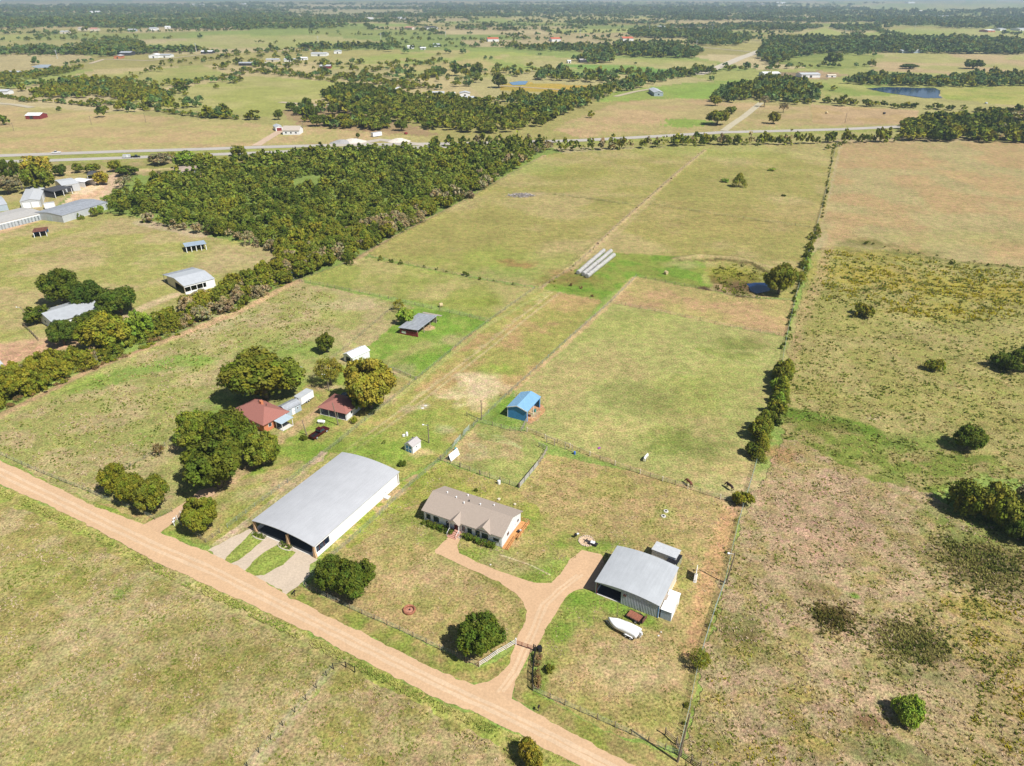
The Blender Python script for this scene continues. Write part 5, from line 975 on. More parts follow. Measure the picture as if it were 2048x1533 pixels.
for (px_, py_, l) in ((519, 1073, 'left one of the two planted beds at the front of the arched building'), (571, 1094, 'right one of the two planted beds at the front of the arched building')):
    x, y = g(px_, py_); e = thing('flower_bed', l, 'flower bed', (x, y, 0), b.rot, 'planted beds at the arched building'); n = MB()
    n.tube([(math.cos(t)*2., math.sin(t)*.8, .08) for t in np.linspace(0, 6.1, 22)], .13, 6); n.build('stone_edging', mat('pale_stone', (.5, .44, .36), .9, .2, 4), e)
    rr = np.random.default_rng(int(px_)); c = np.column_stack([rr.uniform(-1.6, 1.6, 22), rr.uniform(-.5, .5, 22), rr.uniform(.1, .55, 22)]); v, f, col = leaves(c, np.full(22, .3), 24, .08, rr, np.ones((22, 3)))
    o = link('shrubs', mesh_np('shrubs', v, f, col), LEAF, e); o.color = (*GCOL['dark'], 1)
# the white house
h = Bld('white_house', 'long white manufactured house with taupe shingle roof, two small front gables and a wooden deck', 'house', (849, 1042), (1004, 1096), (1039, 1046), 3.15, 'gable', 1.75, 'x')
h.walls('fblr', WHT2); h.floor(CONC, .25, .02, 'skirting'); h.roof(SHING, .45, .35, .14)
def cross_gable(x, w, dep, hh, m, z0=3.0):
    """small gable facing the front; ridge runs back into the main roof"""
    yb = -h.D/2; mb = MB(); zt = z0+hh; yr = yb+(zt-h.h)/h.rise*h.D/2+.15; t = .12
    for s_ in (-1, 1):
        a = (x+s_*(w/2+.25), yb-dep-.3, z0-.12); b_ = (x, yb-dep-.3, zt+.02); c_ = (x, yr, zt+.02); d_ = (x+s_*(w/2+.25), yb+(z0-.12-h.h)/h.rise*h.D/2+.1, z0-.12)
        mb.add([a, b_, c_, d_, *[(p[0], p[1], p[2]+t) for p in (a, b_, c_, d_)]], [(0, 1, 2, 3), (7, 6, 5, 4), (0, 4, 5, 1), (1, 5, 6, 2), (2, 6, 7, 3), (3, 7, 4, 0)])
    o = mb.build('gable_roof', m, h.root); MB().prism([(x-w/2, z0-.1), (x+w/2, z0-.1), (x, zt-.08)], yb-dep, yb-dep+.12, 'y').build('gable_wall', WHT2, h.root); return o
gx = -.145*h.W/2; cross_gable(gx, 2.3, 1.0, 1.0, SHING); cross_gable(.56*h.W/2, 3.2, .35, 1.2, SHING)
for s_ in (-1, 1): MB().box(gx+s_*1.08-.07, -h.D/2-.95, .5, gx+s_*1.08+.07, -h.D/2-.81, 3.0).build('porch_post', TRIM, h.root)
for k in range(4): MB().box(gx-1.05, -h.D/2-1.0-.32*(3-k)-.32, 0, gx+1.05, -h.D/2-1.0-.32*(3-k)+(0 if k < 3 else 1), .16*(k+1)).build('brick_step', mat('step_brick', (.5, .26, .19), .9, .2, 8), h.root)
for s_ in (-1, 1): MB().tube([(gx+s_*1.1, -h.D/2-2.1, .95), (gx+s_*1.1, -h.D/2-.95, 1.5)], .04).tube([(gx+s_*1.1, -h.D/2-2.1, 0), (gx+s_*1.1, -h.D/2-2.1, .95)], .04).build('handrail', TRIM, h.root)
h.door('f', .5+gx/h.W, 1.0, 2.05, mat('dark_red_door', (.12, .03, .03), .5, .1, 3), .62)
for t, w_, z_, hh in ((.06, 1.25, .9, 1.5), (.165, 1.5, .9, 1.5), (.315, .9, .95, 1.3), (.52, .9, .85, 1.5), (.60, 1.2, .85, 1.5), (.70, 1.2, .8, 1.7), (.79, 1.7, .85, 1.5), (.93, 1.5, 1.2, .9)): h.window('f', t, z_, w_, hh)
for t in (.02, .985): h.onwall('f', t, 0.3, .14, 2.8, .05).build('corner_trim', TRIM, h.root)
h.door('r', .62, .95, 2.05, TRIM, .75); h.window('r', .3, 1.3, 1., 1.); h.window('r', .84, 1.4, .8, .9)
for x_, y_ in ((-.72, .28), (-.42, .06), (-.3, .75), (-.17, -.12), (-.1, .12), (.18, .15), (.42, .6)):
    zz = h.zr(x_*h.W/2, y_*h.D/2)+.1; MB().lathe([(.12, 0), (.12, .35), (.17, .36), (.17, .42), (.02, .5)], 8, (x_*h.W/2, y_*h.D/2, zz)).build('roof_vent', TRIM if y_ != .12 else DARKM, h.root)
# deck: platform, boards, ramp, railing
dk = MB(); x0, x1 = h.W/2+.05, h.W/2+1.95; ya, yb = -h.D*.10, h.D/2+.2
n = 14
for i in range(n): dk.box(x0+(x1-x0)*i/n, ya, .50, x0+(x1-x0)*(i+1)/n-.02, yb, .56)
for i in range(5): yy = ya+(yb-ya)*i/4; dk.box(x0, yy-.05, 0, x0+.1, yy+.05, .5); dk.box(x1-.1, yy-.05, 0, x1, yy+.05, .5)
dkr = dk.build('deck', WOOD, h.root)
rp = MB()
for i in range(26): t0 = i/26; yy = ya-(h.D*.42)*t0; rp.box(x0, yy-h.D*.42/26+.015, .5*(1-t0)-.05, x0+1.35, yy, .5*(1-t0)+.04)
rp.build('ramp', WOOD, h.root)
def railing(name, pts, hh, m, parent, sp=1.2, rails=(.45, .9), pr=.05):
    mb = MB()
    for a, b_ in zip(pts[:-1], pts[1:]):
        a, b_ = Vector(a), Vector(b_); k = max(1, int((b_-a).length/sp))
        for i in range(k+1): p = a.lerp(b_, i/k); mb.box(p.x-pr, p.y-pr, p.z-.02, p.x+pr, p.y+pr, p.z+hh)
        for r_ in rails: mb.tube([a+Vector((0, 0, r_*hh/.95)), b_+Vector((0, 0, r_*hh/.95))], pr, 4)
    return mb.build(name, m, parent)
railing('deck_railing', [(x0+1.4, ya, .56), (x1, ya, .56), (x1, yb, .56), (x0+.1, yb, .56)], .95, WOOD, h.root); railing('ramp_railing', [(x0+1.4, ya-h.D*.42, .0), (x0+1.4, ya, .5)], .9, WOOD, h.root)
m_ = MB().box(-.9, -.5, 0, .9, .5, .04); x, y = g(915.5, 1073); tag(m_.build('door_mat', OLDW, None, (x, y, .045), h.rot), 'grey mat on the drive in front of the house steps', 'mat')
def hedge(pts, w_, hh, label, colr, n, group=None, name='hedge'):
    wp = W(pts); a, b_ = Vector(wp[0]), Vector(wp[-1]); L = (b_-a).length; e = thing(name, label, 'hedge', (a.x, a.y, 0), math.atan2((b_-a).y, (b_-a).x), group)
    r = np.random.default_rng(int(pts[0][0])); c = np.column_stack([r.uniform(0, L, n), r.uniform(-w_/2, w_/2, n)*.7, r.uniform(.2, 1, n)*hh*.8]); v, f, col = leaves(c, r.uniform(.25, .45, n)*w_/1.4, 34, .09, r, .75+.5*r.random((n, 3)))
    o = link('foliage', mesh_np('foliage', v, f, col), LEAF, e); o.color = (*GCOL[colr], 1); m2 = MB()
    for i in range(int(L/1.2)): m2.tube([(i*1.2+.5, 0, 0), (i*1.2+.6, .05, hh*.6)], .04, 5)
    m2.build('stems', BARK, e); return e
hedge([(846, 1047), (906, 1070)], 1.5, 1.25, 'clipped dark hedge under the left front windows of the white house', 'dark', 90); hedge([(927, 1076), (990, 1098)], 1.5, 1.35, 'clipped dark hedge under the right front windows of the white house', 'dark', 90)
# the workshop
s = Bld('metal_workshop', 'large grey metal workshop with a low curved roof and an open left bay', 'building', (1190, 1187), (1316, 1236), (1349, 1160), 3.1, 'arch', .6, 'y')
s.floor(CONC, .05, .05); MB().box(-s.W/2+.2, -s.D/2+.3, .05, -s.W*.09, s.D/2-.2, .06).build('bay_shade_floor', SHADE, s.root); RB = mat('ribbed_panel', (.50, .53, .55), .5, .08, 1, 0, .25); n_ = 24; xs_ = np.linspace(-s.W*.09+.12, s.W/2-.02, n_*4+1); vz = []  # near-black sheet over the slab paints in the open bay's shade
for i_, x_ in enumerate(xs_): yy_ = -s.D/2-(.14 if i_ % 4 in (1, 2) else .02); vz += [(x_, yy_, .02), (x_, yy_, s.zr(x_, -s.D/2)-.04)]
MB().add(vz, [(2*i_, 2*i_+2, 2*i_+3, 2*i_+1) for i_ in range(n_*4)]).build('ribbed_wall', RB, s.root)
s.walls('f', GREYW, [('f', .02, .41, 0, 2.8)]); s.walls('b', GREYW); s.walls('r', CREAM); s.walls('l', mat('workshop_red_frame', (.3, .1, .09), .6, .1, 2), [('l', .05, .48, 0, 2.75), ('l', .52, .95, 0, 2.75)])
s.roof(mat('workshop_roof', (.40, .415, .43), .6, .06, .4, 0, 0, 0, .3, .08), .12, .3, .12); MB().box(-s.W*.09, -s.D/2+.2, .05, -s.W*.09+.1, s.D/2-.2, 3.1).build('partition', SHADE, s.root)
s.post(-s.W/2+.1, -s.D/2+.1, BROWNM, .09, 3.1); MB().box(-s.W/2+.2, -s.D/2-.06, 0, -s.W/2+.34, -s.D/2+.02, 2.9).build('red_post', REDW, s.root)
s.onwall('f', .47, 2.2, .6, .45, .2).build('window', BROWNM, s.root); s.onwall('f', .995, .1, .12, 3.0, .18).build('corner_trim', BLUEW, s.root); s.onwall('r', .3, .2, 1.6, 2.2, .5).build('stacked_pallets', OLDW, s.root)
for i in range(5): MB().tube([(-s.W/2+1.2+i*.7, -s.D/2+3.5, .05), (-s.W/2+1.2+i*.7, -s.D/2+3.5, 1.1)], .3, 10).build('stored_drum', mat('drum_grey', (.12, .13, .15), .6, .2, 2), s.root)
k = Bld('lean_shed', 'white lean-to shed with pale flat roof behind the workshop', 'shed', (1302, 1118), (1349, 1136), (1357, 1119), 2.5, 'shed', -.15, 'x'); k.walls('fblr', WHITE); k.roof(PGREY, .12, .12, .08)
k = Bld('dog_kennel', 'wire kennel with a black tarp roof at the back corner of the workshop', 'kennel', (1331, 1137), (1351, 1145), (1362, 1126), 1.9, 'flat', 0)
for sx in (-1, 0, 1):
    for sy in (-1, 1): k.post(sx*(k.W/2-.05), sy*(k.D/2-.05), GRN_M, .04, 1.9)
k.roof(BLK, .05, .05, .06); mm = MB()
for i in range(6):
    z_ = .2+i*.3
    for sy in (-1, 1): mm.box(-k.W/2, sy*k.D/2-.01, z_, k.W/2, sy*k.D/2+.01, z_+.02)
    for sx in (-1, 1): mm.box(sx*k.W/2-.01, -k.D/2, z_, sx*k.W/2+.01, k.D/2, z_+.02)
mm.build('wire_mesh', GRN_M, k.root)
k = Bld('storage_shed', 'small white metal shed at the front right corner of the workshop', 'shed', (1320, 1236), (1341, 1244), (1357, 1206), 2.2, 'shed', .15, 'x'); k.walls('f', WEATH); k.walls('blr', WHITE); k.roof(WHITE, .1, .1, .07); k.door('r', .6, 1., 1.9, CREAM)
# blue barn
k = Bld('blue_barn', 'blue metal barn with light blue gable roof and white trim beside the horse pasture', 'barn', (1015, 834), (1054, 844), (1082, 815), 3.2, 'gable', 1.0, 'y')
k.walls('fbl', BLUEW); k.walls('r', BLUEW, [('r', .05, .95, 0, 2.8)]); k.roof(BLUER, .15, .2, .1)
for t in (0, .5, 1): k.post(k.W/2-.1, -k.D/2+.1+t*(k.D-.2), TRIM, .08)
for t in (.01, .99): k.onwall('f', t, 0, .14, 3.1, .04).build('corner_trim', TRIM, k.root)
for sx in (-1, 1): MB().prism([(sx*(k.W/2+.15), 3.02), (sx*(k.W/2+.15), 3.3), (0, 4.34), (0, 4.08)], -k.D/2-.24, -k.D/2-.203, 'y').build('gable_trim', TRIM, k.root)
x, y = g(1058, 833); tag(MB().box(-.5, -.25, 0, .5, .25, .5).box(-.42, -.18, .42, .42, .18, .44).build('feed_trough', BROWNM, None, (x, y, 0), k.rot), 'dark feed trough at the open side of the blue barn, nearer the road', 'trough')
x, y = g(1070, 824); tag(MB().lathe([(.25, 0), (.3, .45), (.3, .8), (.26, .82), (.25, .5), (.01, .48)], 12).build('water_barrel', TEAL, None, (x, y, 0)), 'dark blue green barrel at the open side of the blue barn', 'barrel')
# small white shed with blue door
k = Bld('garden_shed', 'little white shed with grey gable roof and blue and white double door', 'shed', (810, 902), (826, 908), (844, 896), 2.0, 'gable', .8, 'y'); k.walls('fblr', WHT2); k.roof(SHGR, .12, .12, .07)
d = k.onwall('f', .5, .1, 1.5, 1.75, .05).build('double_door', BLUEW, k.root); k.onwall('f', .5, .9, 1.5, .09, .07).build('door_brace', TRIM, d); k.onwall('f', .5, .1, .08, 1.75, .075).build('door_post', TRIM, d); k.window('r', .45, 1.1, .5, .5)
# a-frame hutch and barrel
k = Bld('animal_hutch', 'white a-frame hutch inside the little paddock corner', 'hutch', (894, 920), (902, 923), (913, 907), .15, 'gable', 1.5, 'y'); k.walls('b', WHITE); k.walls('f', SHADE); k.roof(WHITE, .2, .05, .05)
x, y = g(912, 902); tag(MB().lathe([(.3, 0), (.36, .4), (.36, .8), (.3, .84)], 14).build('barrel', TEAL, None, (x, y, 0)), 'teal barrel behind the white a-frame hutch', 'barrel')
# brick house and its outbuildings
k = Bld('brick_house', 'orange brick house with a red brown hipped shingle roof under big oaks', 'house', (470, 838), (530, 866), (570, 838), 2.9, 'hip', 1.9)
k = k; k.walls('fblr', BRICK, ztop=2.85); k.roof(SHRED, .55, .5, .14)
for t in (.2, .5, .8): k.window('f', t, 1., 1.2, 1.2)
k.window('r', .25, 1., 1., 1.1); k.door('r', .55, .95, 2.05, TRIM); MB().box(-.45, .6, 3.3, .35, 1.3, 5.3).build('chimney', BRICK, k.root)
for a_ in ((-2, 1.5), (1.6, 1.2)): MB().tube([(a_[0], a_[1], 3.6), (a_[0], a_[1], 4.9)], .08, 6).build('roof_vent', DARKM, k.root)
k = Bld('carport', 'small open carport with pale blue metal roof beside the brick house', 'carport', (553, 857), (566, 863), (582, 849), 2.3, 'shed', .15, 'x'); k.roof(mat('pale_blue_metal', (.46, .56, .62), .45, .06, 1, .1, .45), .25, .25, .07); k.floor(CONC, .04)
for sx in (-1, 1):
    for sy in (-1, 1): k.post(sx*(k.W/2-.08), sy*(k.D/2-.08), TRIM, .06, 2.25)
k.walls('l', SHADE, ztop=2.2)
k = Bld('board_shed', 'grey board shed with patched grey roof between the brick house and the white trailer', 'shed', (558, 828), (575, 836), (597, 818), 2.3, 'gable', .7, 'y'); k.walls('fblr', WEATH); k.roof(GALVY, .2, .2, .07); k.door('r', .45, .9, 1.9, TRIM); k.window('r', .75, 1.1, .6, .6)
k = Bld('brown_roof_garage', 'open fronted garage with red brown hipped roof half under the orange oak', 'garage', (640, 829), (694, 842), (728, 816), 2.5, 'hip', 1.6); k.floor(CONC, .06); k.walls('blr', WHT2, ztop=2.45); k.roof(SHRED, .35, .4, .12)
for t in (.02, .35, .68, .98): k.post(-k.W/2+t*k.W+(0.1 if t < .1 else -.1), -k.D/2+.1, TRIM, .08, 2.45)
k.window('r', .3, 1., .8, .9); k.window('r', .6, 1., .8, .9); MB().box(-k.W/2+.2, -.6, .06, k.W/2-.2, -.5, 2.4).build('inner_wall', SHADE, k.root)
k = Bld('white_roof_shed', 'small shed with bright white roof showing behind the orange oak', 'shed', (688, 722), (706, 730), (736, 713), 2.4, 'gable', .9, 'y'); k.walls('blr', WHT2); k.walls('f', WHT2, [('f', .25, .75, 0, 2.)]); k.roof(mat('white_roof', (.78, .78, .78), .5, .05, 1, .05, .45), .2, .25, .07)
k = Bld('tin_privy', 'tiny tin shed behind the huge oak tree', 'shed', (590, 750), (598, 753), (605, 747), 1.8, 'shed', .25, 'x'); k.walls('fblr', GALVX); k.roof(GALVY, .1, .1, .05)
# open shed with red front in the lush paddock
k = Bld('hay_shed', 'low open shed with grey tin roof and red boards in the bright green paddock', 'shed', (800, 668), (836, 675), (872, 646), 2.3, 'shed', .35, 'y'); k.kind = 'shed'
k.walls('f', REDW, [('f', .0, 1., 1.7, 2.2)]); k.walls('bl', OLDW); k.roof(GALVY, .35, .35, .08)
for t in (0, .33, .66, 1): k.post(k.W/2-.12, -k.D/2+.12+t*(k.D-.24), OLDW, .1)
k.onwall('f', .22, .5, 1.6, .8, .03).build('white_board', TRIM, k.root); MB().box(-k.W/2+1, k.D/2+.6, k.h+.12, k.W/2+1.5, k.D/2+1.6, k.h+.2).build('loose_sheet', OLDW, k.root)
# left of the hedgerow
k = Bld('livestock_barn', 'wide open sided barn with two tone grey gable roof and a pale end wall', 'barn', (372, 590), (432, 574), (414, 549), 3.4, 'gable', 1.1, 'x'); k.walls('br', WHITE); k.walls('l', CREAM, [('l', .45, .95, 0, 2.9)]); k.walls('f', WHITE, [('f', .0, .70, 1.0, 2.8)]); k.roof(GALVX, .2, .2, .1)
for t in (.2, .4, .6): k.post(-k.W/2+t*k.W, -k.D/2+.2, TRIM, .1)
L_ = MB().prism([(k.D/2+.1, 3.35), (k.D/2+.1, 3.45), (k.D/2+4, 2.95), (k.D/2+4, 2.85)], -k.W/2-.2, k.W/2+.2, 'x').build('lean_to_roof', GALVY, k.root)
for t in (0, .25, .5, .75, 1): MB().box(-k.W/2+t*(k.W-.2), k.D/2+3.7, 0, -k.W/2+t*(k.W-.2)+.18, k.D/2+3.88, 2.9).build('post', TRIM, k.root)
k = Bld('cattle_shelter', 'open cattle shelter with pale blue roof on white posts', 'shelter', (374, 506), (414, 500), (411, 491), 2.7, 'shed', -.4, 'x'); k.walls('bl', DARKM); k.roof(mat('blue_grey_roof', (.36, .44, .52), .5, .1, 1, .1, .5, 0, .3), .3, .3, .1)
for t in (0, .25, .5, .75, 1): k.post(-k.W/2+.12+t*(k.W-.24), -k.D/2+.12, TRIM, .13)
k = Bld('red_roof_shelter', 'small open shelter with rusty red roof below the long storage buildings', 'shelter', (69, 476), (95, 473), (93, 464), 2.6, 'shed', -.4, 'x'); k.walls('bl', BLUEW); k.roof(RUST, .3, .3, .1)
for t in (0, .5, 1): k.post(-k.W/2+.12+t*(k.W-.24), -k.D/2+.12, TRIM, .12)
k = Bld('farmhouse', 'farmhouse with long grey blue metal roof half hidden in dark trees', 'house', (112, 662), (208, 632), (196, 606), 3.0, 'gable', 1.6, 'x'); k.walls('fblr', WHT2); k.roof(GALV, .5, .4, .12)
for t in (.1, .5, .8): k.window('f', t, 1., 1.2, 1.2)
k.window('l', .5, 1., 1., 1.); k.door('f', .3)
k = Bld('white_outbuilding', 'building with white roof cut by the left edge beside the dirt track', 'building', (-40, 776), (20, 757), (8, 733), 3.2, 'gable', .9, 'x'); k.walls('fblr', WHITE); k.roof(GALVX, .2, .2, .1); k.door('r', .5)
k = Bld('storage_building', 'long grey storage building with flat pitched roof at the tip of the wood', 'building', (128, 446), (218, 418), (200, 402), 3.5, 'gable', .8, 'x'); k.walls('fb', GALVX); k.walls('lr', GALV); k.roof(GALVY, .15, .15, .1); k.door('l', .5, 3.2, 2.7, GREYW, handle=False)
k = Bld('mini_storage', 'long low storage block with a row of doors at the left edge', 'building', (-60, 476), (92, 438), (78, 421), 3.2, 'gable', .7, 'x'); k.walls('fblr', WHITE); k.roof(mat('tan_grey_roof', (.45, .43, .40), .6, .08, .8, .1, .6), .15, .15, .1)
for t in np.linspace(.34, .97, 15): k.door('f', float(t), 2.3, 2.4, GREYW, name='roller_door', handle=False)
k = Bld('pale_building', 'small pale roofed building at the left edge above the storage block', 'building', (-30, 428), (18, 421), (12, 404), 3.2, 'gable', .7, 'x'); k.walls('fblr', WEATH); k.roof(GALVX, .15, .15, .1); k.window('r', .5)
k = Bld('workshop_hall', 'long pale workshop hall with two white roller doors in its end', 'building', (44, 418), (84, 414), (142, 380), 3.6, 'gable', .9, 'y'); k.walls('fblr', GALVX); k.roof(PGREY, .15, .2, .1)
for t in (.28, .72): k.door('f', t, 3.4, 2.8, TRIM, name='roller_door', handle=False)
for t in (.35, .45): k.door('r', t, 3.6, 2.9, TRIM, name='roller_door', handle=False)
k = Bld('workshop_annex', 'taller pale block behind the workshop hall', 'building', (128, 386), (162, 381), (160, 368), 4.0, 'gable', .8, 'x'); k.walls('fblr', GALVX); k.roof(PGREY, .15, .15, .1); k.window('r', .5, 2, 1.4, 1.4); k.door('f', .4, 3, 3.4, SHADE, handle=False)
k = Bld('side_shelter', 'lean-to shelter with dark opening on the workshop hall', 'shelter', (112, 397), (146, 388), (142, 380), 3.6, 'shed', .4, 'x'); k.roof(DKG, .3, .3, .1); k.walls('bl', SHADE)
for t in (0, .5, 1): k.post(-k.W/2+.12+t*(k.W-.24), -k.D/2+.12, TRIM, .12)
k = Bld('dark_canopy', 'dark hipped canopy roof on posts beside the golden tree', 'canopy', (176, 359), (190, 358), (189, 352), 2.8, 'hip', .8); k.roof(DKG, .3, .3, .1)
for sx in (-1, 1):
    for sy in (-1, 1): k.post(sx*(k.W/2-.1), sy*(k.D/2-.1), TRIM, .08, 2.75)
k = Bld('open_carport', 'white open carport with a dark inside near the golden tree', 'carport', (172, 376), (192, 371), (190, 362), 3.2, 'arch', .6, 'y'); k.walls('blr', WHITE); k.roof(WHITE, .1, .1, .08)
k = Bld('roadside_house', 'house with a flat brownish roof in the grove by the highway', 'house', (352, 354), (397, 350), (394, 340), 3., 'hip', 1.1); k.walls('fblr', WHT2, ztop=2.95); k.roof(mat('brown_roof', (.36, .28, .22), .9, .15, 3), .4, .4, .1); k.door('f', .6); k.window('f', .3)
# beyond the highway
k = Bld('red_barn', 'small dark red barn with white roof in the far left pasture', 'barn', (52, 239), (81, 239), (82, 235), 3.2, 'gable', 1.6, 'x'); k.walls('fblr', REDW); k.roof(WHITE, .3, .3, .12); k.door('f', .4, 3, 3, SHADE, handle=False)
k = Bld('white_ranch_house', 'white house with light brown roof at the end of the short drive beyond the highway', 'house', (566, 270), (599, 270), (600, 265), 3.4, 'gable', 2.6, 'x'); k.walls('fblr', WHT2); k.roof(mat('tan_shingles', (.42, .36, .30), .9, .1, 5), .4, .4, .12)
for t in (.2, .5, .8): k.window('f', t, .9, 1.4, 1.4)
k = Bld('white_garage', 'white garage just left of the white ranch house', 'garage', (552, 263), (566, 262), (567, 257), 3., 'gable', 1., 'y'); k.walls('fblr', WHT2); k.roof(GALVX, .2, .2, .1); k.door('f', .5, 4, 2.5, REDW, handle=False)
k = Bld('pale_cabin', 'small white cabin alone in the green field beside the wooded creek', 'cabin', (1308, 193), (1326, 193), (1328, 185), 3.8, 'gable', 1.4, 'y'); k.walls('fblr', WEATH); k.roof(GALVX, .3, .3, .12); k.window('f', .5, 1.2, 2, 1.6); k.door('r', .5, 2, 2.4, WHITE)
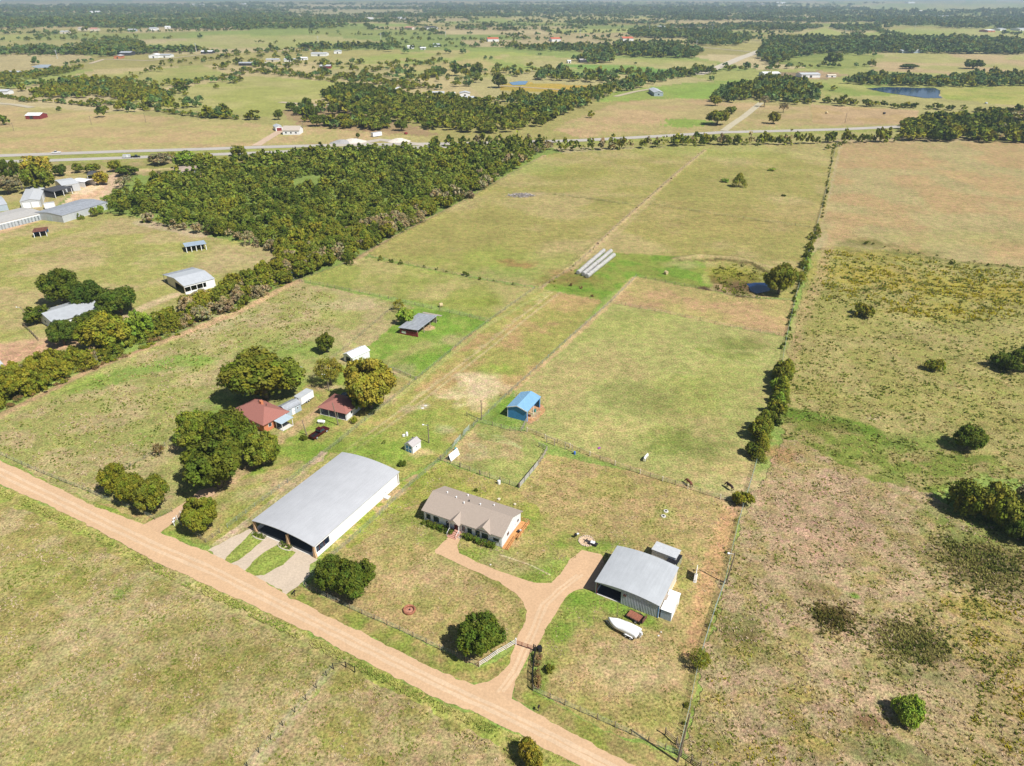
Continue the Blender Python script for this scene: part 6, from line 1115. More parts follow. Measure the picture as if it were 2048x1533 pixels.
FARB = [  # x0, x1, base y, depth px, eave m, roof, colours, name, label
 (1603, 1640, 156, 6, 5, 'x', WHITE, PGREY, 'metal_barn', 'long white metal barn beside the brown churned yard'), (1528, 1560, 154, 6, 5, 'x', WHITE, WHITE, 'white_barn', 'white barn left of the long white metal barn'), (1656, 1672, 155, 2, 3, 'x', WHITE, CREAM, 'small_shed', 'small pale shed right of the long white metal barn'),
 (918, 948, 204, 9, 4, 'x', WHITE, PGREY, 'ranch_barn', 'large pale roofed barn beside the oak grove'), (920, 940, 194, 5, 4.5, 'y', WHITE, GALVX, 'ranch_hall', 'pale gabled hall behind the large pale barn'), (855, 888, 192, 5, 3.6, 'x', GALV, PGREY, 'long_shed', 'long pale shed left of the large pale barn'), (893, 910, 193, 3, 3.4, 'x', WHITE, WHITE, 'white_shelter', 'small white shelter between two pale roofed barns'),
 (757, 764, 184, 4, 4.5, 'y', REDW, GALVX, 'red_barn', 'red walled barn half hidden in the dark oaks, upper left one'), (764, 771, 193, 4, 4, 'y', REDW, GALVX, 'red_barn', 'red walled barn half hidden in the dark oaks, lower one'), (790, 804, 186, 5, 4.5, 'y', REDW, WHITE, 'red_barn', 'red and white gabled barn at the right end of the dark oaks'), (702, 724, 202, 4, 3.6, 'x', WHT2, PGREY, 'cottage', 'pale cottage under the oaks left of the red barns'),
 (640, 661, 138, 4, 4.5, 'x', REDW, PGREY, 'brick_farmhouse', 'red walled farmhouse with a pale roof beside the far hedgerow'), (622, 653, 113, 4, 5, 'x', WHITE, PGREY, 'white_hall', 'white hall in the far settlement, the largest one'), (668, 682, 108, 3, 5, 'y', WHITE, GALVX, 'pale_shed', 'pale shed at the right of the far settlement'), (597, 614, 121, 3, 4, 'x', WHITE, WHITE, 'white_building', 'white building with a dark corner in the far settlement'), (568, 590, 124, 3, 4, 'x', WHT2, PGREY, 'pale_building', 'pale low building left in the far settlement'), (532, 558, 124, 2.5, 4, 'x', CREAM, PGREY, 'long_shed', 'long low shed left in the far settlement'), (512, 536, 132, 3, 4, 'x', CREAM, SHGR, 'tan_house', 'tan house leftmost in the far settlement'),
 (298, 316, 117, 4, 6, 'y', WHITE, WHITE, 'white_barn', 'bright white barn in the far left farmstead'), (318, 340, 116, 4, 5, 'x', WHITE, GALV, 'grey_roof_barn', 'barn with grey roof right of the bright white barn'), (240, 262, 112, 4, 6, 'x', SHADE, GALV, 'dark_house', 'dark walled house among trees on the far left'), (228, 242, 118, 4, 5, 'y', BRICK, SHGR, 'brick_house', 'small brown house left of the dark walled house'), (402, 424, 108, 3, 4.5, 'x', SHADE, WHITE, 'hay_barn', 'open hay barn with white roof in the far pasture'), (478, 508, 132, 3, 4.5, 'x', DARKM, GALV, 'dark_shed', 'dark shed at the far settlement edge'),
 (5, 48, 150, 4, 4, 'x', WHITE, GALVX, 'long_barn', 'long pale barn in trees at the far left edge'), (-10, 16, 190, 5, 4.5, 'x', WHT2, PGREY, 'pale_house', 'pale house cut by the left edge below the long barn'), (976, 998, 84, 5, 7, 'x', WHITE, mat('orange_tiles', (.55, .14, .07), .8, .15, 2), 'orange_roof_house', 'white house with bright orange roof, the left one'), (1104, 1122, 84, 5, 7, 'x', WHITE, MATS['orange_tiles'], 'orange_roof_house', 'white house with bright orange roof, the middle one'), (1247, 1268, 84, 6, 8, 'x', WHITE, MATS['orange_tiles'], 'orange_roof_house', 'big house with bright orange roof, the right one'),
 (855, 876, 60, 3, 8, 'x', WHITE, SHADE, 'grey_mansion', 'white house with dark grey roof on the far rise'), (824, 833, 60, 3, 7, 'y', CREAM, mat('pink_roof', (.55, .25, .2), .8, .1, 2), 'pink_house', 'small pinkish house left of the dark roofed white house'), (1370, 1396, 55, 3, 7, 'x', WEATH, WHITE, 'white_roof_barn', 'long barn with white roof on the far right rise'), (1325, 1337, 57, 2, 6, 'x', WHITE, GALVX, 'small_white_shed', 'small white shed left of the white roofed far barn'), (1160, 1176, 126, 3, 5, 'x', SHADE, SHGR, 'dark_house', 'dark house under the lone clump in the green field'), (1136, 1142, 127, 2, 4, 'x', WHITE, WHITE, 'white_shed', 'tiny white shed left of the clump in the green field'),
 (1804, 1845, 107, 4, 5, 'x', WEATH, GALVX, 'blue_grey_barn', 'low long pale blue roofed barn before the far trees'), (1976, 1990, 65, 3, 6, 'x', BRICK, WHITE, 'red_house', 'house with white roof and red wall at the far right'), (2000, 2012, 62, 3, 6, 'x', WHITE, GALVX, 'white_cottage', 'white cottage right of the red walled house'), (2040, 2060, 62, 3, 6, 'x', WHITE, PGREY, 'pale_barn', 'pale barn cut by the right edge in the distance'), (1882, 1906, 36, 3, 7, 'x', WHITE, GALVX, 'long_white_barn', 'long white barn in the middle of the far right fields'), (1864, 1877, 8, 2, 14, 'x', WHITE, WHITE, 'white_silo_barn', 'bright white building near the horizon on the right'),
 (1842, 1856, 26, 2, 9, 'x', WHITE, WHITE, 'white_roof_house', 'white roofed house in trees near the right horizon'), (1556, 1578, 15, 2, 12, 'x', WHITE, CREAM, 'far_poultry_house', 'long pale building near the horizon, left of two'), (1586, 1602, 9, 2, 16, 'x', WHITE, WHITE, 'far_white_hall', 'white hall near the horizon, right of two'), (1526, 1536, 11, 2, 10, 'x', OLDW, PGREY, 'far_barn', 'small grey barn near the horizon on the right'), (1398, 1408, 16, 2, 10, 'x', WHITE, WHITE, 'far_white_house', 'small white house near the horizon at the far lane'),
 (184, 204, 27, 2, 9, 'x', WHITE, WHITE, 'far_white_barn', 'white barn in the far left woods'), (113, 128, 34, 2, 9, 'x', WHITE, WHITE, 'far_white_house', 'white house in the far left woods'), (298, 312, 62, 3, 7, 'x', WHITE, GALVX, 'white_house', 'white house near the far left tree line'), (330, 342, 58, 2, 6, 'x', WHITE, WHITE, 'small_white_house', 'smaller white house right of another in the far left'), (120, 135, 68, 3, 6, 'x', CREAM, PGREY, 'pale_house', 'pale house in the far left settlement'), (156, 172, 62, 3, 7, 'x', CREAM, SHGR, 'grey_roof_house', 'grey roofed house in the far left settlement'), (180, 194, 63, 3, 7, 'x', CREAM, MATS['pink_roof'], 'pink_roof_house', 'pink roofed house in the far left settlement'), (255, 270, 64, 2.5, 6, 'x', WEATH, PGREY, 'blue_house', 'bluish house in the far left settlement'),
 (370, 392, 12, 2, 12, 'x', WHITE, WHITE, 'far_shop_hall', 'white hall near the horizon on the left'), (496, 504, 10, 2, 12, 'x', WHITE, WHITE, 'far_white_block', 'small white block near the left horizon'), (737, 748, 40, 2, 7, 'x', WHITE, WHITE, 'far_white_cottage', 'white cottage before the far woods in the middle'), (797, 812, 39, 2, 7, 'x', WHITE, PGREY, 'far_pale_shed', 'pale long shed before the far woods in the middle'), (815, 828, 98, 3, 5, 'x', WHITE, WHITE, 'white_trailer_house', 'white trailer house left of the dark clump'), (868, 880, 94, 3, 5, 'x', WHITE, GALVX, 'pale_trailer_house', 'pale trailer house behind the dark clump'), (841, 852, 100, 2, 4, 'x', GALV, WHITE, 'white_roof_cabin', 'white roofed cabin between two trailer houses')]
for x0_, x1_, yb_, dp, eh, rd, wm, rm, nm_, lb in FARB:
    k = Bld(nm_, lb, 'building', (x0_, yb_), (x1_, yb_-.2), (x1_+.2, yb_-dp*.55), eh*.8, 'gable', eh*.28, rd); k.D = min(k.D, 40); k.walls('fblr', wm); k.roof(rm, .5, .5, .2)
    k.door('f', .5, max(2.2, k.W*.12), min(3.2, eh*.55), SHADE, handle=False)
# ---------------------------------------------------------------- fences: every post a part, wires or rails parts
POSTM = mat('fence_post_wood', (.20, .16, .12), .9, .25, 3); POSTP = mat('pale_post', (.62, .54, .40), .9, .15, 3); WIRE = mat('galvanised_wire', (.30, .34, .28), .6, .1, 1, .3)
def fence(name, label, pts, hh=1.25, sp=4., pm=None, pr=.06, wires=(.2, .45, .7, .95, 1.15), wm=None, wr=.012, stays=0., rail=False, group=None, every=None, pmat2=None, kinds='post'):
    wp = [Vector((*p, 0)) for p in W(pts)]; e = thing(name, label, 'fence', (wp[0].x, wp[0].y, gz(*wp[0].xy)), 0, group); o0 = wp[0]; pm = pm or POSTM; wm = wm or WIRE
    sq = MB().tube([(0, 0, -.1), (0, 0, hh)], pr, 7).mesh('post'); sq.materials.append(pm); spots = []
    sq2 = None
    if pmat2: sq2 = MB().tube([(0, 0, -.1), (0, 0, hh*1.05)], pr*1.7, 8).mesh('post'); sq2.materials.append(pmat2)
    for a, b in zip(wp[:-1], wp[1:]):
        n = max(1, int(round((b-a).length/sp))); spots += [a.lerp(b, i/n) for i in range(n)]
    spots.append(wp[-1]); rr = random.Random(int(pts[0][0])); base = None
    if len(spots) > 100:                                       # past a hundred posts: the far ones in one mesh
        spots.sort(key=lambda p: p.length); far = spots[100:]; spots = spots[:100]; mb = MB()
        for p in far: q = p-o0; mb.tube([(q.x, q.y, -.1), (q.x, q.y, hh)], pr, 6)
        mb.build('far_posts', pm, e)['kind'] = 'stuff'
    for i, p in enumerate(spots):
        q = p-o0; me = sq2 if (sq2 and every and i % every == 0) else sq
        o = bpy.data.objects.new('post', me); COL.objects.link(o); o.parent = e; o.location = (q.x, q.y, 0); o.rotation_euler = (rr.uniform(-.05, .05), rr.uniform(-.05, .05), rr.random()*3)
    if rail:
        for z_ in wires:
            mb = MB(); 
            for a, b in zip(wp[:-1], wp[1:]): u = (b-a).normalized()*.0; mb.tube([a-o0+Vector((0, 0, z_)), b-o0+Vector((0, 0, z_))], wr, 6)
            mb.build('rail', wm, e)
    elif wires:
        mb = MB()
        for a, b in zip(wp[:-1], wp[1:]):
            for z_ in wires: mb.tube([a-o0+Vector((0, 0, z_)), b-o0+Vector((0, 0, z_))], wr, 3)
            if stays:
                n = int((b-a).length/stays)
                for i in range(n): p = a.lerp(b, (i+.5)/n)-o0; mb.box(p.x-wr*.6, p.y-wr*.6, .1, p.x+wr*.6, p.y+wr*.6, max(wires))
        mb.build('wire', wm, e)
    return e
fence('wire_fence', 'wire fence with dark posts along the dirt road below the pair of trees', [(612, 1176), (700, 1218), (800, 1262), (880, 1300), (958, 1334)], 1.3, 2.9, POSTM, .075, stays=.35)
fence('wire_fence', 'wire fence with pale based posts along the dirt road right of the gate', [(1066, 1382), (1100, 1398), (1160, 1424), (1230, 1455), (1330, 1500), (1362, 1514)], 1.4, 2.6, POSTM, .08, stays=.4)
fence('white_rail_fence', 'white three rail fence curving in to the gate', [(959, 1334), (975, 1324), (995, 1310), (1013, 1300), (1031, 1289)], 1.3, 1.6, POSTP, .07, (.4, .8, 1.2), mat('weathered_white', (.62, .60, .56), .8, .12, 3), .05, rail=True)
fence('black_rail_fence', 'black rail fence right of the gate, beside the clipped bushes', [(1071, 1303), (1068, 1325), (1065, 1350), (1065, 1380)], 1.5, 1.5, BLK, .08, (.3, .65, 1., 1.35), BLK, .05, rail=True)
e = thing('farm_gate', 'long low rusty red gate across the driveway', 'gate', (*g(1032, 1290), 0)); a = Vector((*g(1032, 1290), 0)); b = Vector((*g(1067, 1302), 0))-a
GR = mat('gate_red', (.25, .07, .05), .6, .2, 3)
for z_ in (.35, .6, .85, 1.1): MB().tube([(0, 0, z_), (b.x, b.y, z_)], .035, 6).build('bar', GR, e)
for t in (0, .33, .66, 1): MB().tube([(b.x*t, b.y*t, .3), (b.x*t, b.y*t, 1.15)], .04, 6).build('upright', GR, e)
for t in (-.01, 1.01): MB().tube([(b.x*t, b.y*t, 0), (b.x*t, b.y*t, 1.6)], .11, 8).build('gate_post', BLK if t > 0 else TRIM, e)
x, y = g(1079, 1303); tag(MB().box(-.35, -.3, 0, .35, .3, 1.0).prism([(-.4, 1.0), (.4, 1.0), (.4, 1.1), (0, 1.2), (-.4, 1.1)], -.34, .34, 'y').build('gate_control_box', BLK, None, (x, y, 0), .4), 'black box standing just inside the gate by the black rail fence', 'box')
hedge([(1077, 1312), (1074, 1335)], 1.3, 1.3, 'brown green bushes inside the upper half of the black rail fence', 'brown', 46, name='hedge'); hedge([(1074, 1345), (1074, 1378)], 1.3, 1.1, 'brown green bushes inside the lower half of the black rail fence', 'brown', 46)
fence('east_fence', 'long grey pipe and wire fence between the yard, the horse pasture and the rough fields', [(1356, 1512), (1378, 1420), (1392, 1350), (1408, 1290), (1430, 1220), (1450, 1165), (1464, 1100), (1476, 1050), (1487, 1012), (1503, 960), (1520, 900), (1535, 850), (1550, 800), (1560, 750), (1567, 710), (1575, 665), (1590, 600), (1607, 540), (1625, 480), (1640, 430), (1655, 370), (1668, 310), (1674, 288)], 1.35, 3.4, GRN_M, .055, (.3, .55, .8, 1.05, 1.3), GRN_M, .025, stays=1.2)
fence('yard_fence', 'rail and wire fence with cream capped posts between the yard and the horse pasture', [(1054, 864), (1090, 878), (1140, 896), (1200, 921), (1260, 942), (1300, 955), (1350, 970), (1400, 986), (1440, 999), (1484, 1010)], 1.3, 3.2, POSTM, .08, (.3, .6, .9, 1.2), OLDW, .03, every=2, pmat2=POSTP)
for i, (a_, b_, c_, d_) in enumerate([(1093, 886, 1109, 892), (1130, 899, 1144, 904)]):
    A_ = Vector((*g(a_, b_), 0)); B_ = Vector((*g(c_, d_), 0))-A_; e = thing('wooden_gate_frame', ['left', 'right'][i]+' one of the two wooden frames in the yard fence by the little paddock', 'gate', A_, 0, 'wooden frames in the yard fence')
    for t in (0, 1): MB().tube([(B_.x*t, B_.y*t, 0), (B_.x*t, B_.y*t, 2.1)], .09, 7).build('post', OLDW, e)
    for z_ in (.6, 1.9): MB().tube([(0, 0, z_), (B_.x, B_.y, z_)], .05, 6).build('rail', OLDW, e)
fence('paddock_fence', 'dark post and wire fence along the lower side of the little paddock', [(881, 921), (920, 935), (960, 950), (1000, 964), (1038, 976)], 1.3, 3.1, POSTM, .085, stays=.5, every=2, pmat2=POSTM)
fence('paddock_fence', 'dark post and wire fence along the upper side of the little paddock', [(934, 832), (955, 844), (985, 852), (1020, 862), (1054, 864)], 1.3, 3.1, POSTM, .085, stays=.5)
fence('paddock_fence', 'wire fence with hanging green panels along the left side of the little paddock', [(881, 921), (905, 898), (930, 872), (955, 844)], 1.4, 2.6, GRN_M, .05, stays=.3, wm=GRN_M)
for i, (a_, b_, c_, d_) in enumerate([(908, 894, 921, 880), (927, 872, 939, 860)]):
    A_ = Vector((*g(a_, b_), 0)); B_ = Vector((*g(c_, d_), 0))-A_; mb = MB(); n = Vector((-B_.y, B_.x, 0)).normalized()
    e = thing('livestock_gate', ['lower', 'upper'][i]+' pale green wire gate leaning on the left side of the little paddock', 'gate', A_+n*.3, 0)
    for t in np.linspace(0, 1, 16): mb.tube([(B_.x*t, B_.y*t, .02), (B_.x*t-n.x*.4, B_.y*t-n.y*.4, 1.7)], .018, 4)
    for z_ in np.linspace(.05, 1.7, 9): mb.tube([(-n.x*.4*z_/1.7, -n.y*.4*z_/1.7, z_), (B_.x-n.x*.4*z_/1.7, B_.y-n.y*.4*z_/1.7, z_)], .018, 4)
    mb.build('mesh_panel', mat('pale_green_wire', (.45, .55, .48), .6, .1, 1), e)
A_ = Vector((*g(1039, 976), 0)); B_ = Vector((*g(1076, 931), 0))-A_; e = thing('board_panel_fence', 'pale grey board panel along the right side of the little paddock', 'fence', A_)
u = B_.normalized(); 
MB().add([(0, 0, .05), (B_.x, B_.y, .05), (B_.x, B_.y, 1.3), (0, 0, 1.3), (-u.y*.06, u.x*.06, .05), (B_.x-u.y*.06, B_.y+u.x*.06, .05), (B_.x-u.y*.06, B_.y+u.x*.06, 1.3), (-u.y*.06, u.x*.06, 1.3)], [(0, 1, 2, 3), (7, 6, 5, 4), (0, 4, 5, 1), (1, 5, 6, 2), (2, 6, 7, 3), (3, 7, 4, 0)]).build('panel', mat('grey_boards', (.38, .37, .33), .9, .2, 3), e)
for t in (0, .25, .5, .75, 1): MB().tube([(B_.x*t+u.y*.08, B_.y*t-u.x*.08, 0), (B_.x*t+u.y*.08, B_.y*t-u.x*.08, 1.45)], .07, 7).build('post', OLDW, e)
fence('paddock_fence', 'weathered rail corner at the right end of the little paddock', [(1077, 930), (1086, 918), (1094, 902), (1078, 894)], 1.4, 1.7, OLDW, .09, (.5, .9, 1.3), OLDW, .05, rail=True)
fence('chain_link_fence', 'green chain link fence running beside the long arched building to the little paddock', [(608, 1172), (625, 1152), (650, 1126), (700, 1084), (760, 1030), (820, 972), (881, 921)], 1.3, 3., GRN_M, .035, (.1, .35, .6, .85, 1.1, 1.28), GRN_M, .011, stays=.22)
fence('barn_yard_fence', 'short wire fence between the pole and the blue barn', [(1002, 792), (1018, 790), (1033, 797)], 1.3, 2.2, POSTM, .07); fence('barn_yard_fence', 'short fence from the front corner of the blue barn to the yard fence', [(1052, 846), (1047, 856), (1042, 864)], 1.4, 1.3, OLDW, .07, (.4, .8, 1.2), OLDW, .03, rail=True)
fence('lane_fence', 'pipe and wire fence along the right side of the grass lane', [(963, 840), (990, 815), (1010, 795), (1060, 750), (1130, 686), (1200, 625), (1222, 605), (1272, 555)], 1.3, 4., GRN_M, .06, stays=.6, wm=GRN_M, wr=.014)
fence('pasture_fence', 'wire fence on the upper side of the pinkish holding paddock', [(1272, 555), (1330, 566), (1390, 577), (1430, 585), (1480, 597), (1540, 602), (1590, 603)], 1.3, 4.5, POSTM, .07, stays=1.2)
fence('pasture_fence', 'wire fence between the pinkish holding paddock and the horse pasture', [(1222, 606), (1280, 618), (1340, 629), (1400, 642), (1460, 655), (1520, 666), (1558, 672)], 1.3, 5., POSTM, .07, stays=1.2)
fence('lane_fence', 'old post and wire fence along the left side of the grass lane', [(576, 966), (620, 930), (680, 884), (730, 842), (790, 795), (833, 760), (880, 722), (930, 680), (980, 642), (1030, 606), (1070, 578)], 1.25, 3.6, POSTM, .06, stays=.6, wm=GRN_M)
fence('pasture_fence', 'post and wire fence between the bale paddock and the lush green paddock', [(585, 562), (640, 570), (700, 583), (760, 594), (830, 611), (880, 622), (940, 635), (980, 643)], 1.3, 4., POSTM, .08, stays=1.2)
fence('pasture_fence', 'bush grown fence between the bale paddock and the long pasture', [(736, 514), (800, 527), (870, 541), (940, 556), (1010, 569), (1070, 578)], 1.3, 4.5, POSTM, .07)
fence('pasture_fence', 'dark plank fence closing the lower side of the lush green paddock', [(776, 738), (800, 747), (832, 761)], 1.3, 2.2, OLDW, .08, (.35, .7, 1.05), OLDW, .05, rail=True)
fence('pasture_fence', 'faint wire fence on the left side of the lush green paddock', [(660, 722), (700, 690), (740, 655), (790, 612)], 1.2, 4., POSTM, .05)
fence('pasture_fence', 'wire fence along the pasture edge of the wood', [(600, 563), (690, 530), (760, 492), (850, 444), (930, 404), (1020, 351), (1092, 312)], 1.2, 6., POSTM, .07)
fence('pasture_fence', 'overgrown wire fence across the middle of the long pasture', [(1085, 576), (1140, 540), (1180, 505), (1232, 455), (1300, 395), (1350, 350), (1410, 302)], 1.2, 6., POSTM, .07)
fence('pasture_fence', 'faint fence line from the brush pile to the middle fence line', [(1110, 390), (1180, 399), (1262, 411)], 1.2, 5., POSTM, .07); fence('pasture_fence', 'faint fence line from the middle fence line to the east fence', [(1300, 410), (1420, 428), (1510, 441), (1618, 456)], 1.2, 6., POSTM, .07)
fence('road_fence', 'low wire fence between the dry pasture and the dirt road on the left', [(0, 910), (60, 937), (120, 962), (182, 986)], 1.2, 3., POSTM, .05, stays=.5)
fence('road_fence', 'wire fence round the three small oaks along the road', [(182, 986), (205, 998), (245, 1012), (290, 1030), (310, 1040), (345, 1024)], 1.2, 2.8, POSTM, .06, stays=.5)
fence('yard_fence', 'grey board and wire fence behind the three small oaks', [(195, 975), (230, 950), (262, 932), (290, 918), (350, 880), (385, 860)], 1.1, 3., OLDW, .05, stays=.5)
fence('road_fence', 'wire fence with white posts round the round yellow green tree', [(355, 1040), (370, 1022), (392, 1010)], 1.2, 1.6, TRIM, .06, stays=.4); fence('road_fence', 'dark wire fence below the round yellow green tree', [(350, 1044), (375, 1058), (412, 1086), (440, 1066)], 1.2, 2., POSTM, .06, stays=.4)
fence('yard_fence', 'green wire fence beside the dirt track left of the arched building', [(455, 1056), (510, 1014), (575, 966)], 1.2, 2.8, GRN_M, .045, stays=.4, wm=GRN_M); fence('yard_fence', 'short fence behind the orange oak', [(746, 803), (756, 808), (768, 811)], 1.2, 1.4, OLDW, .06, (.4, .8, 1.1), OLDW, .04, rail=True)
fence('field_fence', 'row of short dark posts crossing the field below the road', [(667, 1338), (653, 1352), (633, 1377), (612, 1400), (590, 1425), (566, 1452), (542, 1480), (518, 1506), (495, 1535), (470, 1565)], 1.2, 3.3, BLK, .07, (.4, .8, 1.1), WIRE, .008)
fence('field_fence', 'dark corner brace posts of the field fence by the road', [(667, 1338), (692, 1334), (710, 1344)], 1.3, 2.2, BLK, .09, (1.15,), BLK, .04, rail=True)
fence('corner_fence', 'dark heavy corner fence at the bottom end of the east fence', [(1330, 1470), (1352, 1490), (1362, 1514), (1400, 1540)], 1.8, 1.6, POSTM, .1, (.4, .8, 1.2), POSTM, .05, rail=True)
fence('yard_fence', 'dark pole fence corner left of the grey farmhouse', [(46, 652), (60, 664), (77, 682)], 1.3, 2.4, POSTM, .1, (.5, 1.1), POSTM, .06, rail=True)
# ---------------------------------------------------------------- poles
def pole(bx, by, ty, label, arm=0, tx=None, lamp=False, r=.13, box=False, name='utility_pole', m=None):
    x, y = g(bx, by); hh = max(4, height_to(bx, by, ty)); tx = 0 if tx is None else (tx-bx)*depth(x, y)/F; e = thing(name, label, 'pole', (x, y, gz(x, y)), 0)
    MB().tube([(0, 0, -.2), (tx, 0, hh)], r*1.15, 8, r*.8).build('pole', m or POSTM, e)
    if arm: MB().box(tx-arm/2, -.05, hh-.6, tx+arm/2, .05, hh-.48).build('crossarm', POSTM, e); [MB().lathe([(.05, 0), (.07, .1), (.04, .2)], 6, (tx+s_*arm*.45, 0, hh-.48)).build('insulator', TRIM, e) for s_ in (-1, 0, 1)]
    if lamp: MB().tube([(tx, 0, hh-.4), (tx-1.1, 0, hh-.1)], .04, 6).build('lamp_arm', GALVX, e); MB().lathe([(.12, 0), (.24, -.05), (.2, -.2), (.05, -.28)], 10, (tx-1.2, 0, hh-.02)).build('lamp', TRIM, e)
    if box: MB().lathe([(.25, 0), (.25, .8), (.1, .85)], 10, (tx*.8+.35, 0, hh*.78)).build('transformer', mat('transformer_grey', (.5, .5, .5), .5, .05, 2), e)
    return e
pole(963, 840, 800, 'tall dark pole at the upper corner of the little paddock'); pole(858, 886, 849, 'pole with a white lamp arm beside the little white shed', lamp=True); pole(677, 851, 806, 'tall pole in front of the brown roofed garage', tx=671)
pole(614, 871, 841, 'pole standing beside the maroon pickup', tx=609); pole(658, 782, 748, 'pole with a lamp under the thin yellowish tree', lamp=True); pole(1452, 1168, 1106, 'pole with a white lamp and a long shadow on the east fence', lamp=True, tx=1458, m=POSTM)
pole(1355, 1524, 1428, 'thick dark pole at the bottom corner of the east fence', tx=1362, r=.16); pole(65, 643, 614, 'leaning pole with a white lamp left of the grey farmhouse', tx=50, lamp=True); pole(1233, 1238, 1222, 'thin short pipe beside the covered boat', r=.04, name='pipe_post')
for i, (a_, b_, c_) in enumerate([(183, 250, 232), (292, 246, 226), (397, 240, 222), (28, 262, 246), (606, 255, 243), (648, 228, 210), (842, 187, 172), (1690, 246, 227), (1017, 150, 140)]):
    pole(a_, b_, c_, ['pole leaning in the tan pasture, second from the left', 'pole in the middle of the tan pasture beyond the highway', 'pole near the hedge of the tan pasture', 'leftmost pole of the tan pasture', 'pole behind the white ranch house', 'pole beside the tall slim lawn trees', 'pole above the long pale shed', 'dark pole in the mown field above the highway hedge', 'pole by the tiny blue pond'][i], 2., r=.16)
for i, (a_, b_, c_) in enumerate([(1160, 76, 58), (1298, 68, 50), (1424, 68, 48), (1278, 96, 82), (1393, 92, 80), (637, 90, 72), (762, 84, 66), (115, 118, 100), (891, 74, 62), (393, 104, 86), (1690, 70, 58), (1828, 64, 44)]):
    x, y = g(a_, b_); e = thing('transmission_pole', 'tall pale transmission pole '+['standing in the far dark woods left of centre right', 'above the orange roofed big house', 'near the long barn with white roof', 'just behind the big orange roofed house', 'at the end of the dark clump by the side road', 'left of the far settlement halls', 'over the far pasture right of the white hall', 'at the far left above the small pond', 'between the dark clumps in the top middle', 'beside the open hay barn, far left', 'by the pointed green hill field', 'over the far right green field'][i], 'pole', (x, y, gz(x, y)), 0, 'far transmission poles'); hh = min(34, height_to(a_, b_, c_)); MB().tube([(0, 0, 0), (0, 0, hh)], .5, 6, .3).build('pole', GALVX, e)
    for z_ in (.8, .9): MB().box(-2.4, -.12, hh*z_, 2.4, .12, hh*z_+.25).build('crossarm', GALVX, e)
# ---------------------------------------------------------------- vehicles, trailers, boat
def wheel(mbx, x, y, z, r, w_, parent, nm_='wheel'):
    o = MB().lathe([(r*.55, -w_/2), (r*.95, -w_/2), (r, -w_*.3), (r, w_*.3), (r*.95, w_/2), (r*.55, w_/2)], 16, (x, y, z), 'y').build(nm_, TYRE, parent); MB().lathe([(r*.55, -w_/2-.01), (r*.5, -w_/2-.03), (.02, -w_/2-.02), (.02, w_/2+.02), (r*.5, w_/2+.03), (r*.55, w_/2+.01)], 12, (x, y, z), 'y').build('rim', GALVX, o); return o
def pickup(pxf, pxb, label, col, name='pickup_truck', bed=True, bedm=None, L=5.8):
    a, b = Vector(g(*pxb)), Vector(g(*pxf)); c = (a+b)/2; rot = math.atan2((b-a).y, (b-a).x); e = thing(name, label, 'pickup' if bed else 'car', (c.x, c.y, gz(c.x, c.y)), rot)
    m = mat('paint_'+name+str(int(pxf[0])), col, .25, .03, 1, .2, .6); W_ = 1.95
    body = MB(); side = [(-L/2, .45), (-L/2, 1.05), (-L*.06, 1.08), (-L*.06, 1.1), (L*.24, 1.12), (L*.47, 1.0), (L/2, .8), (L/2, .42)]
    bz = [(-L/2, .45), (-L/2, .62), (-L*.06, .62), (-L*.06, 1.1), (L*.24, 1.12), (L*.45, 1.02), (L/2, .85), (L/2, .42)] if bed else side
    body.prism(bz, -W_/2, W_/2, 'y')
    if bed:
        for s_ in (-1, 1): body.box(-L/2, s_*W_/2-(.12 if s_ > 0 else 0), .62, -L*.06, s_*W_/2+(0 if s_ > 0 else .12), 1.1)
    o = body.mesh('body'); bm = bmesh.new(); bm.from_mesh(o); bmesh.ops.bevel(bm, geom=[x_ for x_ in bm.edges if x_.calc_length() > .5], offset=.05, segments=2, affect='EDGES'); bm.to_mesh(o); bm.free(); link('body', o, m, e)
    if bed: MB().box(-L/2+.1, -W_/2+.14, .622, -L*.07, W_/2-.14, .66).build('bed_floor', bedm or DARKM, e); MB().box(-L/2, -W_/2+.12, .62, -L/2+.08, W_/2-.12, 1.08).build('tailgate', m, e)
    cab = MB(); t0, t1 = (-L*.06, L*.2) if bed else (-L*.38, L*.2); tw = W_/2-.22
    v = [(t0, -W_/2+.05, 1.1), (t1+.25, -W_/2+.05, 1.1), (t1+.25, W_/2-.05, 1.1), (t0, W_/2-.05, 1.1), (t0+.15, -tw, 1.78), (t1-.35, -tw, 1.78), (t1-.35, tw, 1.78), (t0+.15, tw, 1.78)]
    cab.add(v, [(0, 3, 2, 1), (4, 5, 6, 7), (0, 1, 5, 4), (1, 2, 6, 5), (2, 3, 7, 6), (3, 0, 4, 7)]); cab.build('window', GLASS, e)
    MB().box(t0+.08, -tw-.02, 1.76, t1-.3, tw+.02, 1.83).build('cab_roof', m, e)
    for x_ in (-L*.31, L*.32):
        for s_ in (-1, 1): wheel(None, x_, s_*(W_/2-.12), .38, .38, .26, e)
    for s_ in (-1, 1): MB().box(L/2-.06, s_*.72-.2, .62, L/2+.02, s_*.72+.2, .8).build('headlight', TRIM, e); MB().box(-L/2-.02, s_*.86-.08, .7, -L/2+.04, s_*.86+.08, 1.0).build('tail_light', REDW, e)
    MB().box(L/2-.02, -.95, .38, L/2+.1, .95, .55).build('bumper', DARKM, e); return e
pickup((653, 860), (624, 880), 'dark maroon pickup truck with a black bed cover parked on the grass', (.07, .008, .012), bedm=BLK)
pickup((697, 792), (684, 806), 'dark blue car half under the orange oak behind the garage', (.03, .05, .10), 'car', False, L=4.6)
pickup((106, 307.5), (120, 307), 'white pickup truck on the upper carriageway of the highway', (.8, .8, .8), 'pickup_truck', True, TRIM)
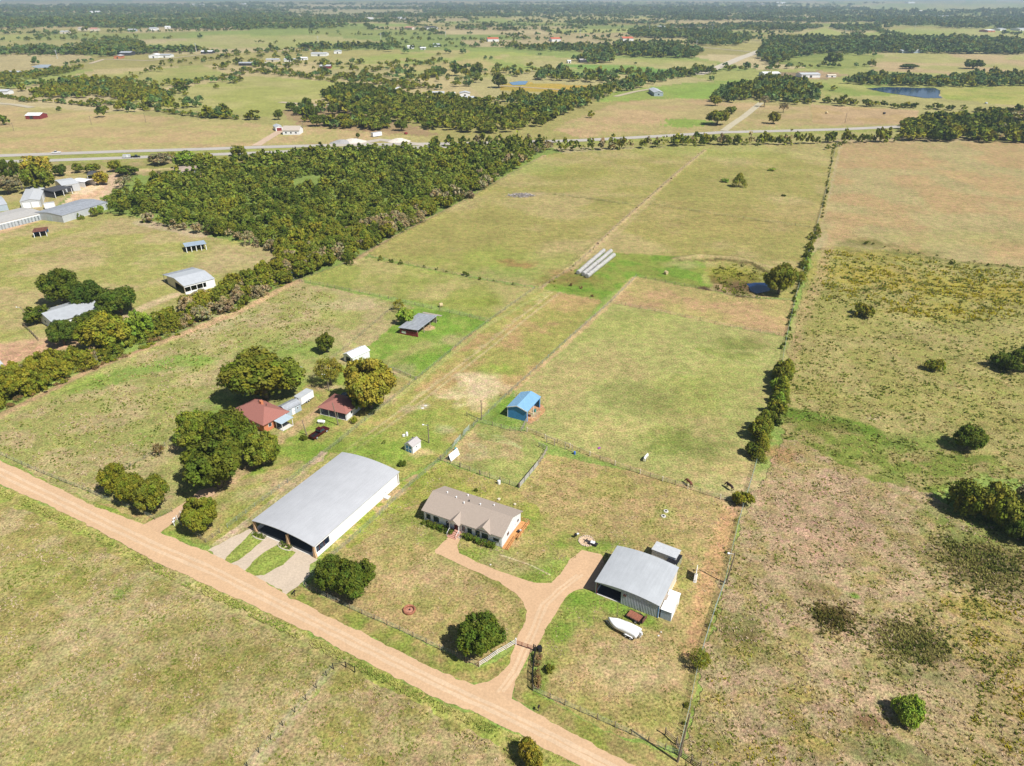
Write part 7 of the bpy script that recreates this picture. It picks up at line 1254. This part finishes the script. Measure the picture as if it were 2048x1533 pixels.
pickup((278, 315.3), (265, 315.8), 'black pickup truck towing a silver trailer on the highway', (.01, .01, .012), 'pickup_truck')
def box_trailer(f, b_, label, W_, hh, m, axles, name='enclosed_trailer', L=None, vnose=True):
    a, b = Vector(g(*b_)), Vector(g(*f)); c = (a+b)/2; L = L or (b-a).length; rot = math.atan2((b-a).y, (b-a).x); e = thing(name, label, 'trailer', (c.x, c.y, gz(c.x, c.y)), rot)
    MB().prism([(-L/2, -W_/2), (L/2-.3, -W_/2), (L/2, -W_/4), (L/2, W_/4), (L/2-.3, W_/2), (-L/2, W_/2)], .5, hh, 'z').build('body', m, e); MB().prism([(-L/2-.02, -W_/2-.02), (L/2-.28, -W_/2-.02), (L/2+.02, -W_/4), (L/2+.02, W_/4), (L/2-.28, W_/2+.02), (-L/2-.02, W_/2+.02)], hh, hh+.05, 'z').build('roof', GALVX, e)
    MB().tube([(L/2, 0, .5), (L/2+1.2, 0, .45)], .06, 6).build('tow_bar', DARKM, e); MB().box(L*.1-.4, -W_/2-.03, .7, L*.1+.4, -W_/2, hh-.2).build('door', TRIM, e)
    for ax in axles:
        for s_ in (-1, 1): wheel(None, ax, s_*(W_/2-.04), .36, .36, .22, e)
    return e
box_trailer((596, 812), (622, 795), 'white enclosed trailer standing beside the grey board shed', 2.4, 2.6, WHITE, (-.6, .3)); box_trailer((262, 316.2), (247, 316.8), 'silver trailer towed by the black pickup on the highway', 2.3, 2.3, GALVX, (-.5, .4), 'trailer')
box_trailer((112, 416), (90, 419), 'white camper trailer with dark windows in front of the workshop hall', 2.5, 3.1, WHITE, (-.6, .5), 'camper_trailer')
box_trailer((763, 272), (744, 275), 'small white trailer house at the edge of the brown lawn', 3, 3.2, WHITE, (0,), 'white_trailer', L=9)
# covered boat on its trailer
a, b = Vector(g(1281, 1279)), Vector(g(1215, 1246)); c = (a+b)/2; L = (b-a).length; rot = math.atan2((b-a).y, (b-a).x); e = thing('covered_boat', 'boat under a white cover on a tandem trailer, parked on the grass below the workshop', 'boat', (c.x, c.y, 0), rot)
V = []; ns = 15; nr_ = 12
for i in range(ns):
    t = i/(ns-1); x_ = -L*.44+t*L*.92; w_ = 1.12*(1-max(0, (t-.55)/.45)**2.2)+.03; zt = 1.55+.55*math.sin(min(1, t*1.4+.15)*math.pi)*(.8 if t < .75 else .6)+.1*math.sin(t*19)*.3
    for k in range(nr_): s_ = k/(nr_-1)*math.pi; V.append((x_, -math.cos(s_)*w_*(1.0 if 0 < k < nr_-1 else .97), (1.12 if k not in (0, nr_-1) else .8)+max(0, math.sin(s_))**.8*(zt-1.12)))
Fc = [(i*nr_+k, i*nr_+k+1, (i+1)*nr_+k+1, (i+1)*nr_+k) for i in range(ns-1) for k in range(nr_-1)]+[tuple(range(nr_)), tuple((ns-1)*nr_+k for k in range(nr_))]+[(i*nr_, (i+1)*nr_, (i+1)*nr_+nr_-1, i*nr_+nr_-1) for i in range(ns-1)]
MB().add(V, Fc).build('cover', mat('white_canvas', (.80, .80, .79), .8, .05, 3), e, smooth=True)
V = []
for i in range(ns):
    t = i/(ns-1); x_ = -L*.44+t*L*.93; w_ = 1.0*(1-max(0, (t-.5)/.5)**2.0)+.02
    for k in range(5): s_ = (k/4-.5)*2; V.append((x_, s_*w_, .45+abs(s_)**1.6*.6+max(0, t-.7)*1.2))
MB().add(V, [(i*5+k, i*5+k+1, (i+1)*5+k+1, (i+1)*5+k) for i in range(ns-1) for k in range(4)]+[(0, 1, 2, 3, 4)]).build('hull', WHT2, e, smooth=True)
MB().tube([(-L*.4, -.7, .4), (L*.3, -.7, .4), (L*.56, 0, .45)], .05, 6).tube([(-L*.4, .7, .4), (L*.3, .7, .4), (L*.56, 0, .45)], .05, 6).build('trailer_frame', GALVX, e)
for ax in (-L*.28, -L*.14):
    for s_ in (-1, 1): wheel(None, ax, s_*1.12, .33, .33, .2, e)
for s_ in (-1, 1): MB().prism([(-L*.28-.4, .55), (-L*.28-.2, .74), (-L*.14+.2, .74), (-L*.14+.4, .55), (-L*.14+.4, .6), (-L*.14+.2, .78), (-L*.28-.2, .78), (-L*.28-.4, .6)], s_*1.12-.13, s_*1.12+.13, 'y').build('fender', TRIM, e)
MB().box(-L*.5, -.2, .5, -L*.44, .2, 1.3).prism([(-L*.5-.25, 1.2), (-L*.44, 1.2), (-L*.44, 1.75), (-L*.5-.1, 1.75)], -.2, .2, 'y').build('outboard_motor', mat('motor_grey', (.6, .6, .6), .4, .05, 2), e)
# rusty utility trailer
a, b = Vector(g(1288, 1247)), Vector(g(1254, 1229)); c = (a+b)/2; rot = math.atan2((b-a).y, (b-a).x); e = thing('utility_trailer', 'flat rusty brown utility trailer against the workshop front wall', 'trailer', (c.x, c.y, 0), rot)
MB().box(-1.7, -.85, .55, 1.5, .85, .62).build('deck', mat('rusty_deck', (.26, .10, .06), .9, .3, 3), e); MB().tube([(-1.7, -.9, .6), (1.5, -.9, .6), (2.6, 0, .5), (1.5, .9, .6), (-1.7, .9, .6), (-1.7, -.9, .6)], .05, 6).build('frame', DARKM, e)
railing('side_rail', [(-1.7, -.9, .6), (1.5, -.9, .6)], .4, DARKM, e, .8, (.4,), .025); railing('side_rail', [(-1.7, .9, .6), (1.5, .9, .6)], .4, DARKM, e, .8, (.4,), .025); MB().box(-1.8, -.85, .6, -1.74, .85, 1.5).build('ramp_gate', BROWNM, e)
for s_ in (-1, 1): wheel(None, -.5, s_*1.05, .33, .33, .2, e)
# tyre planter / fire ring, burn pile
x, y = g(819, 1222); e = thing('tyre_ring', 'big rusty tractor tyre ring lying in the front yard', 'tyre ring', (x, y, 0), 0); MB().lathe([(1.0, 0), (1.14, .05), (1.2, .3), (1.1, .52), (.95, .5), (.82, .42), (.86, .1)], 28, close=True).build('tyre', mat('rusty_ring', (.30, .12, .07), .9, .35, 2), e); MB().lathe([(.86, .06), (.5, .14), (.05, .18)], 20).build('ash_bed', mat('red_ash', (.42, .20, .13), .95, .4, 4), e); MB().lathe([(.1, .1), (.12, .5), (.02, .55)], 8, (.1, 0, 0)).build('stump', DARKM, e)
x, y = g(1173, 1083); e = thing('fire_ring', 'round tan patch with a ring of stones and ash behind the driveway head', 'fire ring', (x, y, 0)); pts_ = [(math.cos(t)*(1.55+.2*random.random()), math.sin(t)*(1.5+.25*random.random())) for t in np.linspace(0, 6.28, 26)[:-1]]
MB().prism(pts_, .0, .06, 'z').build('ash_bed', mat('tan_ash', (.56, .40, .26), .95, .25, 2), e); n = MB()
for i in range(22): t = i/22*6.283; r_ = random.uniform(.12, .22); n.lathe([(r_*.4, 0), (r_, .08), (r_*.8, .2), (r_*.2, .26)], 7, (math.cos(t)*1.6, math.sin(t)*1.55, .03))
n.build('stone_ring', mat('tan_stones', (.52, .42, .32), .9, .25, 3), e)
for i in range(5): t = i*1.3; MB().tube([(math.cos(t)*.8, math.sin(t)*.8, .1), (-math.cos(t+.5)*.5, -math.sin(t+.5)*.5, .22)], .07, 6).build('charred_log', DARKM, e)
def grill(px_, py_, label):
    x, y = g(px_, py_); e = thing('barbecue_grill', label, 'grill', (x, y, 0), .6); MB().lathe([(.02, .55), (.28, .62), (.34, .85), (.28, 1.08), (.02, 1.16)], 14, (0, 0, 0)).build('kettle', BLK, e)
    for s_ in (-1, 1): MB().tube([(s_*.25, -.2, 0), (s_*.15, 0, .62)], .03, 6).build('leg', DARKM, e)
    MB().tube([(0, .3, 0), (0, .1, .62)], .03, 6).build('leg', DARKM, e); MB().box(.34, -.2, .82, .8, .2, .86).build('side_shelf', TRIM, e)
grill(1151, 1076, 'black barbecue left of the round stone fire ring'); x, y = g(1186, 1089); e = thing('log_pile', 'dark charred pile with a white top right of the fire ring', 'log pile', (x, y, 0), -.5)
for i in range(7): MB().tube([(-.9, (i % 4)*.3-.45, .14+.26*(i//4)), (.9, (i % 4)*.3-.4, .14+.26*(i//4))], .14, 7).build('log', DARKM, e)
MB().box(-.5, -.4, .56, .4, .3, .62).build('white_sheet', TRIM, e)
grill(1037, 1069, 'black barbecue on the grass beside the wooden deck')
# septic lids, posts, boxes and other yard things
for (a_, b_, l) in ((1332, 1023, 'upper one of the two white concrete rings with a black lid in the yard'), (1327, 1033, 'lower one of the two white concrete rings with a black lid in the yard')):
    x, y = g(a_, b_); e = thing('septic_lid', l, 'lid', (x, y, 0), 0, 'white ringed lids in the yard'); MB().lathe([(.28, 0), (.55, .02), (.52, .12), (.28, .14)], 18, close=True).build('concrete_ring', CONC, e); MB().lathe([(.26, .02), (.26, .16), (.02, .18)], 14).build('lid', BLK, e)
def small(px_, py_, label, cat, name, mb, m, rot=0, z=0): x, y = g(px_, py_); return tag(mb.build(name, m, None, (x, y, z), rot), label, cat)
small(998, 968, 'white cylindrical drum against the lower fence of the little paddock', 'drum', 'white_drum', MB().lathe([(.35, 0), (.37, .45), (.35, .9), (.1, .95)], 14), WHITE)
small(1149, 909, 'small blue barrel on the yard fence', 'barrel', 'blue_barrel', MB().lathe([(.25, 0), (.29, .4), (.25, .8), (.2, .82)], 12), mat('blue_plastic', (.05, .15, .5), .5, .1, 2))
small(814, 872, 'white propane cylinder upright behind the little white shed', 'gas cylinder', 'gas_cylinder', MB().lathe([(.28, 0), (.32, .2), (.32, .95), (.2, 1.12), (.08, 1.15), (.08, 1.25)], 14), TRIM)
small(808, 873, 'low white box beside the upright propane cylinder', 'box', 'white_box', MB().box(-.3, -.25, 0, .3, .25, .45).box(-.33, -.28, .45, .33, .28, .5), TRIM)
e = thing('propane_tank', 'white horizontal propane tank on the grass above the pickup', 'tank', (*g(643, 847), 0), -.15); MB().lathe([(.05, -1.05), (.35, -.95), (.42, -.75), (.42, .75), (.35, .95), (.05, 1.05)], 16, (0, 0, .6), 'x').build('tank', TRIM, e); [MB().box(s_*.6-.08, -.3, 0, s_*.6+.08, .3, .3).build('foot', CONC, e) for s_ in (-1, 1)]; MB().lathe([(.12, 1.0), (.12, 1.12), (.03, 1.18)], 8).build('valve_dome', TRIM, e)
def mailbox(px_, py_, label, m, pm): e = thing('mailbox', label, 'mailbox', (*g(px_, py_), 0), -.4); MB().box(-.05, -.05, 0, .05, .05, 1.05).build('post', pm, e); b_ = MB().prism([(-.13, 1.05), (.13, 1.05), (.13, 1.22), (.09, 1.3), (-.09, 1.3), (-.13, 1.22)], -.27, .27, 'y').build('box', m, e); MB().box(.13, .0, 1.15, .16, .04, 1.4).build('flag', REDW, b_)
mailbox(590, 1192, 'black mailbox on the verge below the gravel apron', BLK, BLK); mailbox(1077, 1423, 'black mailbox on the verge right of the gate', BLK, POSTM); mailbox(349, 1052, 'white mailbox at the mouth of the dirt driveway', TRIM, TRIM); mailbox(350, 1046, 'white topped mailbox behind another at the dirt driveway', TRIM, POSTM)
a = Vector((*g(1391, 1157), 0)); e = thing('upright_panel', 'white upright panel on a low frame casting a square shadow near the east fence', 'panel', a, math.radians(70)); MB().box(-1.2, -.04, .5, 1.2, .04, 2.4).build('panel', TRIM, e)
for s_ in (-1, 1): MB().box(s_*1.0-.05, -.1, 0, s_*1.0+.05, .1, .5).build('leg', OLDW, e)
MB().box(-1.3, -.3, 0, 1.3, .3, .08).build('base', CONC, e)
for i, (a_, b_) in enumerate([(980, 1058), (1016, 1047), (1365, 906)]): pass
small(852, 1031+5, 'small round grey barrel at the left end of the white house', 'barrel', 'rain_barrel', MB().lathe([(.25, 0), (.3, .4), (.25, .8)], 10), GALVX); small(998, 1000, 'low pale plastic bucket on the grass behind the white house', 'bucket', 'bucket', MB().lathe([(.3, 0), (.36, .3), (.02, .31)], 12), POSTP); small(1030, 1010, 'small pale tub behind the white house, right of the bucket', 'tub', 'tub', MB().lathe([(.22, 0), (.3, .25), (.02, .26)], 12), POSTP)
for i, (a_, b_, l) in enumerate([(845, 817, 'left one of two round concrete slabs in the lane'), (851, 812, 'right one of two round concrete slabs in the lane'), (1322, 1265, 'pale scrap piece on the grass right of the boat, upper one'), (1317, 1272, 'pale scrap piece on the grass right of the boat, lower one'), (981, 1130, 'small pale stone slab on the lawn below the white house')]):
    small(a_, b_, l, 'slab', 'concrete_slab', MB().lathe([(.42, 0), (.45, .06), (.3, .1), (.02, .1)], 12 if i < 2 else 7) if i < 2 else MB().lathe([(.1, 0), (.2, .06), (.05, .14)], 6), CONC)
# bales
HAY = mat('hay', (.50, .40, .22), .95, .25, 6); x, y = g(882, 614); e = tag(MB().lathe([(.3, -.6), (.72, -.6), (.75, -.5), (.75, .5), (.72, .6), (.3, .6), (.02, .55)], 20, (0, 0, .74), 'x').build('round_hay_bale', HAY, None, (x, y, 0), .3), 'round hay bale alone in the green paddock', 'hay bale')
x, y = g(1332, 549); tag(MB().lathe([(.02, -.58), (.3, -.6), (.72, -.6), (.75, -.5), (.75, .5), (.72, .6), (.3, .6), (.02, .55)], 20, (0, 0, .74), 'x').build('round_hay_bale', HAY, None, (x, y, 0), 2.2), 'round hay bale near the small blue pond', 'hay bale')
for i, (a_, b_) in enumerate([(1653, 228), (1768, 229)]): x, y = g(a_, b_); tag(MB().lathe([(.02, -.9), (.9, -.9), (1., -.7), (1., .7), (.9, .9), (.02, .85)], 14, (0, 0, 1), 'x').build('round_hay_bale', [HAY, DARKM][i], None, (x, y, 0), .4), ['pale round bale in the mown field above the hedge', 'dark round bale in the mown field above the hedge'][i], 'hay bale')
WRAP = mat('white_bale_wrap', (.42, .41, .385), .75, .22, 1.2, 0, .4)
for i, (A_, B_) in enumerate([((1156, 550), (1208, 505)), ((1166, 553), (1222, 506)), ((1174, 557), (1228, 514))]):
    a, b = Vector((*g(*A_), 0)), Vector((*g(*B_), 0)); L = (b-a).length; n = int(L/1.4); e = thing('wrapped_bale_row', ['leftmost', 'middle', 'rightmost'][i]+' of the three long white wrapped bale rows', 'bale row', a, math.atan2((b-a).y, (b-a).x), 'three rows of white wrapped bales')
    rr = random.Random(i); cy = 0; zz = .92; bale = []
    for k in range(n):
        x0 = k*L/n; x1 = (k+1)*L/n; dy = rr.uniform(-.09, .09); r_ = .9+rr.uniform(-.05, .05); r2 = .78
        MB().lathe([(.05, x0+.02), (r_*.78, x0+.05), (r_, x0+.22), (r_, x1-.22), (r_*.78, x1-.05), (.05, x1-.02)], 16, (0, dy, zz*r_/.92), 'x').build('wrapped_bale', WRAP, e)
# brush pile, rubble, feeder
x, y = g(1042, 392); e = thing('brush_pile', 'grey pile of dead branches in the long pasture', 'brush pile', (x, y, 0)); rr = random.Random(4); mb = MB(); m2 = MB()
for i in range(260):
    a_ = rr.random()*6.28; r_ = rr.random()**.5; px_, py_ = math.cos(a_)*r_*7.5, math.sin(a_)*r_*4.2; z_ = (1-r_)*1.5*rr.random()+.1; l_ = rr.uniform(.6, 2.2); t = rr.random()*6.28; (mb if rr.random() < .65 else m2).tube([(px_, py_, z_), (px_+math.cos(t)*l_, py_+math.sin(t)*l_, max(.05, z_+rr.uniform(-.4, .7)))], rr.uniform(.05, .14), 5)
mb.build('grey_branches', mat('dead_wood', (.26, .23, .23), .9, .3, 2), e); m2.build('pale_branches', mat('dead_wood_pale', (.5, .46, .43), .9, .2, 2), e)
for (a_, b_, w_, l, m_) in ((683, 286, 9, 'grey rubble heap beside the highway', 'rubble_grey'), (706, 284, 11, 'pale gravel heap beside the highway, right of the rubble', 'rubble_pale'), (798, 283, 9, 'pale gravel heap at the farm lane beyond the highway', 'rubble_pale')):
    x, y = g(a_, b_); bm = bmesh.new(); bmesh.ops.create_grid(bm, x_segments=18, y_segments=14, size=1)
    for v in bm.verts: r_ = max(abs(v.co.x), abs(v.co.y)); z_ = max(0, 1-math.hypot(v.co.x, v.co.y)**1.4)*(.7+.6*float(fbm(v.co.x*4, v.co.y*4, 9, 3))); v.co.x *= w_; v.co.y *= w_*.8; v.co.z = z_*2.4-.06
    me = bpy.data.meshes.new('gravel_heap'); bm.to_mesh(me); bm.free(); tag(link('gravel_heap', me, mat(m_, (.32, .31, .30) if 'grey' in m_ else (.6, .54, .46), .95, .25, 1.5), None, (x, y, .02)), l, 'gravel heap')
for i, (a_, b_) in enumerate([(812, 269), (1972, 208)]): x, y = g(a_, b_); tag(MB().lathe([(.9, 0), (1.5, .3), (1.4, 1.3), (.4, 1.7)], 12).build('old_tractor_shell' if i == 0 else 'pale_trough', [REDW, PGREY][i], None, (x, y, 0)), ['small dark red machine on the brown lawn', 'pale trough in the yellow green field at the right edge'][i], ['machine', 'trough'][i])
e = thing('pasture_windmill_frame', 'bare white table like frame at the edge of the hedgerow', 'frame', (*g(588, 553), 0), .4); MB().box(-2.4, -.8, 1.5, 2.4, .8, 1.6).build('top', TRIM, e); [MB().box(sx*2.2-.06, sy*.7-.06, 0, sx*2.2+.06, sy*.7+.06, 1.5).build('leg', OLDW, e) for sx in (-1, 1) for sy in (-1, 1)]
for i, (a_, b_) in enumerate([(921, 780), (905, 820)]): pass
# ---------------------------------------------------------------- horses: skinned skeletons
def horse(px_, py_, rot, label, col, graze, mane, mcol, tail_m=None):
    x, y = g(px_, py_); e = thing('horse', label, 'horse', (x, y, 0), rot, 'horses grazing in the pasture')
    hd = [(1.0, 0, 1.30), (1.28, 0, 1.02), (1.5, 0, .62), (1.62, 0, .40), (1.78, 0, .16)] if graze else [(1.0, 0, 1.42), (1.22, 0, 1.72), (1.4, 0, 1.98), (1.56, 0, 1.92), (1.86, 0, 1.70)]
    V = [(0, 0, 1.18), (.42, 0, 1.17), (.78, 0, 1.22)]+hd+[(-.42, 0, 1.22), (-.82, 0, 1.22), (-1.0, 0, 1.12)]
    R = [(.31, .34), (.30, .35), (.26, .33), (.19, .25), (.12, .17), (.11, .15), (.10, .11), (.07, .07), (.29, .31), (.22, .24), (.08, .1)]
    E = [(0, 1), (1, 2), (2, 3), (3, 4), (4, 5), (5, 6), (6, 7), (0, 8), (8, 9), (9, 10)]
    for s_ in (-1, 1):
        for base, ch in ((2, [(.72, .17, .95, .13), (.74, .17, .62, .085), (.73, .17, .50, .07), (.74, .17, .14, .045), (.80, .17, .03, .06)]), (9, [(-.72, .19, .95, .16), (-.62, .19, .70, .10), (-.86, .19, .50, .07), (-.82, .19, .14, .045), (-.76, .19, .03, .06)])):
            prev = base
            for (a_, b_, c_, r_) in ch: V.append((a_, s_*b_, c_)); R.append((r_, r_)); E.append((prev, len(V)-1)); prev = len(V)-1
    for s_ in (-1, 1): i5 = 5; q = V[5]; V.append((q[0]-.06, s_*.07, q[2]+.13 if not graze else q[2]+.06)); R.append((.03, .03)); E.append((5, len(V)-1))
    me = bpy.data.meshes.new('body'); me.from_pydata(V, E, []); o = link('body', me, mat('coat_'+mcol, col, .6, .15, 2), e); sk = o.modifiers.new('skin', 'SKIN'); sk.use_smooth_shade = True
    for i, r_ in enumerate(R): me.skin_vertices[0].data[i].radius = r_
    me.skin_vertices[0].data[0].use_root = True; o.modifiers.new('sub', 'SUBSURF').levels = 2; o.modifiers['sub'].render_levels = 2
    mm_ = mat('mane_'+mcol, mane, .8, .2, 3); MB().tube([(-1.02, 0, 1.2), (-1.2, 0, 1.0), (-1.22, 0, .55)], .09, 7, .03).build('tail', mm_, e)
    p = hd[0]; q = hd[2]; MB().prism([(p[0]-.1, p[2]+.2), (q[0]-.12, q[2]+.12), (q[0]-.02, q[2]+.2), (p[0]-.02, p[2]+.34)], -.03, .03, 'y').build('mane', mm_, e)
horse(1291, 921, 1.0, 'white horse grazing alone in the middle of the horse pasture', (.75, .73, .70), True, (.7, .68, .62), 'white'); horse(1378, 972, 2.0, 'reddish brown horse near the yard fence', (.17, .06, .035), True, (.03, .02, .02), 'bay'); horse(1459, 979, 2.1, 'very dark brown horse near the corner of the east fence', (.035, .018, .014), True, (.01, .01, .01), 'dark')
small(1198, 897, 'small purple feed bag lying in the horse pasture', 'bag', 'feed_bag', MB().box(-.4, -.22, 0, .4, .22, .18).box(-.3, -.16, .18, .3, .16, .24), mat('purple_bag', (.3, .06, .35), .7, .2, 3), .6)
# ---------------------------------------------------------------- grass that nobody could count
def tufts(name, label, pts, dens, hh, cols, r0=.14, seed=1, nb=5, maxd=260, fall=110., holes=(), thr=.30, ctr=None):
    wp = W(pts); xs = [p[0] for p in wp]; ys = [p[1] for p in wp]; r = np.random.default_rng(seed); y1 = min(max(ys), maxd)
    n = int((max(xs)-min(xs))*(y1-min(ys))*dens); x = min(xs)+(max(xs)-min(xs))*r.random(n); y = min(ys)+(y1-min(ys))*r.random(n)
    m = inside(wp, x, y) & (r.random(n) < np.clip((fall/np.hypot(x, y))**1.5, 0, 1)*sst(thr, thr+.32, fbm(x/2.6, y/2.6, seed+3, 3)))
    if ctr: cx, cy = g(*ctr[:2]); m &= r.random(n) < np.exp(-((x-cx)/ctr[2])**2-((y-cy)/ctr[3])**2)*1.3
    for h_ in holes: m &= ~inside(W(h_), x, y)
    x, y = x[m], y[m]; n = len(x); s = (1+np.hypot(x, y)/260.)*(.6+.8*r.random(n)); k = n*nb; ci = np.repeat(np.arange(n), nb)
    a = r.random(k)*6.283; l = hh*s[ci]*(.5+.7*r.random(k)); tilt = .5+.9*r.random(k); w_ = r0*s[ci]
    bx = x[ci]+(r.random(k)-.5)*r0*1.6; by = y[ci]+(r.random(k)-.5)*r0*1.6; px_, py_ = np.cos(a), np.sin(a); z0 = np.full(k, -.02)
    p0 = np.stack([bx-py_*w_*.5, by+px_*w_*.5, z0], 1); p1 = np.stack([bx+py_*w_*.5, by-px_*w_*.5, z0], 1)
    p2 = np.stack([bx+px_*l*tilt*.75, by+py_*l*tilt*.75, l], 1); v = np.stack([p0, p1, p2], 1).reshape(-1, 3)
    pal = np.array(cols); t = fbm(x/3.2, y/3.2, seed+9, 3); ix = np.clip((t*1.7-.35+(r.random(n)-.5)*.5)*len(pal), 0, len(pal)-1).astype(int); c = pal[ix][ci]*(.8+.4*r.random((k, 1)))
    me = mesh_np(name, v, np.arange(3*k).reshape(-1, 3), np.repeat(c, 3, 0)); o = link(name, me, attr_mat('grass_blades', fine=0, trans=.3, rough=.9)); return tag(o, label, 'grass', None, 'stuff')
TF = [C(240, 216, 178), C(232, 208, 160), C(218, 200, 130), C(190, 192, 100), C(150, 164, 70), C(120, 136, 54)]
tufts('tall_grass', 'tufty dry grass of the rough field bottom right', [(1570, 878), (1640, 903), (1740, 958), (1870, 990), (1900, 1030), (2100, 1090), (2300, 1250), (2500, 1600), (1340, 1600), (1366, 1510), (1415, 1295), (1466, 1120), (1500, 1010)], 3.6, .17, TF[:5]+TF[:2], .2, 1, fall=95)
tufts('tall_grass', 'green tufty grass of the rough field on the right', [(1655, 490), (2048, 535), (2300, 600), (2300, 1080), (2048, 1080), (1900, 1030), (1870, 990), (1570, 878), (1566, 820), (1585, 700), (1605, 600)], 2.2, .22, [C(228, 212, 140), C(212, 204, 124), C(196, 196, 108), C(160, 172, 76), C(120, 136, 54)], .24, 2, fall=120, maxd=300)
DW = [C(190, 180, 108), C(168, 164, 88), C(142, 146, 72), C(120, 128, 60)]
tufts('dark_weeds', 'dark weed patch in the middle of the rough field', [(1700, 1200), (1900, 1200), (1960, 1330), (1860, 1380), (1720, 1330)], 13, .24, DW, .22, 3, thr=.2, ctr=(1825, 1287, 5.2, 4.2))
tufts('dark_weeds', 'dark weed patch at the right edge of the rough field', [(1850, 1060), (2000, 1030), (2120, 1080), (2120, 1230), (1950, 1230), (1850, 1150)], 11, .24, DW, .22, 4, thr=.2, ctr=(1985, 1130, 8.5, 7))
tufts('dark_weeds', 'small brownish weed patch left of the dark one', [(1590, 1170), (1720, 1170), (1740, 1290), (1600, 1290)], 14, .28, [C(170, 146, 96), C(140, 130, 66), C(110, 112, 50)], .2, 13, thr=.2, ctr=(1665, 1235, 3, 2.6))
YT = [C(214, 200, 60), C(200, 186, 48), C(180, 178, 70), C(150, 160, 70)]
tufts('yellow_flowers', 'yellow flowering weeds at the lower right edge', [(1870, 1190), (2120, 1180), (2300, 1560), (1900, 1560), (1960, 1380)], 5, .22, YT, .17, 14, thr=.42)
tufts('yellow_flowers', 'yellow flowering weeds near the bottom of the east fence', [(1420, 1280), (1500, 1280), (1560, 1380), (1720, 1330), (1700, 1533), (1400, 1533)], 3, .2, YT, .15, 15, thr=.47)
tufts('yellow_flowers', 'yellow flowering weeds in the rough field below the tan field', [(1650, 500), (2060, 545), (2200, 620), (1900, 650), (1640, 600)], 2.4, .28, YT, .25, 16, fall=240, maxd=330, thr=.42)
tufts('marsh_grass', 'yellow green marsh grass round the small pond', [(1425, 535), (1480, 526), (1535, 548), (1545, 560), (1500, 562), (1488, 585), (1540, 600), (1480, 600), (1430, 580)], 1.3, .3, [C(200, 200, 90), C(170, 180, 70), C(140, 140, 60), C(120, 124, 50)], .25, 17, fall=240, maxd=330, thr=.3)
tufts('ditch_grass', 'tall green grass in the ditch along the lower side of the dirt road', [(-60, 952), (0, 974), (180, 1058), (303, 1124), (580, 1250), (751, 1339), (880, 1405), (1036, 1473), (1180, 1544), (1160, 1552), (1010, 1482), (868, 1418), (744, 1354), (566, 1264), (294, 1138), (174, 1073), (0, 990), (-60, 966)], 17, .14, [C(228, 222, 136), C(214, 214, 118), C(196, 206, 104), C(170, 190, 90)], .15, 5, nb=5, thr=.26)
tufts('field_grass', 'short straw and green grass of the field below the road', [(-60, 990), (170, 1088), (290, 1150), (560, 1280), (670, 1340), (500, 1545), (440, 1620), (-420, 1620), (-500, 1000)], 5, .14, TF[:5], .17, 6, fall=110); tufts('field_grass', 'short dry grass of the bottom field right of the dark posts', [(690, 1342), (860, 1428), (1000, 1494), (1150, 1562), (1180, 1640), (450, 1640), (520, 1540)], 5, .14, TF[:5], .17, 7)
tufts('yard_grass', 'short dry grass of the yard round the white house', [(700, 1080), (880, 925), (1038, 980), (1100, 912), (1480, 1012), (1410, 1290), (1365, 1495), (1230, 1465), (1070, 1380), (1090, 1262), (1125, 1220), (1195, 1200), (1205, 1110), (1165, 1100), (1120, 1150), (1070, 1166), (957, 1126), (915, 1092), (905, 1070), (872, 1105), (1030, 1187), (1050, 1220), (1030, 1285), (958, 1330), (800, 1258), (620, 1172)], 4, .10, TF[:5], .14, 8, holes=[[(1190, 1187), (1316, 1238), (1360, 1120), (1225, 1150)], [(846, 1042), (1004, 1098), (1050, 1045), (885, 1000)]])
tufts('pasture_grass', 'clumpy dry grass of the pasture behind the road on the left', [(-40, 900), (0, 850), (330, 690), (590, 570), (690, 600), (640, 700), (560, 700), (440, 780), (340, 900), (180, 990)], 2.6, .18, TF, .2, 10, fall=130)
# ---------------------------------------------------------------- the air
HAZE = True
if HAZE:
    o = MB().box(-52000, -1200, -60, 52000, 52000, 150).build('haze', None); o['kind'] = 'stuff'; tag(o, 'thin blue haze over the far country', 'haze')
    m = bpy.data.materials.new('haze'); m.use_nodes = True; n = m.node_tree; n.nodes.remove(n.nodes['Principled BSDF']); pv = n.nodes.new('ShaderNodeVolumePrincipled'); pv.inputs['Color'].default_value = (.66, .84, 1, 1); pv.inputs['Density'].default_value = 1.2e-4; pv.inputs['Anisotropy'].default_value = .2
    n.links.new(pv.outputs[0], n.nodes['Material Output'].inputs['Volume']); o.data.materials.append(m)
